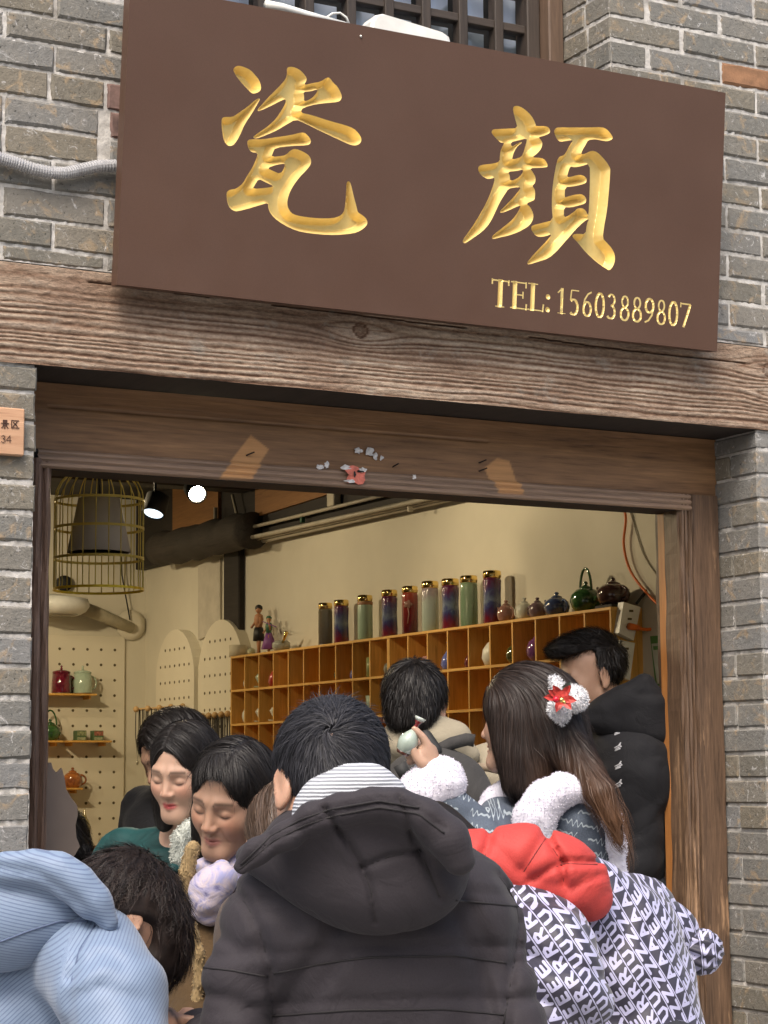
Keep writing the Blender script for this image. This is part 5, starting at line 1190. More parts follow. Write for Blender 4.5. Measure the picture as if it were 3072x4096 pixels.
def head_local(q, male=False, age=0.0, ears=True):
    ax = np.abs(q[:, 0]); m = q.copy(); m[:, 0] = ax
    d = ell(q, (0, -.008, .030), (.074, .092, .083))
    d = sm(d, ell(q, (0, .030, -.030), (.062, .062, .075)), .03)
    jw = .052 if male else .047
    d = sm(d, rc(m, (jw-.004, .000, -.062), (.014, .070, -.102), .020, .016), .035)
    d = sm(d, ell(q, (0, .072, -.098), (.020, .018, .017)), .03)
    d = sm(d, ell(m, (.037, .056, -.028), (.023, .024, .026)), .03)
    d = sm(d, rc(m, (.012, .083, .018), (.040, .070, .017), .010, .009), .02)
    d = sx(d, -ell(m, (.031, .098, -.003), (.017, .016, .0125)), .016)
    d = sm(d, ell(m, (.031, .0725, -.004), (.0150, .0140, .0130)), .004)
    d = sm(d, rc(q, (0, .084, .004), (0, .103, -.034), .0065, .0098), .012)
    d = sm(d, ell(m, (.0110, .096, -.037), (.0080, .0100, .0065)), .007)
    d = sm(d, rc(m, (.0, .092, -.0615), (.018, .083, -.0640), .0060, .0030), .006)
    d = sm(d, rc(m, (.0, .090, -.0735), (.014, .083, -.0715), .0068, .0036), .006)
    d = d+.0022*np.exp(-((q[:, 2]+.0672)/.0016)**2)*np.exp(-(ax/.021)**4)*(q[:, 1] > .06)       # mouth line
    d = d+.0012*np.exp(-((q[:, 2]+.0115-.22*(ax-.031)**2/.01)/.0013)**2)*np.exp(-((ax-.031)/.013)**4)*(q[:, 1] > .06)   # closed lid line
    if age:
        na = np.abs((ax-.020)-(-.030-q[:, 2])*.35); d = d+.0022*age*np.exp(-(na/.004)**2)*((q[:, 2] < -.034) & (q[:, 2] > -.072) & (q[:, 1] > .05))
    if ears:
        t = m-np.array([.0765, -.008, -.012]); a = math.radians(28); t = np.stack([t[:, 0]*math.cos(a)-t[:, 1]*-math.sin(a)*-1, t[:, 1]*math.cos(a)+t[:, 0]*math.sin(a)*1, t[:, 2]], 1)
        e = ell(t, (.004, -.004, .002), (.0072, .0185, .0310)); e = sm(e, ell(t, (.003, .004, -.024), (.0062, .009, .0105)), .006)
        e = sx(e, -ell(t, (.0125, .0, .003), (.0080, .0105, .0190)), .005)
        e = sm(e, rc(t, (.004, -.002, .014), (.004, -.006, -.008), .0035, .003), .004)
        d = sm(d, e, .005)
    return d
def face_tint(H, lips=(.45, .09, .08)):
    def fn(v):
        q = H.loc(v); ax = np.abs(q[:, 0])
        l_ = np.exp(-((q[:, 2]+.0675)/.0085)**4)*np.exp(-(ax/(.0215-.6*np.abs(q[:, 2]+.0675)))**6)*(q[:, 1] > .07)
        bz = .0215+.10*(.028-ax)*(ax > .028)-.004*(ax < .014); br = np.exp(-((q[:, 2]-bz)/.0042)**2)*((ax > .011) & (ax < .050))*(q[:, 1] > .05)
        ey = np.exp(-((q[:, 2]+.0120-.22*(ax-.031)**2/.01)/.0024)**2)*np.exp(-((ax-.032)/.0155)**4)*(q[:, 1] > .055)
        ck = np.exp(-((ax-.040)**2+(q[:, 2]+.028)**2)/.00045)*(q[:, 1] > .03)+.7*np.exp(-(ax**2+(q[:, 2]+.036)**2)/.00012)*(q[:, 1] > .09)
        return np.stack([np.clip(l_, 0, 1), np.clip(np.maximum(br*.85, ey), 0, 1), np.clip(ck, 0, 1)], 1)
    return fn
def skin_mat(name, c, lip=(.42, .10, .09)):
    t = NT(name); a = t.n('Attribute'); a.attribute_name = 'tint'; sp = t.n('SeparateXYZ'); t.l(a.outputs['Vector'], sp.inputs[0])
    n = t.noise(40, 4, .6); base = t.ramp(n, [(.3, tuple(x*.93 for x in c)), (.7, tuple(min(1, x*1.06) for x in c))])
    base = t.mix(t.math('MULTIPLY', sp.outputs[2], .45), base, (c[0]*1.02, c[1]*.66, c[2]*.60))
    base = t.mix(sp.outputs[0], base, lip); base = t.mix(t.math('MULTIPLY', sp.outputs[1], .9), base, (.022, .015, .012))
    t.color(base); t.set(Roughness=.48, Subsurface_Weight=.12, Subsurface_Scale=.01, Specular_IOR_Level=.4)
    t.b.inputs['Subsurface Radius'].default_value = (1, .35, .2); t.bump(t.noise(420, 3), .10, .0008); return t.m
SK1 = skin_mat('skin_light', (.42, .265, .19), (.42, .07, .07)); SK2 = skin_mat('skin_tan', (.36, .215, .145), (.36, .14, .11)); SK3 = skin_mat('skin_warm', (.42, .245, .17), (.38, .14, .11))
def hair_mat(name, c1, c2, rough=.38, spec=.5, tip=None):
    t = NT(name); r = t.attr('rnd'); c = t.ramp(r, [(0, c1), (1, c2)])
    if tip: c = t.mix(t.attr('tip'), c, tip)
    t.color(c); t.set(Roughness=rough, Specular_IOR_Level=spec); return t.m
HB1 = hair_mat('hair_black', (.005, .004, .004), (.014, .011, .010), .48, .3); HGREY = hair_mat('hair_greying', (.008, .008, .010), (.034, .034, .042), .55, .25)
HBR = hair_mat('hair_dark_brown', (.013, .009, .008), (.038, .024, .019), .48, .35, tip=(.125, .062, .032)); HCU = hair_mat('hair_curly', (.008, .006, .006), (.034, .022, .018), .55, .3)
HLB = hair_mat('hair_light_brown', (.05, .03, .02), (.12, .075, .05), .5)
def strands(name, roots, H, dirfn, sdf, parent, mat, n=4000, length=.05, seg=6, width=.0016, lift=.001, jit=.35, seed=0, curl=0.0, curlf=60, offs=.0015, lenvar=.5, tipfn=None, drift=0.0):
    """hair locks as narrow ribbons flowing over the hair mass; everything in head space"""
    r = np.random.RandomState(seed); q = roots[r.randint(0, len(roots), n)]+r.randn(n, 3)*.001
    L = length*(1-lenvar*r.rand(n)); st_ = L/seg; P_ = [q.copy()]; Nn = []; e = .0015
    def grad(p):
        g_ = np.stack([sdf(p+np.eye(3)[i]*e)-sdf(p-np.eye(3)[i]*e) for i in range(3)], 1); return g_/(np.linalg.norm(g_, axis=1)[:, None]+1e-9)
    rd = r.randn(n, 3)*jit; ph = r.rand(n)*6.28; lf = lift*(.3+r.rand(n)); dr = r.randn(n)*drift
    for k in range(seg+1):
        g_ = grad(q); d = sdf(q); q = q-g_*(d-(offs+lf*k/seg))[:, None]; P_[-1] = q.copy(); Nn.append(g_)
        if k == seg: break
        dv = dirfn(q)+rd*.35; 
        if curl: dv = dv+np.cross(g_, dv)*(curl*np.sin(ph+k*curlf/seg))[:, None]
        if drift: dv = dv+np.cross(g_, dv)*dr[:, None]
        dv = dv-g_*(dv*g_).sum(1)[:, None]*.9; dv /= np.linalg.norm(dv, axis=1)[:, None]+1e-9
        q = q+dv*st_[:, None]; P_.append(q.copy())
    P_ = np.stack(P_, 1); Nn = np.stack(Nn, 1); T_ = np.gradient(P_, axis=1); S_ = np.cross(T_, Nn); S_ /= np.linalg.norm(S_, axis=2)[:, :, None]+1e-9
    roll = (r.rand(n)-.5)[:, None, None]*1.4; S_ = S_*np.cos(roll)+Nn*np.sin(roll)
    w_ = width*(.6+.8*r.rand(n))[:, None]*np.linspace(1, .15, seg+1)[None]; a = P_+S_*w_[..., None]*.5; b = P_-S_*w_[..., None]*.5
    V = np.stack([a, b], 2).reshape(-1, 3); m = seg+1; base = np.arange(n)[:, None]*m*2+np.arange(seg)[None]*2
    Fq = np.stack([base, base+1, base+3, base+2], -1).reshape(-1, 4)
    rnd = np.repeat(r.rand(n), m*2); at = {'rnd': rnd}
    if tipfn is not None: at['tip'] = np.clip(tipfn(V), 0, 1)
    return mk(name, H.wor(V), Fq, mat, parent, True, attrs=at, kind='stuff')
def flyaway(roots, H, dirfn, sdf, parent, mat, n=260, length=.09, seed=77, tipfn=None):
    strands('flyaway_hairs', roots, H, dirfn, sdf, parent, mat, n, length, 7, .0008, .016, .9, seed, offs=.004, tipfn=tipfn, drift=.3)
def hair_cap(H, fn, parent, mat, lo=(-.14, -.16, -.18), hi=(.14, .14, .16), step=.005, tipfn=None):
    ax = [np.arange(lo[i], hi[i], step) for i in range(3)]; v, f = nets(fn, *ax)
    at = {'rnd': .3+.5*n3(v, 260, 3)}
    if tipfn is not None: at['tip'] = np.clip(tipfn(v), 0, 1)
    mk('hair', H.wor(v), f, mat, parent, True, attrs=at); return v
# ------------------------------------------------------------------ bodies and clothes
def unit(v): v = np.asarray(v, float); return v/(np.linalg.norm(v)+1e-12)
def skel(N, h, up, sw=.36, zg=0.0, torso=.50, lean_hip=None):
    """N neck base, h heading, up spine direction"""
    N = np.array(N, float); h = unit([h[0], h[1], 0]); up = unit(up); side = unit(np.cross(h, up)); J = {'N': N, 'h': h, 'up': up, 'side': side}
    J['shR'] = N-up*.055+side*sw/2; J['shL'] = N-up*.055-side*sw/2; J['pel'] = N-up*torso
    for s_, k in ((1, 'R'), (-1, 'L')):
        J['el'+k] = J['sh'+k]+side*s_*.05-np.array([0, 0, .27])+h*.02; J['wr'+k] = J['el'+k]+h*.12-np.array([0, 0, .21])
        hip = J['pel']+side*s_*.085; J['hip'+k] = hip; an = np.array([hip[0], hip[1], zg+.09])-h*.02; J['an'+k] = an; J['kn'+k] = (hip+an)/2+h*.05
        J['toe'+k] = an+h*.14-np.array([0, 0, .055])
    return J
def body_fn(H, J, male=False, age=0, hands=None, ears=True):
    nk0 = H.wor((0, -.018, -.055)); nk1 = J['N']+J['h']*.015
    def fn(p):
        q = H.loc(p); d = head_local(q, male, age, ears)*H.s
        d = sm(d, rc(p, nk0, nk1, .052 if male else .044, .056 if male else .050), .03)
        t = rc(p, J['N']-J['up']*.10, J['pel'], .10, .11); t = sm(t, rc(p, J['shL'], J['shR'], .045, .045), .06)
        for k in 'LR':
            t = sm(t, chain(p, [J['sh'+k], J['el'+k], J['wr'+k]], [.036, .030, .023]), .03)
            t = sm(t, chain(p, [J['hip'+k], J['kn'+k], J['an'+k]], [.085, .055, .038]), .04); t = sm(t, rc(p, J['an'+k]-[0, 0, .03], J['toe'+k], .035, .028), .02)
            if hands and k in hands: t = np.minimum(t, 9) if hands[k] is None else sm(t, hands[k](p), .012)
            elif hands is not False:
                wd = unit(J['wr'+k]-J['el'+k]); t = sm(t, rc(p, J['wr'+k], J['wr'+k]+wd*.09, .022, .028), .02)
                if np.any(np.linalg.norm(p-J['wr'+k], axis=1) < .25):
                    sd_ = unit(np.cross(wd, J['h']))
                    for i in range(4): b_ = J['wr'+k]+wd*.085+sd_*(i-1.5)*.017; t = sm(t, rc(p, b_, b_+wd*(.06-.008*abs(i-1.3))+J['h']*.02, .0085, .0075), .006)
                    b_ = J['wr'+k]+wd*.03; t = sm(t, rc(p, b_, b_+J['h']*.045+wd*.03, .012, .009), .01)
        return sm(d, t, .03)
    return fn
def bbox(J, H, pad=.14, zg=None):
    pts = np.array([v for k, v in J.items() if k not in ('h', 'up', 'side')]+[H.c+np.array([0, 0, .13]), H.c+np.array([.12, .12, 0]), H.c-np.array([.12, .12, .0])]); return pts.min(0)-pad, pts.max(0)+pad
def make_body(H, J, mat, root, male=False, age=0, hands=None, fine=.0042, extra=None, lips=None, ears=True):
    lo, hi = bbox(J, H, .10); fl, fh = H.c-.125*H.s, H.c+.125*H.s; fl[2] -= .03
    fn = body_fn(H, J, male, age, hands, ears)
    o, v, f = sdf_obj('body', fn, lo, hi, .016, mat, root, (fl, fh), fine, cols={'tint': face_tint(H)}); return o
def garment(name, fn, lo, hi, step, mat, root, **kw): return sdf_obj(name, fn, lo, hi, step, mat, root, **kw)[0]
def trousers(J, root, mat, pad=.022):
    def fn(p):
        d = rc(p, J['pel']+J['up']*.02, J['pel']-np.array([0, 0, .03]), .13, .13)
        d = sm(d, rc(p, J['hipL'], J['hipR'], .11, .11), .05)
        for k in 'LR': d = sm(d, chain(p, [J['hip'+k], J['kn'+k], J['an'+k]], [.085+pad, .055+pad, .045+pad], .02), .03)
        return d+.006*f3(p, 14, 3)
    pts = np.array([J[k] for k in ('pel', 'hipL', 'hipR', 'knL', 'knR', 'anL', 'anR')]); sdf_obj('trousers', fn, pts.min(0)-.16, pts.max(0)+.16, .016, mat, root)
    for k in 'LR':
        a, b = J['an'+k]-np.array([0, 0, .035]), J['toe'+k]
        sdf_obj('shoe', lambda p: sm(rc(p, a-J['h']*.03, b, .045, .040), rc(p, a+np.array([0, 0, .03]), a, .045, .045), .03), np.minimum(a, b)-.11, np.maximum(a, b)+.11, .011, M_BLACK, root)
def fabric(name, c, rough=.8, var=.12, weave=.12, sheen=.3, scale=500, big=None):
    t = NT(name); n = t.noise(5, 4, .6); f = t.noise(scale, 3, .6)
    cc = t.ramp(n, [(.3, tuple(x*(1-var) for x in c)), (.7, tuple(x*(1+var) for x in c))]); t.color(t.mix(.25, cc, t.ramp(f, [(.3, (.25, .25, .25)), (.7, (.75, .75, .75))]), 'OVERLAY'))
    t.set(Roughness=rough, Sheen_Weight=sheen*.15, Specular_IOR_Level=.22)
    w_ = t.noise(9, 4, .55, dist=1.2); cr_ = t.math('ABSOLUTE', t.math('SUBTRACT', w_, .5)); cr_ = t.math('MINIMUM', t.math('MULTIPLY', cr_, 9.0), 1.0); t.bump(t.math('ADD', t.math('MULTIPLY', f, weave*.6), t.math('ADD', t.math('MULTIPLY', cr_, .3), w_)), .40, .006); return t.m
M_TRO = fabric('dark_trousers', (.03, .032, .04)); M_JEAN = fabric('blue_jeans', (.06, .08, .13))
def person(label, H, base): 
    e = empty('person', (base[0], base[1], base[2]), label, 'person'); return e
# ------------------------------------------------------------------ 1 man in the foreground, seen from behind
def px(l, d): return [D(x, y, d) for x, y in l]
def folds(p, sc, amp, s=0, dirv=(0, 0, 1), squash=.35):
    """long soft creases across direction dirv"""
    dv = unit(dirv); w_ = np.stack([n3(p, 7, s+1), n3(p, 7, s+2), n3(p, 7, s+3)], 1)*.07; q = p+w_
    al = (q @ dv)[:, None]*dv; q = al+(q-al)*squash; n = n3(q, sc, s)+.5*n3(q, sc*2.1, s+5); r = 1-np.abs(n/1.5*2-1); return amp*(.95*(r-.6)+.30*np.clip(r, 0, 1)**5)
dm = 3.05
Hd = Head((0, 0, .02), D(711, 1668, 3.0), 18, 24, 3, .98)
J = skel(D(778, 1822, 3.10), Hd.h, np.array([0, 0, 1])-Hd.h*.16, .36)
J['shL'], J['shR'] = D(605, 1985, 3.06), D(995, 1965, 3.12); J['elL'], J['elR'] = D(520, 2330, 2.98), D(1120, 2330, 3.02); J['wrL'] = J['elL']+Hd.h*.22+[0, 0, .03]; J['wrR'] = J['elR']+Hd.h*.2+[0, 0, .04]
man = person('man seen from behind in a charcoal hooded jacket standing in front of the doorway', Hd, (J['anL']+J['anR'])/2*[1, 1, 0])
make_body(Hd, J, SK3, man, male=True); trousers(J, man, M_TRO)
vw = unit(D(800, 1900, 3)-CAM); 
hoodtop = px([(522, 1872), (556, 1838), (618, 1805), (672, 1768), (738, 1746), (800, 1738), (858, 1742), (915, 1768), (965, 1812), (990, 1860)], 2.868)
def jacket(p):
    a0, a1 = D(712, 2055, 3.07), D(725, 2500, 3.07); b0, b1 = D(920, 2045, 3.10), D(935, 2500, 3.10)
    d = sm(rc(p, a0, a1, .128, .135), rc(p, b0, b1, .128, .135), .12)
    d = sm(d, chain(p, [J['shL'], D(700, 1905, 3.07), D(880, 1895, 3.10), J['shR']], [.068, .075, .080, .074]), .09)
    d = sm(d, rc(p, D(655, 1990, 3.05), D(940, 1980, 3.08), .085, .085), .08)
    arms = np.minimum(chain(p, [D(592, 1992, 3.05), D(530, 2120, 3.02), D(520, 2330, 2.98), J['wrL']], [.078, .068, .068, .05]), chain(p, [D(1005, 1978, 3.11), D(1070, 2120, 3.06), D(1120, 2330, 3.0), J['wrR']], [.078, .068, .068, .05]))
    d = sm(d, arms, .028)
    d = d+folds(p, 5, .010, 3, (.5, 0, .8))+folds(p, 12, .004, 9, (-.5, 0, .9))
    for k in range(-2, 8):     # quilted rows
        zz = D(800, 2068, 3.0)[2]+k*-.0755; s_ = (p[:, 2]-zz-.02*np.sin((p[:, 0]-1.2)*6)); d = d+.0042*np.exp(-(s_/.007)**2)*(p[:, 2] < J['N'][2]-.02)
    for l in ([(491, 1902), (520, 1935), (545, 1975), (562, 2016), (582, 2080), (590, 2212), (592, 2400)], [(1075, 1890), (1112, 1940), (1120, 1990), (1114, 2050), (1098, 2150), (1085, 2300)]): d = d+seam(p, px(l, 2.95), .030, .010)*0+.009*np.exp(-(np.minimum(np.linalg.norm(np.cross(p-CAM, unit(D(*l[0], 3)-CAM)), axis=1), 9)*0+seg2(p, l))**2/.00005)
    for l, w_, a_ in (([(575, 2240), (625, 2150), (690, 2060), (735, 1985)], .016, .014), ([(610, 2260), (665, 2160), (735, 2070)], .013, .010), ([(985, 1975), (1035, 2080), (1075, 2230)], .014, .012), ([(1015, 1960), (1062, 2060), (1092, 2120)], .012, .009), ([(455, 2010), (520, 2050), (560, 2045)], .012, .008), ([(440, 2150), (520, 2165), (565, 2200)], .012, .009), ([(1110, 2085), (1150, 2075), (1170, 2060)], .010, .008), ([(1100, 2160), (1160, 2150)], .010, .008), ([(640, 2010), (610, 1975), (570, 1960)], .014, .007)): d = d+a_*np.exp(-(seg2(p, l)/w_)**2)
    return d
def seg2(p, l, both=False):
    """distance from the seam surface through a polyline, measured across the line of sight"""
    q = (p-CAM) @ RW; uv = q[:, :2]/q[:, 2:3]; best = np.full(len(p), 9.0); z = q[:, 2]
    for a, b in zip(l[:-1], l[1:]):
        a = (np.array(a)*K-CC)/F; b = (np.array(b)*K-CC)/F; ab = b-a; t = np.clip(((uv-a) @ ab)/(ab @ ab), 0, 1); best = np.minimum(best, np.linalg.norm(uv-(a+t[:, None]*ab), axis=1)*z)
    return best
M_CHAR = fabric('charcoal_jacket', (.030, .026, .031), .75, .08, .12, .35)
lo = np.minimum(D(400, 2480, 3.3), D(400, 1690, 2.8)); lo = np.array([lo[0]-.1, D(700, 2000, 3.07)[1]-.42, .62]); hi = np.array([D(1250, 2000, 3.1)[0]+.05, D(700, 2000, 3.07)[1]+.62, D(800, 1700, 3.0)[2]])
garment('jacket', jacket, lo, hi, .0062, M_CHAR, man)
def hood(p):
    def E_(x, y, d, rx, ry, rz):
        c = D(x, y, d); B = np.array([cr, vw, np.cross(cr, vw)]); return ell(p, c, (rx, ry, rz), B)
    d = E_(800, 1868, 2.965, .142, .085, .092)
    d = sm(d, E_(640, 1850, 3.0, .090, .062, .040), .06)
    d = sm(d, E_(850, 1925, 2.955, .088, .058, .050), .05)
    d = sm(d, chain(p, hoodtop, [.012, .018, .020, .021, .022, .022, .022, .024, .026, .024], .02), .04)
    d = sm(d, E_(775, 1800, 2.945, .125, .070, .055), .04)
    d = d+folds(p, 9, .008, 21, (.6, 0, .5))
    for l, w_, a_ in (([(700, 1745), (724, 1780), (760, 1834), (783, 1873), (800, 1920), (810, 1990)], 5e-3, .007), ([(862, 1722), (880, 1770), (892, 1810), (915, 1857), (950, 1940)], 5e-3, .006), ([(783, 1873), (840, 1850), (905, 1838)], 5e-3, .006),
                      ([(515, 1880), (591, 1816), (724, 1757), (819, 1736), (905, 1750), (960, 1790)], 3.5e-3, .004), ([(515, 1870), (585, 1804), (715, 1745), (819, 1724), (905, 1737)], 3e-3, .003)):
        d = d+a_*np.exp(-(seg2(p, l)/w_)**2)
    return d
c0 = D(770, 1860, 2.97); garment('hood', hood, c0-[.27, .24, .19], c0+[.27, .24, .17], .0040, M_CHAR, man)
def surf_line(name, fn, l, r, mat, parent, d0=2.55, d1=3.4, off=.0002):
    pts = []
    for a, b in zip(l[:-1], l[1:]):
        n = max(2, int(math.hypot(b[0]-a[0], b[1]-a[1])/7)); pts += [(a[0]+(b[0]-a[0])*k/n, a[1]+(b[1]-a[1])*k/n) for k in range(n)]
    pts.append(l[-1]); R_ = np.array([ray(x*K, y*K) for x, y in pts]); t = np.full(len(pts), d0)
    for _ in range(60): t = np.minimum(t+np.clip(fn(CAM+R_*t[:, None]), 0, .08)*.8, d1)
    ok = t < d1-.02; q = CAM+R_*(t-off)[:, None]; q = [p_ for p_, k in zip(q, ok) if k]
    if len(q) > 3:
        q = [q[0]]+[(q[i-1]+q[i]*2+q[i+1])/4 for i in range(1, len(q)-1)]+[q[-1]]; MB().tube(q, r, 5).build(name, mat, parent, True)
M_SEAM = plain('dark_seam', (.012, .010, .012), .8)
both = lambda p: np.minimum(jacket(p), hood(p))
for l in ([(700, 1745), (724, 1780), (760, 1834), (783, 1873), (800, 1920), (810, 1990)], [(862, 1722), (880, 1770), (892, 1810), (915, 1857), (950, 1940)], [(783, 1873), (840, 1850), (905, 1838)],
          [(515, 1880), (591, 1816), (660, 1782), (724, 1762), (819, 1744), (905, 1758), (960, 1800)], [(520, 1868), (585, 1806), (650, 1770), (715, 1748), (819, 1730), (905, 1745)],
          [(491, 1902), (520, 1935), (545, 1975), (562, 2016), (582, 2080), (590, 2212)], [(1075, 1890), (1112, 1940), (1120, 1990), (1114, 2050), (1098, 2150), (1088, 2212)],
          [(592, 2103), (706, 2080), (797, 2068), (980, 2064), (1094, 2080)], [(1120, 1958), (1040, 1950), (985, 1945)], [(440, 2090), (500, 2096), (578, 2110)], [(590, 2195), (760, 2182), (960, 2180), (1088, 2192)]): surf_line('seam', both, l, .0016, M_SEAM, man)
M_KNIT = NT('grey_knit'); _t = M_KNIT; _w = _t.n('TexWave', Scale=60.0); _w.bands_direction = 'Z'; _w.inputs['Distortion'].default_value = 1.0; _t.l(_t.coord(), _w.inputs['Vector'])
_t.color(_t.ramp(_w.outputs[0], [(.2, (.22, .23, .26)), (.7, (.50, .52, .57))])); _t.set(Roughness=.9); _t.bump(_w.outputs[0], .5, .003); M_KNIT = _t.m
def collar(p):
    d = chain(p, px([(658, 1795), (678, 1752), (708, 1724), (755, 1707), (805, 1704), (846, 1716)], 2.90), [.018, .026, .032, .034, .030, .022], .02); return sm(d, rc(p, D(758, 1770, 3.0), D(772, 1850, 3.02), .066, .080), .03)
c0 = D(750, 1760, 2.97); garment('knit_collar', collar, c0-[.15, .17, .14], c0+[.15, .17, .12], .006, M_KNIT, man)
# short greying hair with a whorl
def cap_m(q):
    d = ell(q, (0, -.012, .034), (.0815, .101, .091)); d = sm(d, ell(q, (0, -.062, -.030), (.060, .040, .055)), .03)
    cut = np.maximum(q[:, 1]*.75-.045+(-q[:, 2])*1.15, -(q[:, 2]+.070)); return sx(d, cut, .012)
wh = Hd.loc(D(714, 1562, 2.9)[None])[0]; wh = np.array([0, -.01, .03])+unit(wh-np.array([0, -.01, .03]))*.098
capv = hair_cap(Hd, lambda q: sx(cap_m(q), -(np.linalg.norm(q-wh, axis=1)-.011), .006), man, HGREY)
def dir_m(q):
    r = q-wh; r /= np.linalg.norm(r, axis=1)[:, None]+1e-6; g_ = q-np.array([0, -.01, .03]); g_ /= np.linalg.norm(g_, axis=1)[:, None]+1e-6
    k = np.exp(-np.linalg.norm(q-wh, axis=1)/.05)[:, None]; return r+np.cross(g_, r)*.75*k+np.array([0, 0, -.75])*(1-k)+np.array([.15, 0, 0])
rt = capv[np.linalg.norm(capv-wh, axis=1) > .009]
strands('hair_strands', rt, Hd, dir_m, cap_m, man, HGREY, 15000, .030, 5, .0014, .0025, .22, 1, offs=.002, lenvar=.6)
top = rt[(np.linalg.norm(rt-wh, axis=1) < .09) & (rt[:, 2] > .03)]
strands('hair_tufts', top, Hd, dir_m, cap_m, man, HGREY, 260, .034, 5, .0010, .012, .8, 2, offs=.003)
def EI(x, y, d, rx, ry, rz):       # ellipsoid aligned with the body's facing plane
    c = D(x, y, d); v = unit(c-CAM); B = np.array([cr, v, np.cross(cr, v)]); return lambda p: ell(p, c, (rx, ry, rz), B)
def C(x, y, d): return D(x, y, d)
# ------------------------------------------------------------------ 2 stooping woman in the blue pinstriped puffer
Hd = Head((0, -.01, .02), D(262, 1975, 3.12), -62, 58, 4, .87)
J = skel(D(170, 2010, 3.15), Hd.h*1.0+np.array([0, .3, 0]), np.array([-.55, -.35, .75]), .34)
J['shL'], J['shR'] = D(150, 2010, 3.4), D(190, 2090, 3.0); J['pel'] = D(-110, 2390, 3.25); J['elR'], J['wrR'] = D(262, 2260, 2.9), D(322, 2226, 3.15); J['elL'], J['wrL'] = D(300, 2330, 3.6), D(360, 2300, 3.5)
for k, o_ in (('L', .12), ('R', -.10)): J['hip'+k] = J['pel']+np.array([-.02, o_, 0]); J['an'+k] = np.array([J['hip'+k][0]-.02, J['hip'+k][1], .09]); J['kn'+k] = (J['hip'+k]+J['an'+k])/2+np.array([.05, .02, 0]); J['toe'+k] = J['an'+k]+np.array([.13, .06, -.055])
def hand_b(p):
    w0 = J['wrR']; a = D(352, 2216, 3.15); d = rc(p, w0, a, .022, .030); t = D(412, 2222, 3.15); ax = unit(t-a); up_ = np.array([0, 0, 1.])
    for i in range(4): b0 = a+ax*.03+up_*(.012-.012*i)+np.array([0, .01*i, 0]); b1 = b0+ax*(.036-.003*abs(i-1)); b2 = b1+ax*.026-up_*.014; d = sm(d, chain(p, [b0, b1, b2], [.0095, .0085, .0075]), .006)
    return sm(d, rc(p, a-up_*.01, a+ax*.05-up_*.035, .012, .009), .008)
blu = person('stooping person in a light blue pinstriped puffer jacket with dark curly hair at the left', Hd, (J['anL']+J['anR'])/2*[1, 1, 0])
make_body(Hd, J, SK3, blu, hands={'R': hand_b}); trousers(J, blu, M_JEAN)
def stripe_mat(name, c1, c2, per, dirn, attr='u'):
    t = NT(name); u = t.attr(attr); s_ = t.math('FRACT', t.math('MULTIPLY', u, 1.0/per)); k = t.math('MULTIPLY', t.math('LESS_THAN', s_, .34), .85); n = t.noise(6, 4)
    t.color(t.mix(k, t.ramp(n, [(.3, tuple(x*.94 for x in c1)), (.7, c1)]), c2)); t.set(Roughness=.6, Sheen_Weight=.2); t.bump(t.noise(18, 5, .6, dist=.8), .35, .006); return t.m
M_BLUE = stripe_mat('blue_pinstripe', (.175, .24, .35), (.095, .135, .23), .0050, None)
def bjacket(p):
    d = chain(p, [D(-150, 2440, 3.25), D(20, 2200, 3.2), D(150, 2080, 3.2)], [.20, .19, .13], .1)
    d = sm(d, rc(p, D(-60, 2060, 3.35), D(130, 2040, 3.35), .13, .11), .1)
    d = sm(d, chain(p, [D(192, 2058, 3.05), D(238, 2165, 2.95), D(262, 2270, 2.9)], [.088, .085, .072], .02), .035)
    d = sm(d, chain(p, [D(262, 2270, 2.9), D(318, 2235, 3.12)], [.070, .045]), .02)
    d = sm(d, chain(p, [J['shL'], J['elL'], J['wrL']], [.09, .08, .05], .02), .04)
    d = d+folds(p, 8, .014, 33, (.6, 0, .4))+folds(p, 17, .005, 35, (-.4, .2, .8))
    for l, w_, a_ in (([(205, 1990), (165, 2050), (150, 2130), (150, 2230)], .006, .009), ([(150, 2110), (220, 2060), (262, 2078)], .009, .008), ([(150, 2160), (215, 2130), (300, 2160)], .008, .007), ([(20, 2130), (80, 2165), (130, 2212)], .01, .008)): d = d+a_*np.exp(-(seg2(p, l)/w_)**2)
    return d
def bu(v): n_ = unit(RW @ np.array([.60, .78, .05])); m_ = unit(RW @ np.array([.78, -.30, .5])); return np.where((v-D(170, 2090, 3.1)) @ (RW @ np.array([1, .12, 0])) > 0, v @ unit(RW @ np.array([.75, .62, .1])), v @ n_)+.008*n3(v, 6, 3)
lo = D(-260, 2520, 3.6)-[.25, .35, .2]; hi = D(330, 1900, 3.3)+[.12, .42, .08]; lo = np.minimum(lo, D(-200, 2450, 3.0)-[.1, .3, 0]); lo[1] = CAM[1]+2.35
o, v, f = sdf_obj('jacket', bjacket, lo, hi, .0085, M_BLUE, blu, attrs={'u': bu})
def bhood(p):
    rim = chain(p, px([(-40, 1872), (20, 1872), (75, 1870), (125, 1880), (165, 1908), (202, 1948), (230, 1992)], 2.98), [.022, .024, .026, .028, .028, .026, .020], .02)
    fill = chain(p, px([(-60, 1975), (20, 1970), (100, 1965), (175, 1990)], 3.05), [.085, .078, .062, .046], .05)
    d = sm(rim, fill, .012); d = d+folds(p, 10, .010, 41, (.8, 0, -.2))
    for l, w_, a_ in (([(-20, 1870), (40, 1880), (78, 1884), (130, 1917), (182, 1960), (212, 2005)], .007, .006),): d = d+a_*np.exp(-(seg2(p, l)/w_)**2)
    return d
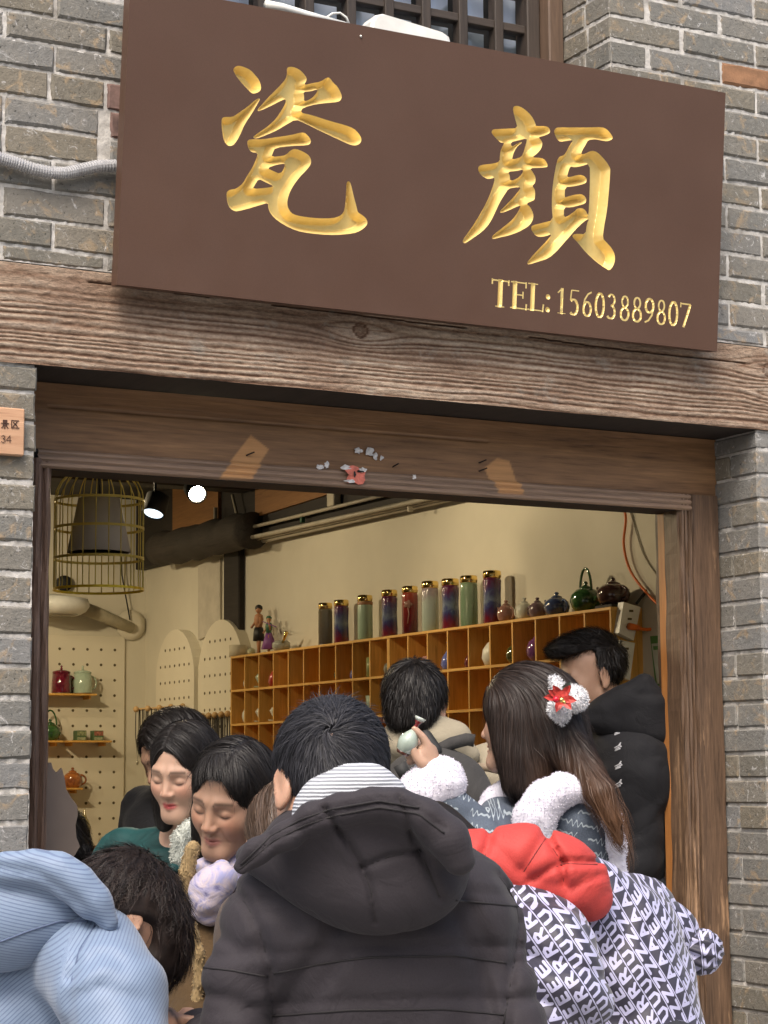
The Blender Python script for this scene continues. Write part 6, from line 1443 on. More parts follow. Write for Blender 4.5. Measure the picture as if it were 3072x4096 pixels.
c0 = D(80, 1940, 3.05); sdf_obj('hood', bhood, c0-[.34, .30, .20], c0+[.34, .26, .16], .006, M_BLUE, blu, attrs={'u': lambda v: v @ unit(RW @ np.array([-.25, .95, .1]))+.012*n3(v, 5, 2)})
def cap_c(q):
    d = ell(q, (0, -.012, .034), (.088, .106, .096)); d = sm(d, ell(q, (0, .045, .05), (.080, .070, .065)), .04); d = sm(d, chain(q, [(.02, .09, .03), (.02, .11, -.04), (.03, .12, -.10)], [.045, .034, .020]), .04); d = sm(d, ell(q, (0, -.06, -.035), (.065, .045, .06)), .03)
    cut = np.maximum((.035-np.abs(q[:, 1]-.015)), 0)*0+np.minimum(.055-np.abs(q[:, 0]), 9); e = -ell(q, (.090, .020, -.050), (.050, .060, .085)); return sx(sx(d, e, .01), -(q[:, 2]+.13), .01)+.006*(n3(q, 55, 8)-.5)
cv = hair_cap(Hd, cap_c, blu, HCU, lo=(-.15, -.18, -.18), hi=(.15, .18, .17), step=.0055)
def dir_c(q): r = q-np.array([0, -.05, .12]); r /= np.linalg.norm(r, axis=1)[:, None]+1e-6; return r*.8+np.array([0, .5, -.5])
flyaway(cv, Hd, dir_c, cap_c, blu, HCU, 500, .06)
strands('curly_strands', cv[~((cv[:, 0] > .035) & (cv[:, 1] > -.06) & (cv[:, 1] < .11) & (cv[:, 2] < .055))], Hd, dir_c, cap_c, blu, HCU, 7000, .07, 9, .0016, .012, .6, 5, curl=1.7, curlf=30, offs=.002)
# ------------------------------------------------------------------ 3 woman in green velvet
Hg = Head((0, .086, -.005), D(362, 1689, 4.75), 150, 20, 5, .90)
J = skel(D(402, 1802, 4.95), Hg.h, (0, 0, 1), .36)
gre = person('young woman with centre parted black hair in a dark green velvet jacket looking down', Hg, (J['anL']+J['anR'])/2*[1, 1, 0])
make_body(Hg, J, SK1, gre, fine=.0027); trousers(J, gre, M_TRO)
def velvet():
    t = NT('green_velvet'); n = t.noise(9, 4, .6, dist=1.2); t.color(t.ramp(n, [(.35, (.004, .022, .022)), (.7, (.012, .055, .055))])); t.set(Roughness=.6, Sheen_Weight=.10, Sheen_Roughness=.3, Specular_IOR_Level=.2); t.b.inputs['Sheen Tint'].default_value = (.25, .62, .65, 1); t.bump(n, .5, .01); return t.m
def coat(J, w_=.105, r_=.115, flare=.03, arm=(.070, .062, .052), amp=.008, s=3, bottom=.42):
    S = J['side']; up = J['up']; N = J['N']
    def fn(p):
        d = sm(rc(p, N-up*.13+S*w_*.7, J['pel']-up*(bottom-.3)+S*w_, r_, r_+flare), rc(p, N-up*.13-S*w_*.7, J['pel']-up*(bottom-.3)-S*w_, r_, r_+flare), .10)
        d = sm(d, chain(p, [J['shL']+up*.0, N-up*.045, J['shR']], [.062, .070, .062]), .06)
        for k in 'LR': d = sm(d, chain(p, [J['sh'+k], J['el'+k], J['wr'+k]], arm), .03)
        return d+folds(p, 9, amp, s, (.3, .3, .8))+folds(p, 20, amp*.35, s+7, (.5, -.3, .6))
    return fn
def jb(J, pad=.14): pts = np.array([J[k] for k in ('N', 'shL', 'shR', 'elL', 'elR', 'wrL', 'wrR', 'pel')]); lo = pts.min(0)-pad; hi = pts.max(0)+pad; lo[2] = min(lo[2], J['pel'][2]-.30); return lo, hi
lo, hi = jb(J); garment('jacket', coat(J, amp=.012), lo, hi, .010, velvet(), gre)
M_FUR = fabric('pale_fur', (.42, .44, .40), .95, .25, .6, .8, 160)
def fur_strands(name, pts, rad, n, length, mat, root, seed=0, step=.006, extra=None, up=(0, 0, 0)):
    """a fur strip: a soft core with short tapering hairs standing out of it"""
    pts = [np.array(q) for q in pts]; fn = lambda p: chain(p, pts, rad, .01)+.004*(n3(p, 90, seed)-.5)
    A = np.array(pts); o, v, f = sdf_obj(name, fn, A.min(0)-max(rad)-.02, A.max(0)+max(rad)+.02, step, mat, root)
    r = np.random.RandomState(seed); q = v[r.randint(0, len(v), n)]; e = .002
    g_ = np.stack([fn(q+np.eye(3)[i]*e)-fn(q-np.eye(3)[i]*e) for i in range(3)], 1); g_ /= np.linalg.norm(g_, axis=1)[:, None]+1e-9
    dv = g_+r.randn(n, 3)*.45+np.array(up); dv /= np.linalg.norm(dv, axis=1)[:, None]; sd_ = np.cross(dv, r.randn(n, 3)); sd_ /= np.linalg.norm(sd_, axis=1)[:, None]+1e-9
    L = (length*(.5+.7*r.rand(n)))[:, None]; w_ = .0011; V = np.stack([q-sd_*w_, q+sd_*w_, q+dv*L*.6+sd_*w_*.6+[0, 0, -.001], q+dv*L+[0, 0, -.003]], 1).reshape(-1, 3)
    Fq = (np.arange(n)[:, None]*4+np.array([0, 1, 2, 3])[None]); mk(name+'_hairs', V, Fq, mat, root, False, kind='stuff')
fur_strands('fur_collar', px([(440, 1772), (412, 1792), (396, 1812), (392, 1845), (398, 1880)], 4.76), [.018, .022, .024, .022, .018], 2500, .008, M_FUR, gre, 3)
M_VEL = velvet()
for i, (a, b) in enumerate((((330, 1862), (372, 1880)), ((372, 1880), (402, 1866)), ((345, 1876), (374, 1884)), ((374, 1884), (400, 1882)))): MB().tube([D(*a, 4.70), (D(*a, 4.68)+D(*b, 4.68))/2+[0, 0, -.006], D(*b, 4.70)], .008, 8).build('knot_button', M_VEL, gre, True)
MB().ball(D(374, 1880, 4.68), .016, 10).build('knot_button', M_VEL, gre, True)
def chevron():
    t = NT('quilted_green'); g_ = t.coord(); sp = t.n('SeparateXYZ'); t.l(g_, sp.inputs[0]); s_ = t.math('FRACT', t.math('MULTIPLY', t.math('ADD', sp.outputs[2], t.math('MULTIPLY', t.math('ABSOLUTE', t.math('SUBTRACT', sp.outputs[0], 0.0)), -.9)), 60.0))
    t.color(t.ramp(s_, [(.1, (.01, .018, .012)), (.5, (.045, .065, .045)), (.9, (.015, .022, .016))])); t.set(Roughness=.6); t.bump(s_, .6, .004); return t.m
gb = D(338, 2085, 4.3)
o = garment('quilted_bag', lambda p: ell(p, gb, (.055, .05, .075))+.002*np.sin(p[:, 2]*300), gb-.10, gb+.10, .006, chevron(), None) if False else None
bag = empty('handbag', gb-np.array([0, 0, .09]), 'dark green chevron quilted bag between the blue jacket and the brown coat', 'bag')
sdf_obj('bag_body', lambda p: ell(p, gb, (.062, .045, .085)), gb-.11, gb+.11, .006, chevron(), bag)
MB().tube([D(330, 2050, 4.3), D(352, 1985, 4.45), D(372, 1930, 4.62)], .006, 8).build('bag_strap', M_BLACK, bag, True)
def long_cap(part=0.0, drop=.16, w_=.088, back=.03, front=.5, male=False, fringe=0.0, facecut=(.050, .060, .105)):
    def fn(q):
        d = ell(q, (0, -.014, .035), (.0815, .102, .090))
        m = q.copy(); m[:, 0] = np.abs(q[:, 0])
        d = sm(d, chain(m, [(.050, -.020, .02), (.068, -.004, -.06), (.070, .006, -drop)], [.040, .033, .022]), .03)
        d = sm(d, chain(q, [(0, -.055, .02), (0, -.075, -.06), (0, -.070, -drop)], [.06, .045, .030]), .04)
        d = d+.004*np.exp(-((q[:, 0]-part)/.004)**2)*(q[:, 2] > .05)
        cut = -ell(q, (0, .100, -.036), facecut); return sx(d, cut, .012)
    return fn
def dir_long(part=0.0, crown=(0, -.04, .125)):
    def fn(q):
        sgn_ = np.where(q[:, 0] > part, 1.0, -1.0); t = np.clip((q[:, 2]-.0)/.12, 0, 1)[:, None]
        out = np.stack([sgn_, .10*np.ones(len(q)), -.35*np.ones(len(q))], 1); dn = np.tile(np.array([[0, -.08, -1.0]]), (len(q), 1)); return out*t+dn*(1-t)
    return fn
cg = long_cap(.012, .15, facecut=(.058, .080, .112)); cv = hair_cap(Hg, cg, gre, HB1, lo=(-.14, -.16, -.2), step=.005)
flyaway(cv[cv[:, 2] > 0], Hg, dir_long(.012), cg, gre, HB1)
strands('hair_strands', cv[cv[:, 2] > -.06], Hg, dir_long(.012), cg, gre, HB1, 6500, .12, 9, .0016, .003, .12, 6, offs=.0015)
# ------------------------------------------------------------------ 4 woman with the bob, brown shearling coat, lilac scarf
Hb = Head((0, .086, -.005), D(456, 1757, 4.1), 150, 27, 12, .93)
J = skel(D(505, 1870, 4.28), Hb.h, (0, 0, 1), .36)
bob = person('older woman with a black bob, lilac scarf and brown shearling coat looking down', Hb, (J['anL']+J['anR'])/2*[1, 1, 0])
J['elR'] = D(420, 2090, 4.1); J['wrR'] = D(425, 2220, 3.95); J['shR'] = D(430, 1960, 4.2)
make_body(Hb, J, SK2, bob, age=1.0, fine=.0027); trousers(J, bob, M_TRO)
M_COAT = fabric('brown_suede_coat', (.060, .036, .015), .9, .3, .3, .5, 300)
lo, hi = jb(J, .17)
bc0 = coat(J, amp=.012, arm=(.085, .085, .07), r_=.13, bottom=.6, s=19); bc = lambda p: sm(bc0(p), chain(p, px([(440, 2000), (415, 2150), (405, 2400)], 4.2), [.07, .09, .10], .03)+folds(p, 9, .012, 23), .05); garment('coat', bc, lo-[0, 0, .3], hi, .010, M_COAT, bob)
M_SHE = fabric('tan_shearling', (.28, .20, .10), .95, .2, .6, .6, 120)
fur_strands('shearling_edge', px([(416, 1830), (404, 1880), (401, 1950), (403, 2010)], 4.08), [.014, .014, .011, .008], 1500, .004, M_SHE, bob, 8)
fur_strands('shearling_edge', px([(418, 2000), (428, 2060), (432, 2120), (412, 2212), (405, 2280)], 3.93), [.008, .011, .010, .012, .012], 1400, .004, M_SHE, bob, 9)
fur_strands('shearling_edge', px([(372, 2050), (366, 2120), (352, 2175), (350, 2230)], 3.98), [.006, .009, .010, .009], 900, .004, M_SHE, bob, 10)
def scarf_mat():
    t = NT('lilac_scarf'); n = t.noise(14, 5, .6, dist=2.5); t.color(t.ramp(n, [(.34, (.14, .13, .26)), (.44, (.32, .30, .44)), (.54, (.44, .37, .40)), (.66, (.26, .26, .44))])); t.set(Roughness=.7, Sheen_Weight=.3); t.bump(n, .5, .008); return t.m
def scarf(p):
    d = chain(p, px([(440, 1868), (462, 1890), (500, 1892), (540, 1872)], 4.16), [.020, .034, .036, .03], .03)
    d = sm(d, chain(p, px([(478, 1890), (452, 1922), (452, 1955), (462, 1972)], 4.08), [.032, .042, .036, .014], .03), .02)
    return d+folds(p, 20, .012, 51, (.4, 0, .9), .3)
c0 = D(480, 1890, 4.1); garment('scarf', scarf, c0-[.14, .14, .14], c0+[.16, .16, .12], .0048, scarf_mat(), bob)
cb2 = long_cap(-.02, .19, facecut=(.056, .082, .112)); cv = hair_cap(Hb, cb2, bob, HB1, lo=(-.14, -.17, -.2), step=.005)
flyaway(cv[cv[:, 2] > -.05], Hb, dir_long(-.02), cb2, bob, HB1, 320)
strands('hair_strands', cv[cv[:, 2] > -.09], Hb, dir_long(-.02), cb2, bob, HB1, 7500, .13, 9, .0016, .004, .16, 7, offs=.002)
bang = lambda q: sm(cb2(q), ell(q, (0, .03, .035), (.072, .075, .070)), .01)
rr = np.random.RandomState(3); rts = np.stack([rr.uniform(-.055, .045, 400), rr.uniform(.02, .05, 400), rr.uniform(.10, .115, 400)], 1)
strands('fringe_strands', rts, Hb, lambda q: np.tile(np.array([[-.45, .75, -.65]]), (len(q), 1))+np.stack([q[:, 0]*6, 0*q[:, 0], 0*q[:, 0]], 1), bang, bob, HB1, 900, .085, 8, .0013, .004, .22, 8)
MB().tube([Hb.wor((.062, .02, .075)), Hb.wor((.085, -.01, .062))], .003, 6).build('hair_clip', plain('silver_clip', (.6, .6, .65), .25, .9), bob)
# ------------------------------------------------------------------ 5 brown haired person between them (only the hair shows)
Hc = Head((0, 0, 0), D(640, 1825, 3.75), 60, 15, 0, .98)
J = skel(D(650, 1925, 3.8), Hc.h, (0, 0, 1), .32, zg=0.0)
chl = person('person with light brown hair mostly hidden behind the man in charcoal', Hc, (J['anL']+J['anR'])/2*[1, 1, 0])
make_body(Hc, J, SK3, chl, fine=.007); trousers(J, chl, M_TRO); lo, hi = jb(J); garment('jacket', coat(J), lo, hi, .014, fabric('dull_brown_coat', (.08, .06, .05)), chl)
cc = long_cap(0, .15); cv = hair_cap(Hc, cc, chl, HLB, lo=(-.14, -.16, -.2), step=.007); strands('hair_strands', cv, Hc, dir_long(0), cc, chl, HLB, 3500, .12, 8, .0018, .006, .3, 9)
# ------------------------------------------------------------------ 6 man with the backpack inside the shop
Hm = Head((0, 0, .02), D(897, 1512, 5.95), -12, 8, 0, 1.04)
J = skel(D(915, 1640, 6.05), Hm.h, (0, 0, 1), .42, zg=ZF)
bpk = person('man with short black hair in a beige quilted jacket seen from behind inside the shop', Hm, (J['anL']+J['anR'])/2*[1, 1, 0]+[0, 0, ZF])
make_body(Hm, J, SK2, bpk, male=True, fine=.006); trousers(J, bpk, M_TRO)
M_BEI = fabric('beige_quilt', (.27, .235, .17), .75, .08, .15)
jf = coat(J, w_=.13, r_=.14, arm=(.11, .095, .07), amp=.010, s=61); lo, hi = jb(J, .2)
garment('jacket', lambda p: jf(p)+.006*np.exp(-((((p[:, 2]+.45*p[:, 0]) % .11)-.055)/.007)**2)+.006*np.exp(-((((p[:, 2]-.45*p[:, 0]) % .11)-.055)/.007)**2), lo, hi, .011, M_BEI, bpk)
garment('jacket_hood', lambda p: sm(EI(915, 1612, 5.90, .125, .075, .075)(p), chain(p, px([(838, 1620), (870, 1575), (930, 1560), (985, 1590), (1010, 1630)], 5.92), .035, .03), .04)+folds(p, 12, .01, 5), D(915, 1600, 5.9)-[.2, .2, .17], D(915, 1600, 5.9)+[.22, .2, .14], .008, M_BEI, bpk)
cm_ = lambda q: cap_m(q)-.006; cv = hair_cap(Hm, cm_, bpk, HB1, step=.006)
wh2 = np.array([.01, -.06, .10]); dm2 = lambda q: (q-wh2)/(np.linalg.norm(q-wh2, axis=1)[:, None]+1e-6)+np.array([0, 0, -.5])
strands('hair_strands', cv, Hm, dm2, cm_, bpk, HB1, 4500, .04, 5, .0022, .008, .5, 11)
bp = empty('backpack', D(930, 1780, 5.75), 'dark grey backpack with buckled straps worn by the man in beige', 'backpack')
M_BP = fabric('backpack_cloth', (.045, .043, .042), .8, .1, .3)
def pack(p):
    d = sm(EI(940, 1715, 5.72, .155, .085, .135)(p), EI(950, 1790, 5.72, .165, .10, .17)(p), .06); return d+folds(p, 9, .010, 71)+.006*np.exp(-(seg2(p, [(840, 1700), (900, 1675), (960, 1672), (1010, 1720), (1020, 1800)])/.006)**2)
c0 = D(945, 1750, 5.72); garment('pack_body', pack, c0-[.26, .26, .30], c0+[.28, .2, .22], .009, M_BP, bp)
def strap(pts, w_, mat, name, parent, th=.006):
    pts = [np.array(q) for q in pts]; V = []
    for i, q in enumerate(pts):
        t = unit(pts[min(i+1, len(pts)-1)]-pts[max(i-1, 0)]); v_ = unit(q-CAM); s_ = unit(np.cross(t, v_))*w_/2; n_ = np.cross(s_, t); n_ = unit(n_)*th/2; V += [q-s_-n_, q+s_-n_, q+s_+n_, q-s_+n_]
    n = len(pts); return mk(name, V, [(i*4+k, i*4+(k+1) % 4, (i+1)*4+(k+1) % 4, (i+1)*4+k) for i in range(n-1) for k in range(4)]+[(3, 2, 1, 0), ((n-1)*4, (n-1)*4+1, (n-1)*4+2, (n-1)*4+3)], mat, parent, True)
strap(px([(925, 1640), (945, 1622), (975, 1606), (1008, 1597), (1025, 1600)], 5.72), .035, M_BP, 'shoulder_strap', bp)
strap(px([(1022, 1655), (1050, 1658), (1080, 1664)], 5.78), .022, plain('tan_band', (.20, .15, .10), .7), 'reflective_band', bp)
strap(px([(862, 1650), (872, 1668), (880, 1680)], 5.60), .035, M_BLACK, 'buckle_flap', bp)
garment('strap_loop', lambda p: rc(p, D(920, 1590, 5.72), D(938, 1622, 5.7), .018, .022), D(925, 1605, 5.7)-.07, D(925, 1605, 5.7)+.07, .006, M_BLACK, bp)
# ------------------------------------------------------------------ 7 woman with long hair holding a vase
Hw = Head((0, -.01, .02), D(1143, 1535, 5.0), 67, 6, 6, 1.03)
J = skel(D(1195, 1665, 5.1), np.array([-.9, .35, 0]), (0.05, 0, 1), .34)
J['shL'] = D(1230, 1745, 4.95); J['shR'] = D(1120, 1740, 5.3); J['elL'] = D(1255, 1960, 4.9); J['wrL'] = D(1130, 2010, 4.85)
J['elR'] = D(1052, 1815, 4.75); J['wrR'] = D(925, 1680, 4.72); J['elR'] = D(1045, 1822, 4.72)
dW = 4.72
def hand_v(p):
    w0 = D(928, 1690, dW); a = D(922, 1628, dW); d = chain(p, [w0, D(928, 1655, dW), a], [.026, .027, .026], .01)
    fs = [[(925, 1612), (913, 1592), (896, 1575)], [(918, 1618), (900, 1604), (888, 1612)], [(915, 1630), (896, 1624), (886, 1632)], [(914, 1642), (898, 1640), (890, 1646)]]
    for i, fg in enumerate(fs): q = [D(x, y, dW+(-.012 if i == 0 else .02+.004*i)) for x, y in fg]; q[-1] = q[-1]+(np.array([0, .01, 0]) if i else 0); d = sm(d, chain(p, q, [.0105, .0092, .0080]), .007)
    return sm(d, chain(p, px([(912, 1650), (898, 1634), (892, 1618)], dW-.02), [.012, .0100, .0085]), .008)
wom = person('long haired woman in a script print denim jacket with white shearling, raising a vase', Hw, (J['anL']+J['anR'])/2*[1, 1, 0])
lo, hi = bbox(J, Hw, .10)
def fine_body():
    fn = body_fn(Hw, J, hands={'R': hand_v}, ears=False); fl, fh = Hw.c-.13, Hw.c+.13; hl = D(905, 1625, dW)
    axs = []
    for i in range(3):
        out = [lo[i]]
        while out[-1] < hi[i]: x = out[-1]; out.append(x+(.0045 if (fl[i] < x < fh[i] or hl[i]-.07 < x < hl[i]+.075) else .016))
        axs.append(np.array(out))
    v, f = nets(fn, *axs); mk('body', v, f, SK1, wom, True, cols={'tint': face_tint(Hw)(v)})
fine_body(); trousers(J, wom, M_TRO)
def denim(name='script_denim'):
    t = NT(name); n = t.noise(8, 4, .6); f = t.noise(400, 3, .6); u, v = t.attr('u'), t.attr('v')
    base = t.mix(.4, t.ramp(n, [(.3, (.055, .07, .10)), (.7, (.10, .125, .165))]), t.ramp(f, [(.3, (.2, .2, .2)), (.7, (.8, .8, .8))]), 'OVERLAY')
    row = t.math('MULTIPLY', v, 34.0); fr = t.math('FRACT', row); ri = t.math('FLOOR', row)
    ph = t.math('ADD', t.math('MULTIPLY', u, 520.0), t.math('MULTIPLY', ri, 2.7)); wv = t.math('MULTIPLY', t.math('SINE', ph), t.math('ADD', .14, t.math('MULTIPLY', t.math('SINE', t.math('ADD', t.math('MULTIPLY', u, 97.0), t.math('MULTIPLY', ri, 5.1))), .12)))
    dl = t.math('ABSOLUTE', t.math('SUBTRACT', t.math('ADD', fr, wv), .5)); k = t.math('MULTIPLY', t.math('LESS_THAN', dl, .075), t.math('LESS_THAN', t.math('FRACT', t.math('ADD', t.math('MULTIPLY', u, 7.0), t.math('MULTIPLY', ri, .37))), .80))
    t.color(t.mix(t.math('MULTIPLY', k, .75), base, (.42, .48, .52))); t.set(Roughness=.85); t.bump(t.math('ADD', f, t.noise(20, 4, .6, dist=1)), .5, .004); return t.m
M_DEN = denim()
uvx = RW @ np.array([.96, .28, 0]); uvy = RW @ np.array([-.28, .96, 0])
def wj(p):
    d = sm(rc(p, D(1215, 1760, 5.1), D(1240, 2150, 5.1), .115, .15), rc(p, D(1160, 1770, 5.25), D(1170, 2150, 5.25), .115, .15), .1)
    d = sm(d, chain(p, [J['shL'], D(1190, 1710, 5.12), J['shR']], [.075, .075, .07]), .06); d = sm(d, rc(p, D(1248, 1775, 4.86), D(1262, 1880, 4.86), .078, .08), .05)
    d = sm(d, chain(p, [J['shL'], J['elL'], J['wrL']], [.078, .068, .05]), .03)
    d = sm(d, chain(p, [J['shR'], J['elR'], D(940, 1708, dW)], [.072, .066, .050]), .03)
    return d+folds(p, 10, .014, 81, (.3, 0, .9))+folds(p, 22, .006, 87, (.8, 0, .3))
lo, hi = jb(J, .17); lo[2] -= .15; sdf_obj('denim_jacket', wj, lo, hi, .009, M_DEN, wom, attrs={'u': lambda v: v @ uvx+.004*n3(v, 20, 4), 'v': lambda v: v @ uvy+.01*n3(v, 9, 5)})
M_SH2 = fabric('white_shearling', (.66, .64, .72), .95, .06, .5, .8, 150)
def fluff(name, fn, lo, hi, step, n, L, root, seed, mat=M_SH2):
    o, v, f = sdf_obj(name, lambda p: fn(p)+.005*(n3(p, 60, seed)-.5), lo, hi, step, mat, root); r = np.random.RandomState(seed); q = v[r.randint(0, len(v), n)]; e = .002
    g_ = np.stack([fn(q+np.eye(3)[i]*e)-fn(q-np.eye(3)[i]*e) for i in range(3)], 1); g_ /= np.linalg.norm(g_, axis=1)[:, None]+1e-9
    dv = g_+r.randn(n, 3)*.5; dv /= np.linalg.norm(dv, axis=1)[:, None]; sd_ = np.cross(dv, r.randn(n, 3)); sd_ /= np.linalg.norm(sd_, axis=1)[:, None]+1e-9; l_ = (L*(.5+.7*r.rand(n)))[:, None]
    V = np.stack([q-sd_*.0012, q+sd_*.0012, q+dv*l_*.7+sd_*.0006, q+dv*l_], 1).reshape(-1, 3); mk(name+'_hairs', V, np.arange(n)[:, None]*4+np.arange(4)[None], mat, root, False, kind='stuff')
ca, cb3 = D(908, 1690, dW), D(955, 1708, dW); cuf = lambda p: sm(rc(p, D(905, 1712, dW), D(945, 1682, dW), .050, .052), rc(p, D(925, 1715, dW), D(958, 1695, dW), .052, .050), .03)
fluff('shearling_cuff', cuf, D(925, 1700, dW)-.13, D(925, 1700, dW)+.14, .006, 3500, .0035, wom, 21)
col_ = lambda p: sm(chain(p, px([(1128, 1810), (1146, 1762), (1172, 1725), (1215, 1700), (1262, 1704), (1300, 1730), (1320, 1768), (1332, 1830), (1338, 1890)], 4.80), [.032, .034, .034, .030, .024, .022, .020, .020, .020], .02), chain(p, px([(1160, 1815), (1165, 1765), (1190, 1728), (1225, 1712)], 4.80), [.040, .038, .032, .024], .02), .03)
fluff('shearling_collar', col_, D(1110, 1900, 4.78)-[.12, .14, .06], D(1340, 1660, 4.78)+[.08, .18, .08], .0065, 6000, .004, wom, 22)
lap = lambda p: chain(p, px([(1105, 1690), (1075, 1730), (1050, 1775), (1035, 1810)], 5.02), [.022, .034, .036, .03], .02)
fluff('shearling_lapel', lap, D(1070, 1750, 5.02)-[.16, .12, .14], D(1070, 1750, 5.02)+[.12, .12, .12], .0065, 2200, .0035, wom, 23)
garment('cream_top', lambda p: sm(rc(p, D(1125, 1730, 5.08), D(1105, 1830, 5.05), .055, .07), rc(p, D(1150, 1700, 5.1), D(1130, 1760, 5.05), .04, .05), .03)+folds(p, 16, .008, 4), D(1115, 1770, 5.06)-.16, D(1115, 1770, 5.06)+.15, .009, fabric('cream_top', (.50, .50, .42)), wom)
LOCK = [Hw.loc(D(x, y, dd)[None])[0] for x, y, dd in ((1205, 1560, 4.93), (1228, 1612, 4.90), (1262, 1665, 4.83), (1298, 1715, 4.76), (1325, 1770, 4.74), (1338, 1815, 4.74))]
def cap_w(q):
    d = ell(q, (0, -.010, .036), (.090, .108, .096)); d = sm(d, chain(np.stack([np.abs(q[:, 0]), q[:, 1], q[:, 2]], 1), [(.054, .025, .02), (.058, .018, -.06), (.056, .002, -.15)], [.040, .034, .028]), .03)
    d = sm(d, chain(q, [(.02, -.06, .02), (.03, -.09, -.06), (.03, -.12, -.15), (.03, -.165, -.23), (.03, -.185, -.32), (.03, -.185, -.38)], [.07, .060, .055, .050, .042, .012]), .05)
    d = sm(d, chain(q, LOCK, [.052, .046, .040, .030, .016, .006]), .03)
    d = sm(d, chain(q, [(.06, .02, -.06), (.065, .035, -.16), (.06, .05, -.25), (.055, .07, -.31)], [.030, .030, .022, .008]), .03)
    d = sm(d, chain(np.stack([np.abs(q[:, 0]), q[:, 1], q[:, 2]], 1), [(.045, -.02, -.02), (.050, -.03, -.09), (.048, -.045, -.16)], [.045, .042, .034]), .04); return sx(d, -ell(q, (0, .112, -.045), (.060, .056, .105)), .010)+.003*(n3(q*[1, 1, .25], 90, 6)-.5)
tipw = lambda q: np.clip((-.07-q[:, 2])/.16, 0, 1)*np.clip((-.03-q[:, 1])/.06, 0, 1)
cv = hair_cap(Hw, cap_w, wom, HBR, lo=(-.16, -.28, -.44), hi=(.15, .15, .16), step=.0065, tipfn=tipw)
clipc = np.array([-.075, -.045, .035])
def dir_w(q):
    t = np.clip((q[:, 2]-.01)/.10, 0, 1)[:, None]; top_ = np.array([0, -.9, -.35]); bk = np.clip((-q[:, 1]-.02)/.06, 0, 1)[:, None]; dn = np.array([[0, .02, -1.0]])*(1-bk)+np.array([[0, -.35, -1.0]])*bk; return top_*t+dn*(1-t)
flyaway(cv, Hw, dir_w, cap_w, wom, HBR, 400, .12, 78, tipw)
strands('hair_strands', cv, Hw, dir_w, cap_w, wom, HBR, 10000, .15, 10, .0016, .004, .12, 31, offs=.002, tipfn=tipw)
strands('loose_ends', cv[cv[:, 2] < -.15], Hw, dir_w, lambda q: cap_w(q)-.004, wom, HBR, 1500, .14, 10, .0012, .02, .35, 33, offs=.004, tipfn=tipw, drift=.15)
# hair clip: white plush, red poinsettia, leaf, beads
hc = empty('hair_clip', D(1215, 1510, 4.85), 'festive hair clip with white fur, red poinsettia, green leaf and beads', 'hair clip')
fluff('white_plush', lambda p: sm(ell(p, D(1242, 1510, 4.86), (.030, .026, .030)), chain(p, px([(1196, 1468), (1204, 1482)], 4.86), [.010, .016]), .01), D(1222, 1495, 4.86)-.07, D(1222, 1495, 4.86)+.07, .005, 2500, .008, hc, 41, plain('plush_white', (.72, .72, .74), .9))
fluff('white_plush', lambda p: chain(p, px([(1205, 1530), (1212, 1540), (1213, 1558)], 4.84), [.022, .018, .008], .01), D(1210, 1542, 4.84)-.05, D(1210, 1542, 4.84)+.05, .0045, 1800, .009, hc, 42, plain('plush_white', (.72, .72, .74), .9))
M_POIN = plain('red_glitter_petal', (.50, .045, .035), .5, var=.4, scale=120); pc = D(1213, 1507, 4.80)
def leafshape(c, ang, L, wd, mat, name, cupv=.006):
    a = np.array([math.cos(ang), math.sin(ang)]); X_ = cr; Z_ = cu; tv = X_*a[0]+Z_*a[1]; nv = -X_*a[1]+Z_*a[0]; out = -unit(c-CAM)
    V = [c]+[c+tv*L*.35+nv*wd/2+out*.001, c+tv*L*.7+nv*wd*.36+out*cupv, c+tv*L+out*cupv*1.5, c+tv*L*.7-nv*wd*.36+out*cupv, c+tv*L*.35-nv*wd/2+out*.001, c+tv*L*.5-out*.001]
    n = len(V); V = V+[v_-out*.0015 for v_ in V]; F0 = [(0, 6, 1), (1, 6, 2), (2, 6, 3), (3, 6, 4), (4, 6, 5), (5, 6, 0)]
    return mk(name, V, F0+[tuple(i+n for i in q[::-1]) for q in F0], mat, hc)
for k, an in enumerate((178, 125, 55, -12, -50, -110, 150)): leafshape(pc, math.radians(an), .036 if k != 0 else .042, .020, M_POIN, 'petal')
leafshape(D(1218, 1497, 4.81), math.radians(60), .030, .022, plain('grey_green_leaf', (.10, .14, .11), .6), 'leaf')
MB().ball(D(1201, 1511, 4.78), .008, 10).build('bead', plain('red_bead', (.5, .01, .03), .15), hc, True); MB().ball(D(1213, 1512, 4.78), .0065, 10).build('bead', M_GOLD, hc, True); MB().ball(D(1219, 1517, 4.78), .004, 8).build('bead', M_GOLD, hc, True)
# the vase she holds
vp0 = D(869, 1628, dW-.01); vp1 = D(908, 1552, dW-.01); ax = unit(vp1-vp0); Lv = np.linalg.norm(vp1-vp0)
va = empty('held_vase', vp0, 'small pear shaped celadon vase with dark red neck held up by the woman', 'vase')
MB().lathe([(.001, 0), (.013, 0), (.0135, .004), (.019, Lv*.10), (.0235, Lv*.28), (.0225, Lv*.40), (.015, Lv*.54), (.0075, Lv*.66)], vp0, 28, ax).build('vase_body', glaze('vase_celadon', (.36, .42, .36), (.32, .38, .33), .08), va, True)
MB().lathe([(.0078, Lv*.64), (.0055, Lv*.74), (.005, Lv*.84), (.009, Lv*.92), (.0085, Lv*.93), (.001, Lv*.92)], vp0, 22, ax).build('vase_neck', glaze('vase_red', (.16, .015, .02), (.10, .01, .01), .08), va, True)
MB().lathe([(.0085, Lv*.92), (.012, Lv*.97), (.0135, Lv*1.02), (.011, Lv*1.02), (.006, Lv*.95), (.001, Lv*.95)], vp0, 22, ax).build('vase_lip', glaze('vase_pale', (.42, .46, .42), (.38, .42, .38), .08), va, True)
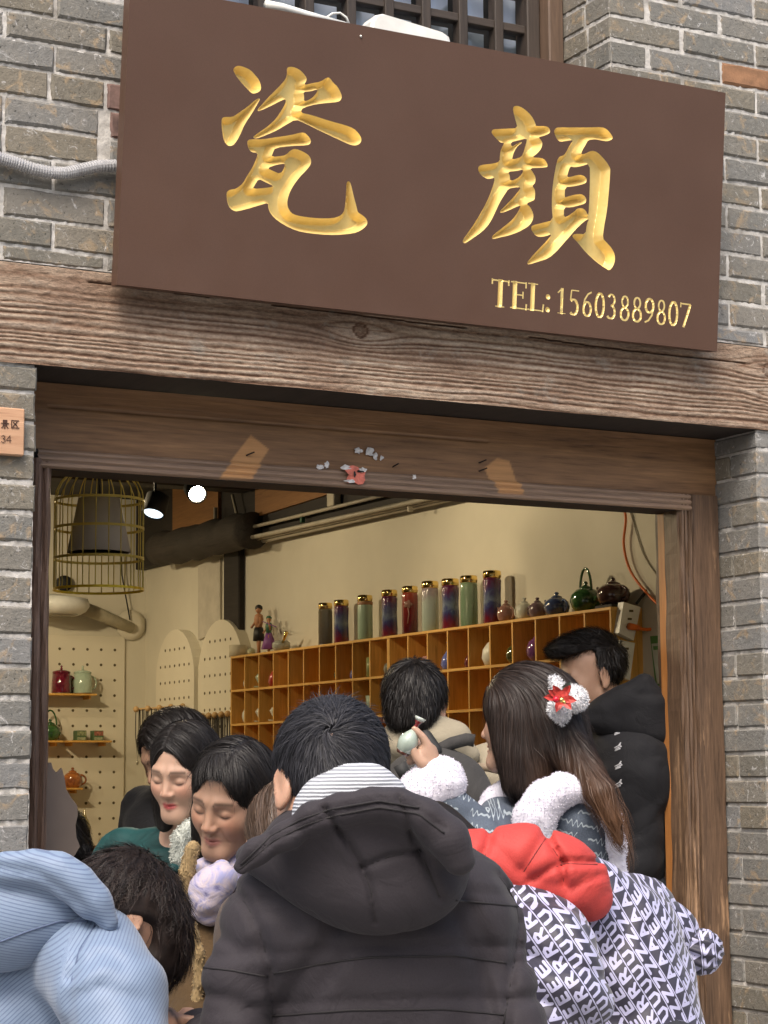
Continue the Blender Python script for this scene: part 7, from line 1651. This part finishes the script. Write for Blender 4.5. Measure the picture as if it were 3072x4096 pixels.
MB().lathe([(.0140, -.001), (.0150, .002), (.0165, .005), (.0150, .006), (.001, .003)], vp0, 22, ax).build('vase_foot', glaze('vase_foot', (.10, .03, .02)), va, True)
# ------------------------------------------------------------------ 8 man in the black hoodie
Hk = Head((-.078, -.008, -.010), D(1303, 1463, 6.75), 108, 14, 0, 1.12)
J = skel(D(1342, 1590, 6.84), np.array([-.95, .25, 0]), (0, 0, 1), .42, zg=ZF)
J['shL'] = J['shL']+np.array([.02, .06, -.05]); J['elL'] = J['shL']+np.array([-.01, 0, -.30]); J['wrL'] = J['elL']+np.array([-.20, 0, -.05])
blk = person('man with tousled black hair in a black hooded jacket looking left behind the jamb', Hk, (J['anL']+J['anR'])/2*[1, 1, 0]+[0, 0, ZF])
make_body(Hk, J, SK2, blk, male=True, fine=.0045); trousers(J, blk, M_TRO)
M_BLKJ = fabric('black_hoodie', (.010, .010, .012), .8, .1, .3, .2)
lo, hi = jb(J, .19); 
def kj(p):
    d = sm(rc(p, D(1322, 1650, 6.82), D(1320, 2150, 6.82), .14, .17), rc(p, D(1370, 1625, 6.86), D(1372, 2150, 6.86), .13, .15), .1)
    d = sm(d, chain(p, [J['shL'], J['N']-[0, 0, .02], J['shR']], [.075, .085, .08]), .14)
    d = sm(d, chain(p, [J['shL'], J['elL'], J['wrL']], [.078, .074, .05]), .14)
    return d+folds(p, 8, .016, 91, (.4, .2, .8))+folds(p, 18, .005, 97, (.6, 0, -.5))
garment('hooded_jacket', kj, lo, hi, .010, M_BLKJ, blk)
garment('hood', lambda p: sm(chain(p, px([(1262, 1552), (1305, 1535), (1350, 1505), (1392, 1478), (1410, 1520), (1425, 1580)], 6.70), [.028, .034, .036, .032, .042, .046], .04), EI(1358, 1565, 6.74, .12, .09, .085)(p), .08)+folds(p, 12, .010, 8), D(1340, 1545, 6.74)-[.22, .2, .2], D(1340, 1545, 6.74)+[.22, .2, .18], .008, M_BLKJ, blk)
M_MARK = plain('pale_print', (.38, .38, .40), .6)
for x, y in ((1334, 1552), (1334, 1578), (1335, 1612), (1336, 1652), (1336, 1692)):
    for a_, b_ in (((-8, 4), (6, -3)), ((-6, 7), (8, 0)), ((0, 1), (6, -8)), ((-7, 10), (5, 5))): surf_line('sleeve_mark', lambda p: np.minimum(kj(p), 9), [(x+a_[0], y+a_[1]), (x+(a_[0]+b_[0])/2, y+(a_[1]+b_[1])/2), (x+b_[0], y+b_[1])], .0022, M_MARK, blk, 6.2, 7.3, .001)
def cap_k(q):
    d = ell(q, (0, -.010, .040), (.081, .103, .094)); d = sm(d, ell(q, (0, .055, .095), (.060, .055, .030)), .03); cut = np.maximum(np.minimum(q[:, 1]+.004, .075-q[:, 2])*.9, -(q[:, 2]+.055)); cut = np.maximum(cut, -ell(q, (.075, 0, -.015), (.03, .024, .04))*1.0); d = sx(d, cut, .010); return d+.004*(n3(q, 60, 5)-.5)
cv = hair_cap(Hk, cap_k, blk, HB1, step=.0055)
strands('hair_strands', cv, Hk, lambda q: (q-np.array([0, -.05, .06]))/(np.linalg.norm(q-np.array([0, -.05, .06]), axis=1)[:, None]+1e-6)+np.array([0, .25, .25])*(q[:, 2:3] > .07)+np.array([0, 0, -.6])*(q[:, 2:3] < .06), cap_k, blk, HB1, 5500, .036, 5, .0020, .012, .5, 51)
# ------------------------------------------------------------------ 9 person behind the green velvet woman
Hn = Head((0, .0, .03), D(366, 1606, 5.8), 120, 25, -4, 1.0)
J = skel(D(378, 1710, 5.9), Hn.h, (0, 0, 1), .36, zg=ZF)
per = person('dark haired person partly hidden behind the woman in green velvet', Hn, (J['anL']+J['anR'])/2*[1, 1, 0]+[0, 0, ZF])
make_body(Hn, J, SK2, per, fine=.006); trousers(J, per, M_TRO); lo, hi = jb(J); garment('jacket', coat(J), lo, hi, .014, fabric('black_coat', (.012, .012, .014)), per)
cn = long_cap(0, .05); cv = hair_cap(Hn, cn, per, HB1, step=.0065); strands('hair_strands', cv, Hn, dir_long(0), cn, per, HB1, 3500, .07, 7, .002, .006, .3, 61)
# ------------------------------------------------------------------ 10 person hidden at the left edge, scalloped board
Hl = Head((0, 0, 0), D(122, 1836, 6.3), 40, 35, 0, 1.0)
J = skel(D(122, 1925, 6.4), Hl.h, (0, 0, 1), .30, zg=ZF)
lft = person('black haired person mostly hidden behind the scalloped board in the left door corner', Hl, (J['anL']+J['anR'])/2*[1, 1, 0]+[0, 0, ZF])
make_body(Hl, J, SK2, lft, fine=.007); trousers(J, lft, M_TRO); lo, hi = jb(J); garment('jacket', coat(J), lo, hi, .014, fabric('black_coat2', (.012, .012, .014)), lft)
cl = long_cap(0, .03); cv = hair_cap(Hl, cl, lft, HB1, step=.0065); strands('hair_strands', cv, Hl, dir_long(0), cl, lft, HB1, 3500, .06, 7, .002, .012, .5, 62)
# a grey-brown scalloped board leaning inside the left jamb
bo = empty('scalloped_board', (1.95, .43, ZF), 'grey brown board with a scalloped wavy edge leaning beside the left jamb', 'board')
outl = [(60, 3050), (205, 3050), (212, 3075), (226, 3092), (240, 3080), (247, 3072), (258, 3110), (266, 3160), (290, 3198), (309, 3222), (311, 3262), (302, 3300), (306, 3350), (320, 3385), (300, 3420), (270, 3450), (262, 3560), (60, 3700)]
a = [P(u, v, Y=.42) for u, v in outl]; a[0][2] = a[1][2]; n = len(a); V = [tuple(q) for q in a]+[(q[0], .432, q[2]) for q in a]
mk('board_panel', V, [tuple(range(n)), tuple(range(n, 2*n))[::-1]]+[(i, n+i, n+(i+1) % n, (i+1) % n) for i in range(n)], plain('grey_brown_board', (.17, .135, .115), .8, var=.06), bo)
MB().box((a[0][0]-.02, .434, ZF), (a[0][0]+.05, .45, 1.2)).build('board_prop', M_DARKWOOD, bo)
# ------------------------------------------------------------------ 11 stooping person in the letter print puffer with a red hood
def letter_mat():
    t = NT('letter_print'); u, v = t.attr('u'), t.attr('v')
    cw, rh = .0265, .0280
    r_ = t.math('DIVIDE', v, rh); row = t.math('FLOOR', r_); fy = t.math('FRACT', r_); cu_ = t.math('DIVIDE', u, cw); fx = t.math('FRACT', t.math('ADD', cu_, t.math('MULTIPLY', row, .37)))
    cmb = t.n('CombineXYZ'); t.l(t.math('MULTIPLY', t.math('SUBTRACT', fx, .5), -1.15), cmb.inputs[0]); t.l(t.math('MULTIPLY', t.math('SUBTRACT', fy, .5), 1.25), cmb.inputs[1]); p = cmb.outputs[0]
    def seg(a, b):
        ba = (b[0]-a[0], b[1]-a[1], 0); pa = t.n('VectorMath'); pa.operation = 'SUBTRACT'; t.l(p, pa.inputs[0]); pa.inputs[1].default_value = (*a, 0)
        dt = t.n('VectorMath'); dt.operation = 'DOT_PRODUCT'; t.l(pa.outputs[0], dt.inputs[0]); dt.inputs[1].default_value = ba
        h = t.n('Math'); h.operation = 'DIVIDE'; h.use_clamp = True; t.l(dt.outputs['Value'], h.inputs[0]); h.inputs[1].default_value = ba[0]**2+ba[1]**2
        sc = t.n('VectorMath'); sc.operation = 'SCALE'; sc.inputs[0].default_value = ba; t.l(h.outputs[0], sc.inputs['Scale'])
        sb = t.n('VectorMath'); sb.operation = 'DISTANCE'; t.l(pa.outputs[0], sb.inputs[0]); t.l(sc.outputs[0], sb.inputs[1]); return sb.outputs['Value']
    L_ = {'E': [((-.25, -.4), (-.25, .4)), ((-.25, .4), (.28, .4)), ((-.25, 0), (.2, 0)), ((-.25, -.4), (.28, -.4))], 'A': [((-.36, -.4), (0, .4)), ((0, .4), (.36, -.4)), ((-.2, -.12), (.2, -.12))],
          'Z': [((-.36, .4), (.34, .4)), ((.34, .4), (-.34, -.4)), ((-.34, -.4), (.36, -.4))], 'U': [((-.3, .42), (-.3, -.2)), ((-.3, -.2), (0, -.42)), ((0, -.42), (.3, -.2)), ((.3, -.2), (.3, .42))],
          'R': [((-.28, -.42), (-.28, .4)), ((-.28, .4), (.12, .4)), ((.12, .4), (.28, .2)), ((.28, .2), (.1, 0)), ((.1, 0), (-.28, 0)), ((.0, 0), (.32, -.42))]}
    md = t.math('FLOORED_MODULO', row, 5.0); tot = None
    for i, k in enumerate('EAZUR'):
        d = None
        for a, b in L_[k]: s_ = seg(a, b); d = s_ if d is None else t.math('MINIMUM', d, s_)
        ink = t.math('MULTIPLY', t.math('LESS_THAN', d, .115), t.math('COMPARE', md, float(i), .25)); tot = ink if tot is None else t.math('ADD', tot, ink)
    ln = t.math('GREATER_THAN', t.math('ABSOLUTE', t.math('SUBTRACT', fy, .5)), .462); tot = t.math('MINIMUM', t.math('ADD', tot, ln), 1.0)
    t.color(t.mix(tot, (.020, .018, .036), (.40, .40, .58))); t.set(Roughness=.55, Sheen_Weight=.2); t.bump(t.noise(18, 5, .6, dist=.8), .35, .006); return t.m
M_LET = letter_mat()
He = Head((0, 0, 0), D(930, 1880, 3.95), 55, 60, 0, 1.0)
J = skel(D(1010, 1880, 3.85), np.array([-.8, .5, 0]), np.array([.75, -.2, .62]), .36)
J['pel'] = D(1330, 2230, 3.85); J['shL'] = D(1085, 1975, 3.78); J['shR'] = D(1080, 1900, 4.1); J['elL'] = D(1220, 2110, 3.55); J['wrL'] = D(1080, 2250, 3.5); J['elR'] = D(1000, 2050, 4.2); J['wrR'] = D(930, 2120, 4.2)
for k, o_ in (('L', -.09), ('R', .10)): J['hip'+k] = J['pel']+np.array([0, o_, -.03]); J['an'+k] = np.array([J['hip'+k][0], J['hip'+k][1], .09]); J['kn'+k] = (J['hip'+k]+J['an'+k])/2+np.array([-.05, 0, 0]); J['toe'+k] = J['an'+k]+np.array([-.13, .05, -.055])
let = person('stooping person in a black and white letter print puffer with a red hood', He, (J['anL']+J['anR'])/2*[1, 1, 0])
make_body(He, J, SK3, let, fine=.008); trousers(J, let, M_TRO)
cl2 = long_cap(0, .06); hair_cap(He, cl2, let, HB1, step=.008)
def ltorso(p):
    d = chain(p, [D(1040, 1950, 3.85), D(1200, 1990, 3.85), D(1320, 2050, 3.85), D(1370, 2160, 3.85)], [.085, .125, .120, .110], .08)
    d = sm(d, chain(p, px([(1300, 1950), (1385, 1965), (1455, 2020), (1485, 2045)], 3.95), [.075, .070, .055, .042], .03), .03)
    d = sm(d, chain(p, [D(1365, 2150, 3.8), D(1350, 2290, 3.8), D(1340, 2480, 3.8)], [.115, .15, .17], .05), .05)
    hem = np.exp(-((p-D(1512, 2045, 3.95)) @ unit(RW @ np.array([1, .15, 0]))/.012)**2)
    return d+folds(p, 8, .028, 101, (.7, 0, .6))+folds(p, 18, .009, 103, (.7, 0, -.5))
def lu(v): return v @ unit(RW @ np.array([.62, .76, .15]))
def lv(v): q = v-D(1250, 2020, 3.85); return -(q @ unit(RW @ np.array([.80, -.58, .1])))-.9*np.clip(q @ unit(RW @ np.array([.9, .1, 0])), 0, 9)**2+.012*n3(v, 8, 9)
lo = D(960, 2560, 4.1)-[.1, .3, 0]; hi = D(1540, 1860, 3.95)+[.12, .3, .05]; lo = np.minimum(lo, hi-.1); lo[1] = D(1200, 2000, 3.85)[1]-.36; hi[1] = D(1300, 2000, 3.9)[1]+.40; hi[0] = D(1560, 2000, 4.0)[0]+.05; lo[0] = D(980, 2000, 3.7)[0]-.05
sdf_obj('jacket', ltorso, lo, hi, .0085, M_LET, let, attrs={'u': lu, 'v': lv})
def lsleeve(p):
    d = chain(p, [D(1085, 1955, 3.72), D(1190, 2050, 3.62), D(1215, 2140, 3.56)], [.090, .090, .082], .03); d = sm(d, chain(p, [D(1215, 2140, 3.56), D(1150, 2240, 3.52), D(1090, 2300, 3.5)], [.080, .07, .05], .03), .03)
    return d+folds(p, 9, .026, 111, (.5, 0, .9))+folds(p, 19, .009, 113, (.9, 0, .3))
sdf_obj('sleeve', lsleeve, D(1150, 2100, 3.6)-[.26, .26, .30], D(1150, 2100, 3.6)+[.22, .26, .22], .0075, M_LET, let, attrs={'u': lambda v: v @ unit(RW @ np.array([.55, .83, 0])), 'v': lambda v: -(v @ unit(RW @ np.array([.85, -.50, .15])))+.01*n3(v, 8, 9)})
def lcuff(p):
    a, b = D(1482, 2046, 3.95), D(1514, 2056, 3.95); ax_ = unit(b-a); q = p-a; al = q @ ax_; rv = q-al[:, None]*ax_; an = np.arctan2(rv @ np.cross(ax_, [0, 0, 1]), rv[:, 2]); return rc(p, a, b, .036, .042)+.004*np.sin(an*11)
sdf_obj('elastic_hem', lcuff, D(1512, 2050, 3.95)-.09, D(1512, 2050, 3.95)+.09, .005, M_LET, let, attrs={'u': lambda v: v @ unit(RW @ np.array([.1, 1, 0])), 'v': lambda v: v @ unit(RW @ np.array([1, -.1, 0]))})
M_RSEAM = plain('dark_red_seam', (.16, .015, .015), .8)
M_RED = fabric('red_puffer', (.43, .048, .042), .6, .08, .12, .25)
def redhood(p):
    d = chain(p, px([(960, 1855), (1040, 1858), (1130, 1862), (1215, 1888), (1262, 1922), (1285, 1945)], 3.72), [.05, .056, .062, .062, .052, .030], .05)
    d = d+folds(p, 8, .018, 121, (.5, 0, .9))
    for l, w_, a_ in (([(1060, 1790), (1052, 1830), (1030, 1880)], .007, .012), ([(1176, 1780), (1190, 1822), (1215, 1860), (1218, 1910)], .007, .014), ([(1130, 1880), (1178, 1800)], .01, .008), ([(1140, 1905), (1215, 1862), (1290, 1862)], .007, .010), ([(1230, 1925), (1265, 1900), (1300, 1890)], .008, .007)): d = d+a_*np.exp(-(seg2(p, l)/w_)**2)
    return d
sdf_obj('red_hood', redhood, D(1130, 1880, 3.72)-[.24, .22, .14], D(1130, 1880, 3.72)+[.24, .22, .13], .006, M_RED, let)

for l in ([(1060, 1796), (1052, 1840), (1030, 1890)], [(1176, 1792), (1190, 1828), (1215, 1866), (1218, 1912)], [(1130, 1885), (1178, 1812)], [(1140, 1905), (1215, 1866), (1290, 1868)]): surf_line('seam', redhood, l, .0014, M_RSEAM, let, 3.2, 4.1)
M_BSEAM = plain('navy_seam', (.08, .11, .19), .8)
bb_ = lambda p: np.minimum(bjacket(p), bhood(p))
for l in ([(205, 2000), (172, 2050), (155, 2120), (150, 2212)], [(0, 2035), (60, 2012), (130, 1990), (190, 1990)]): surf_line('seam', bb_, l, .0016, M_BSEAM, blu, 2.5, 3.6)
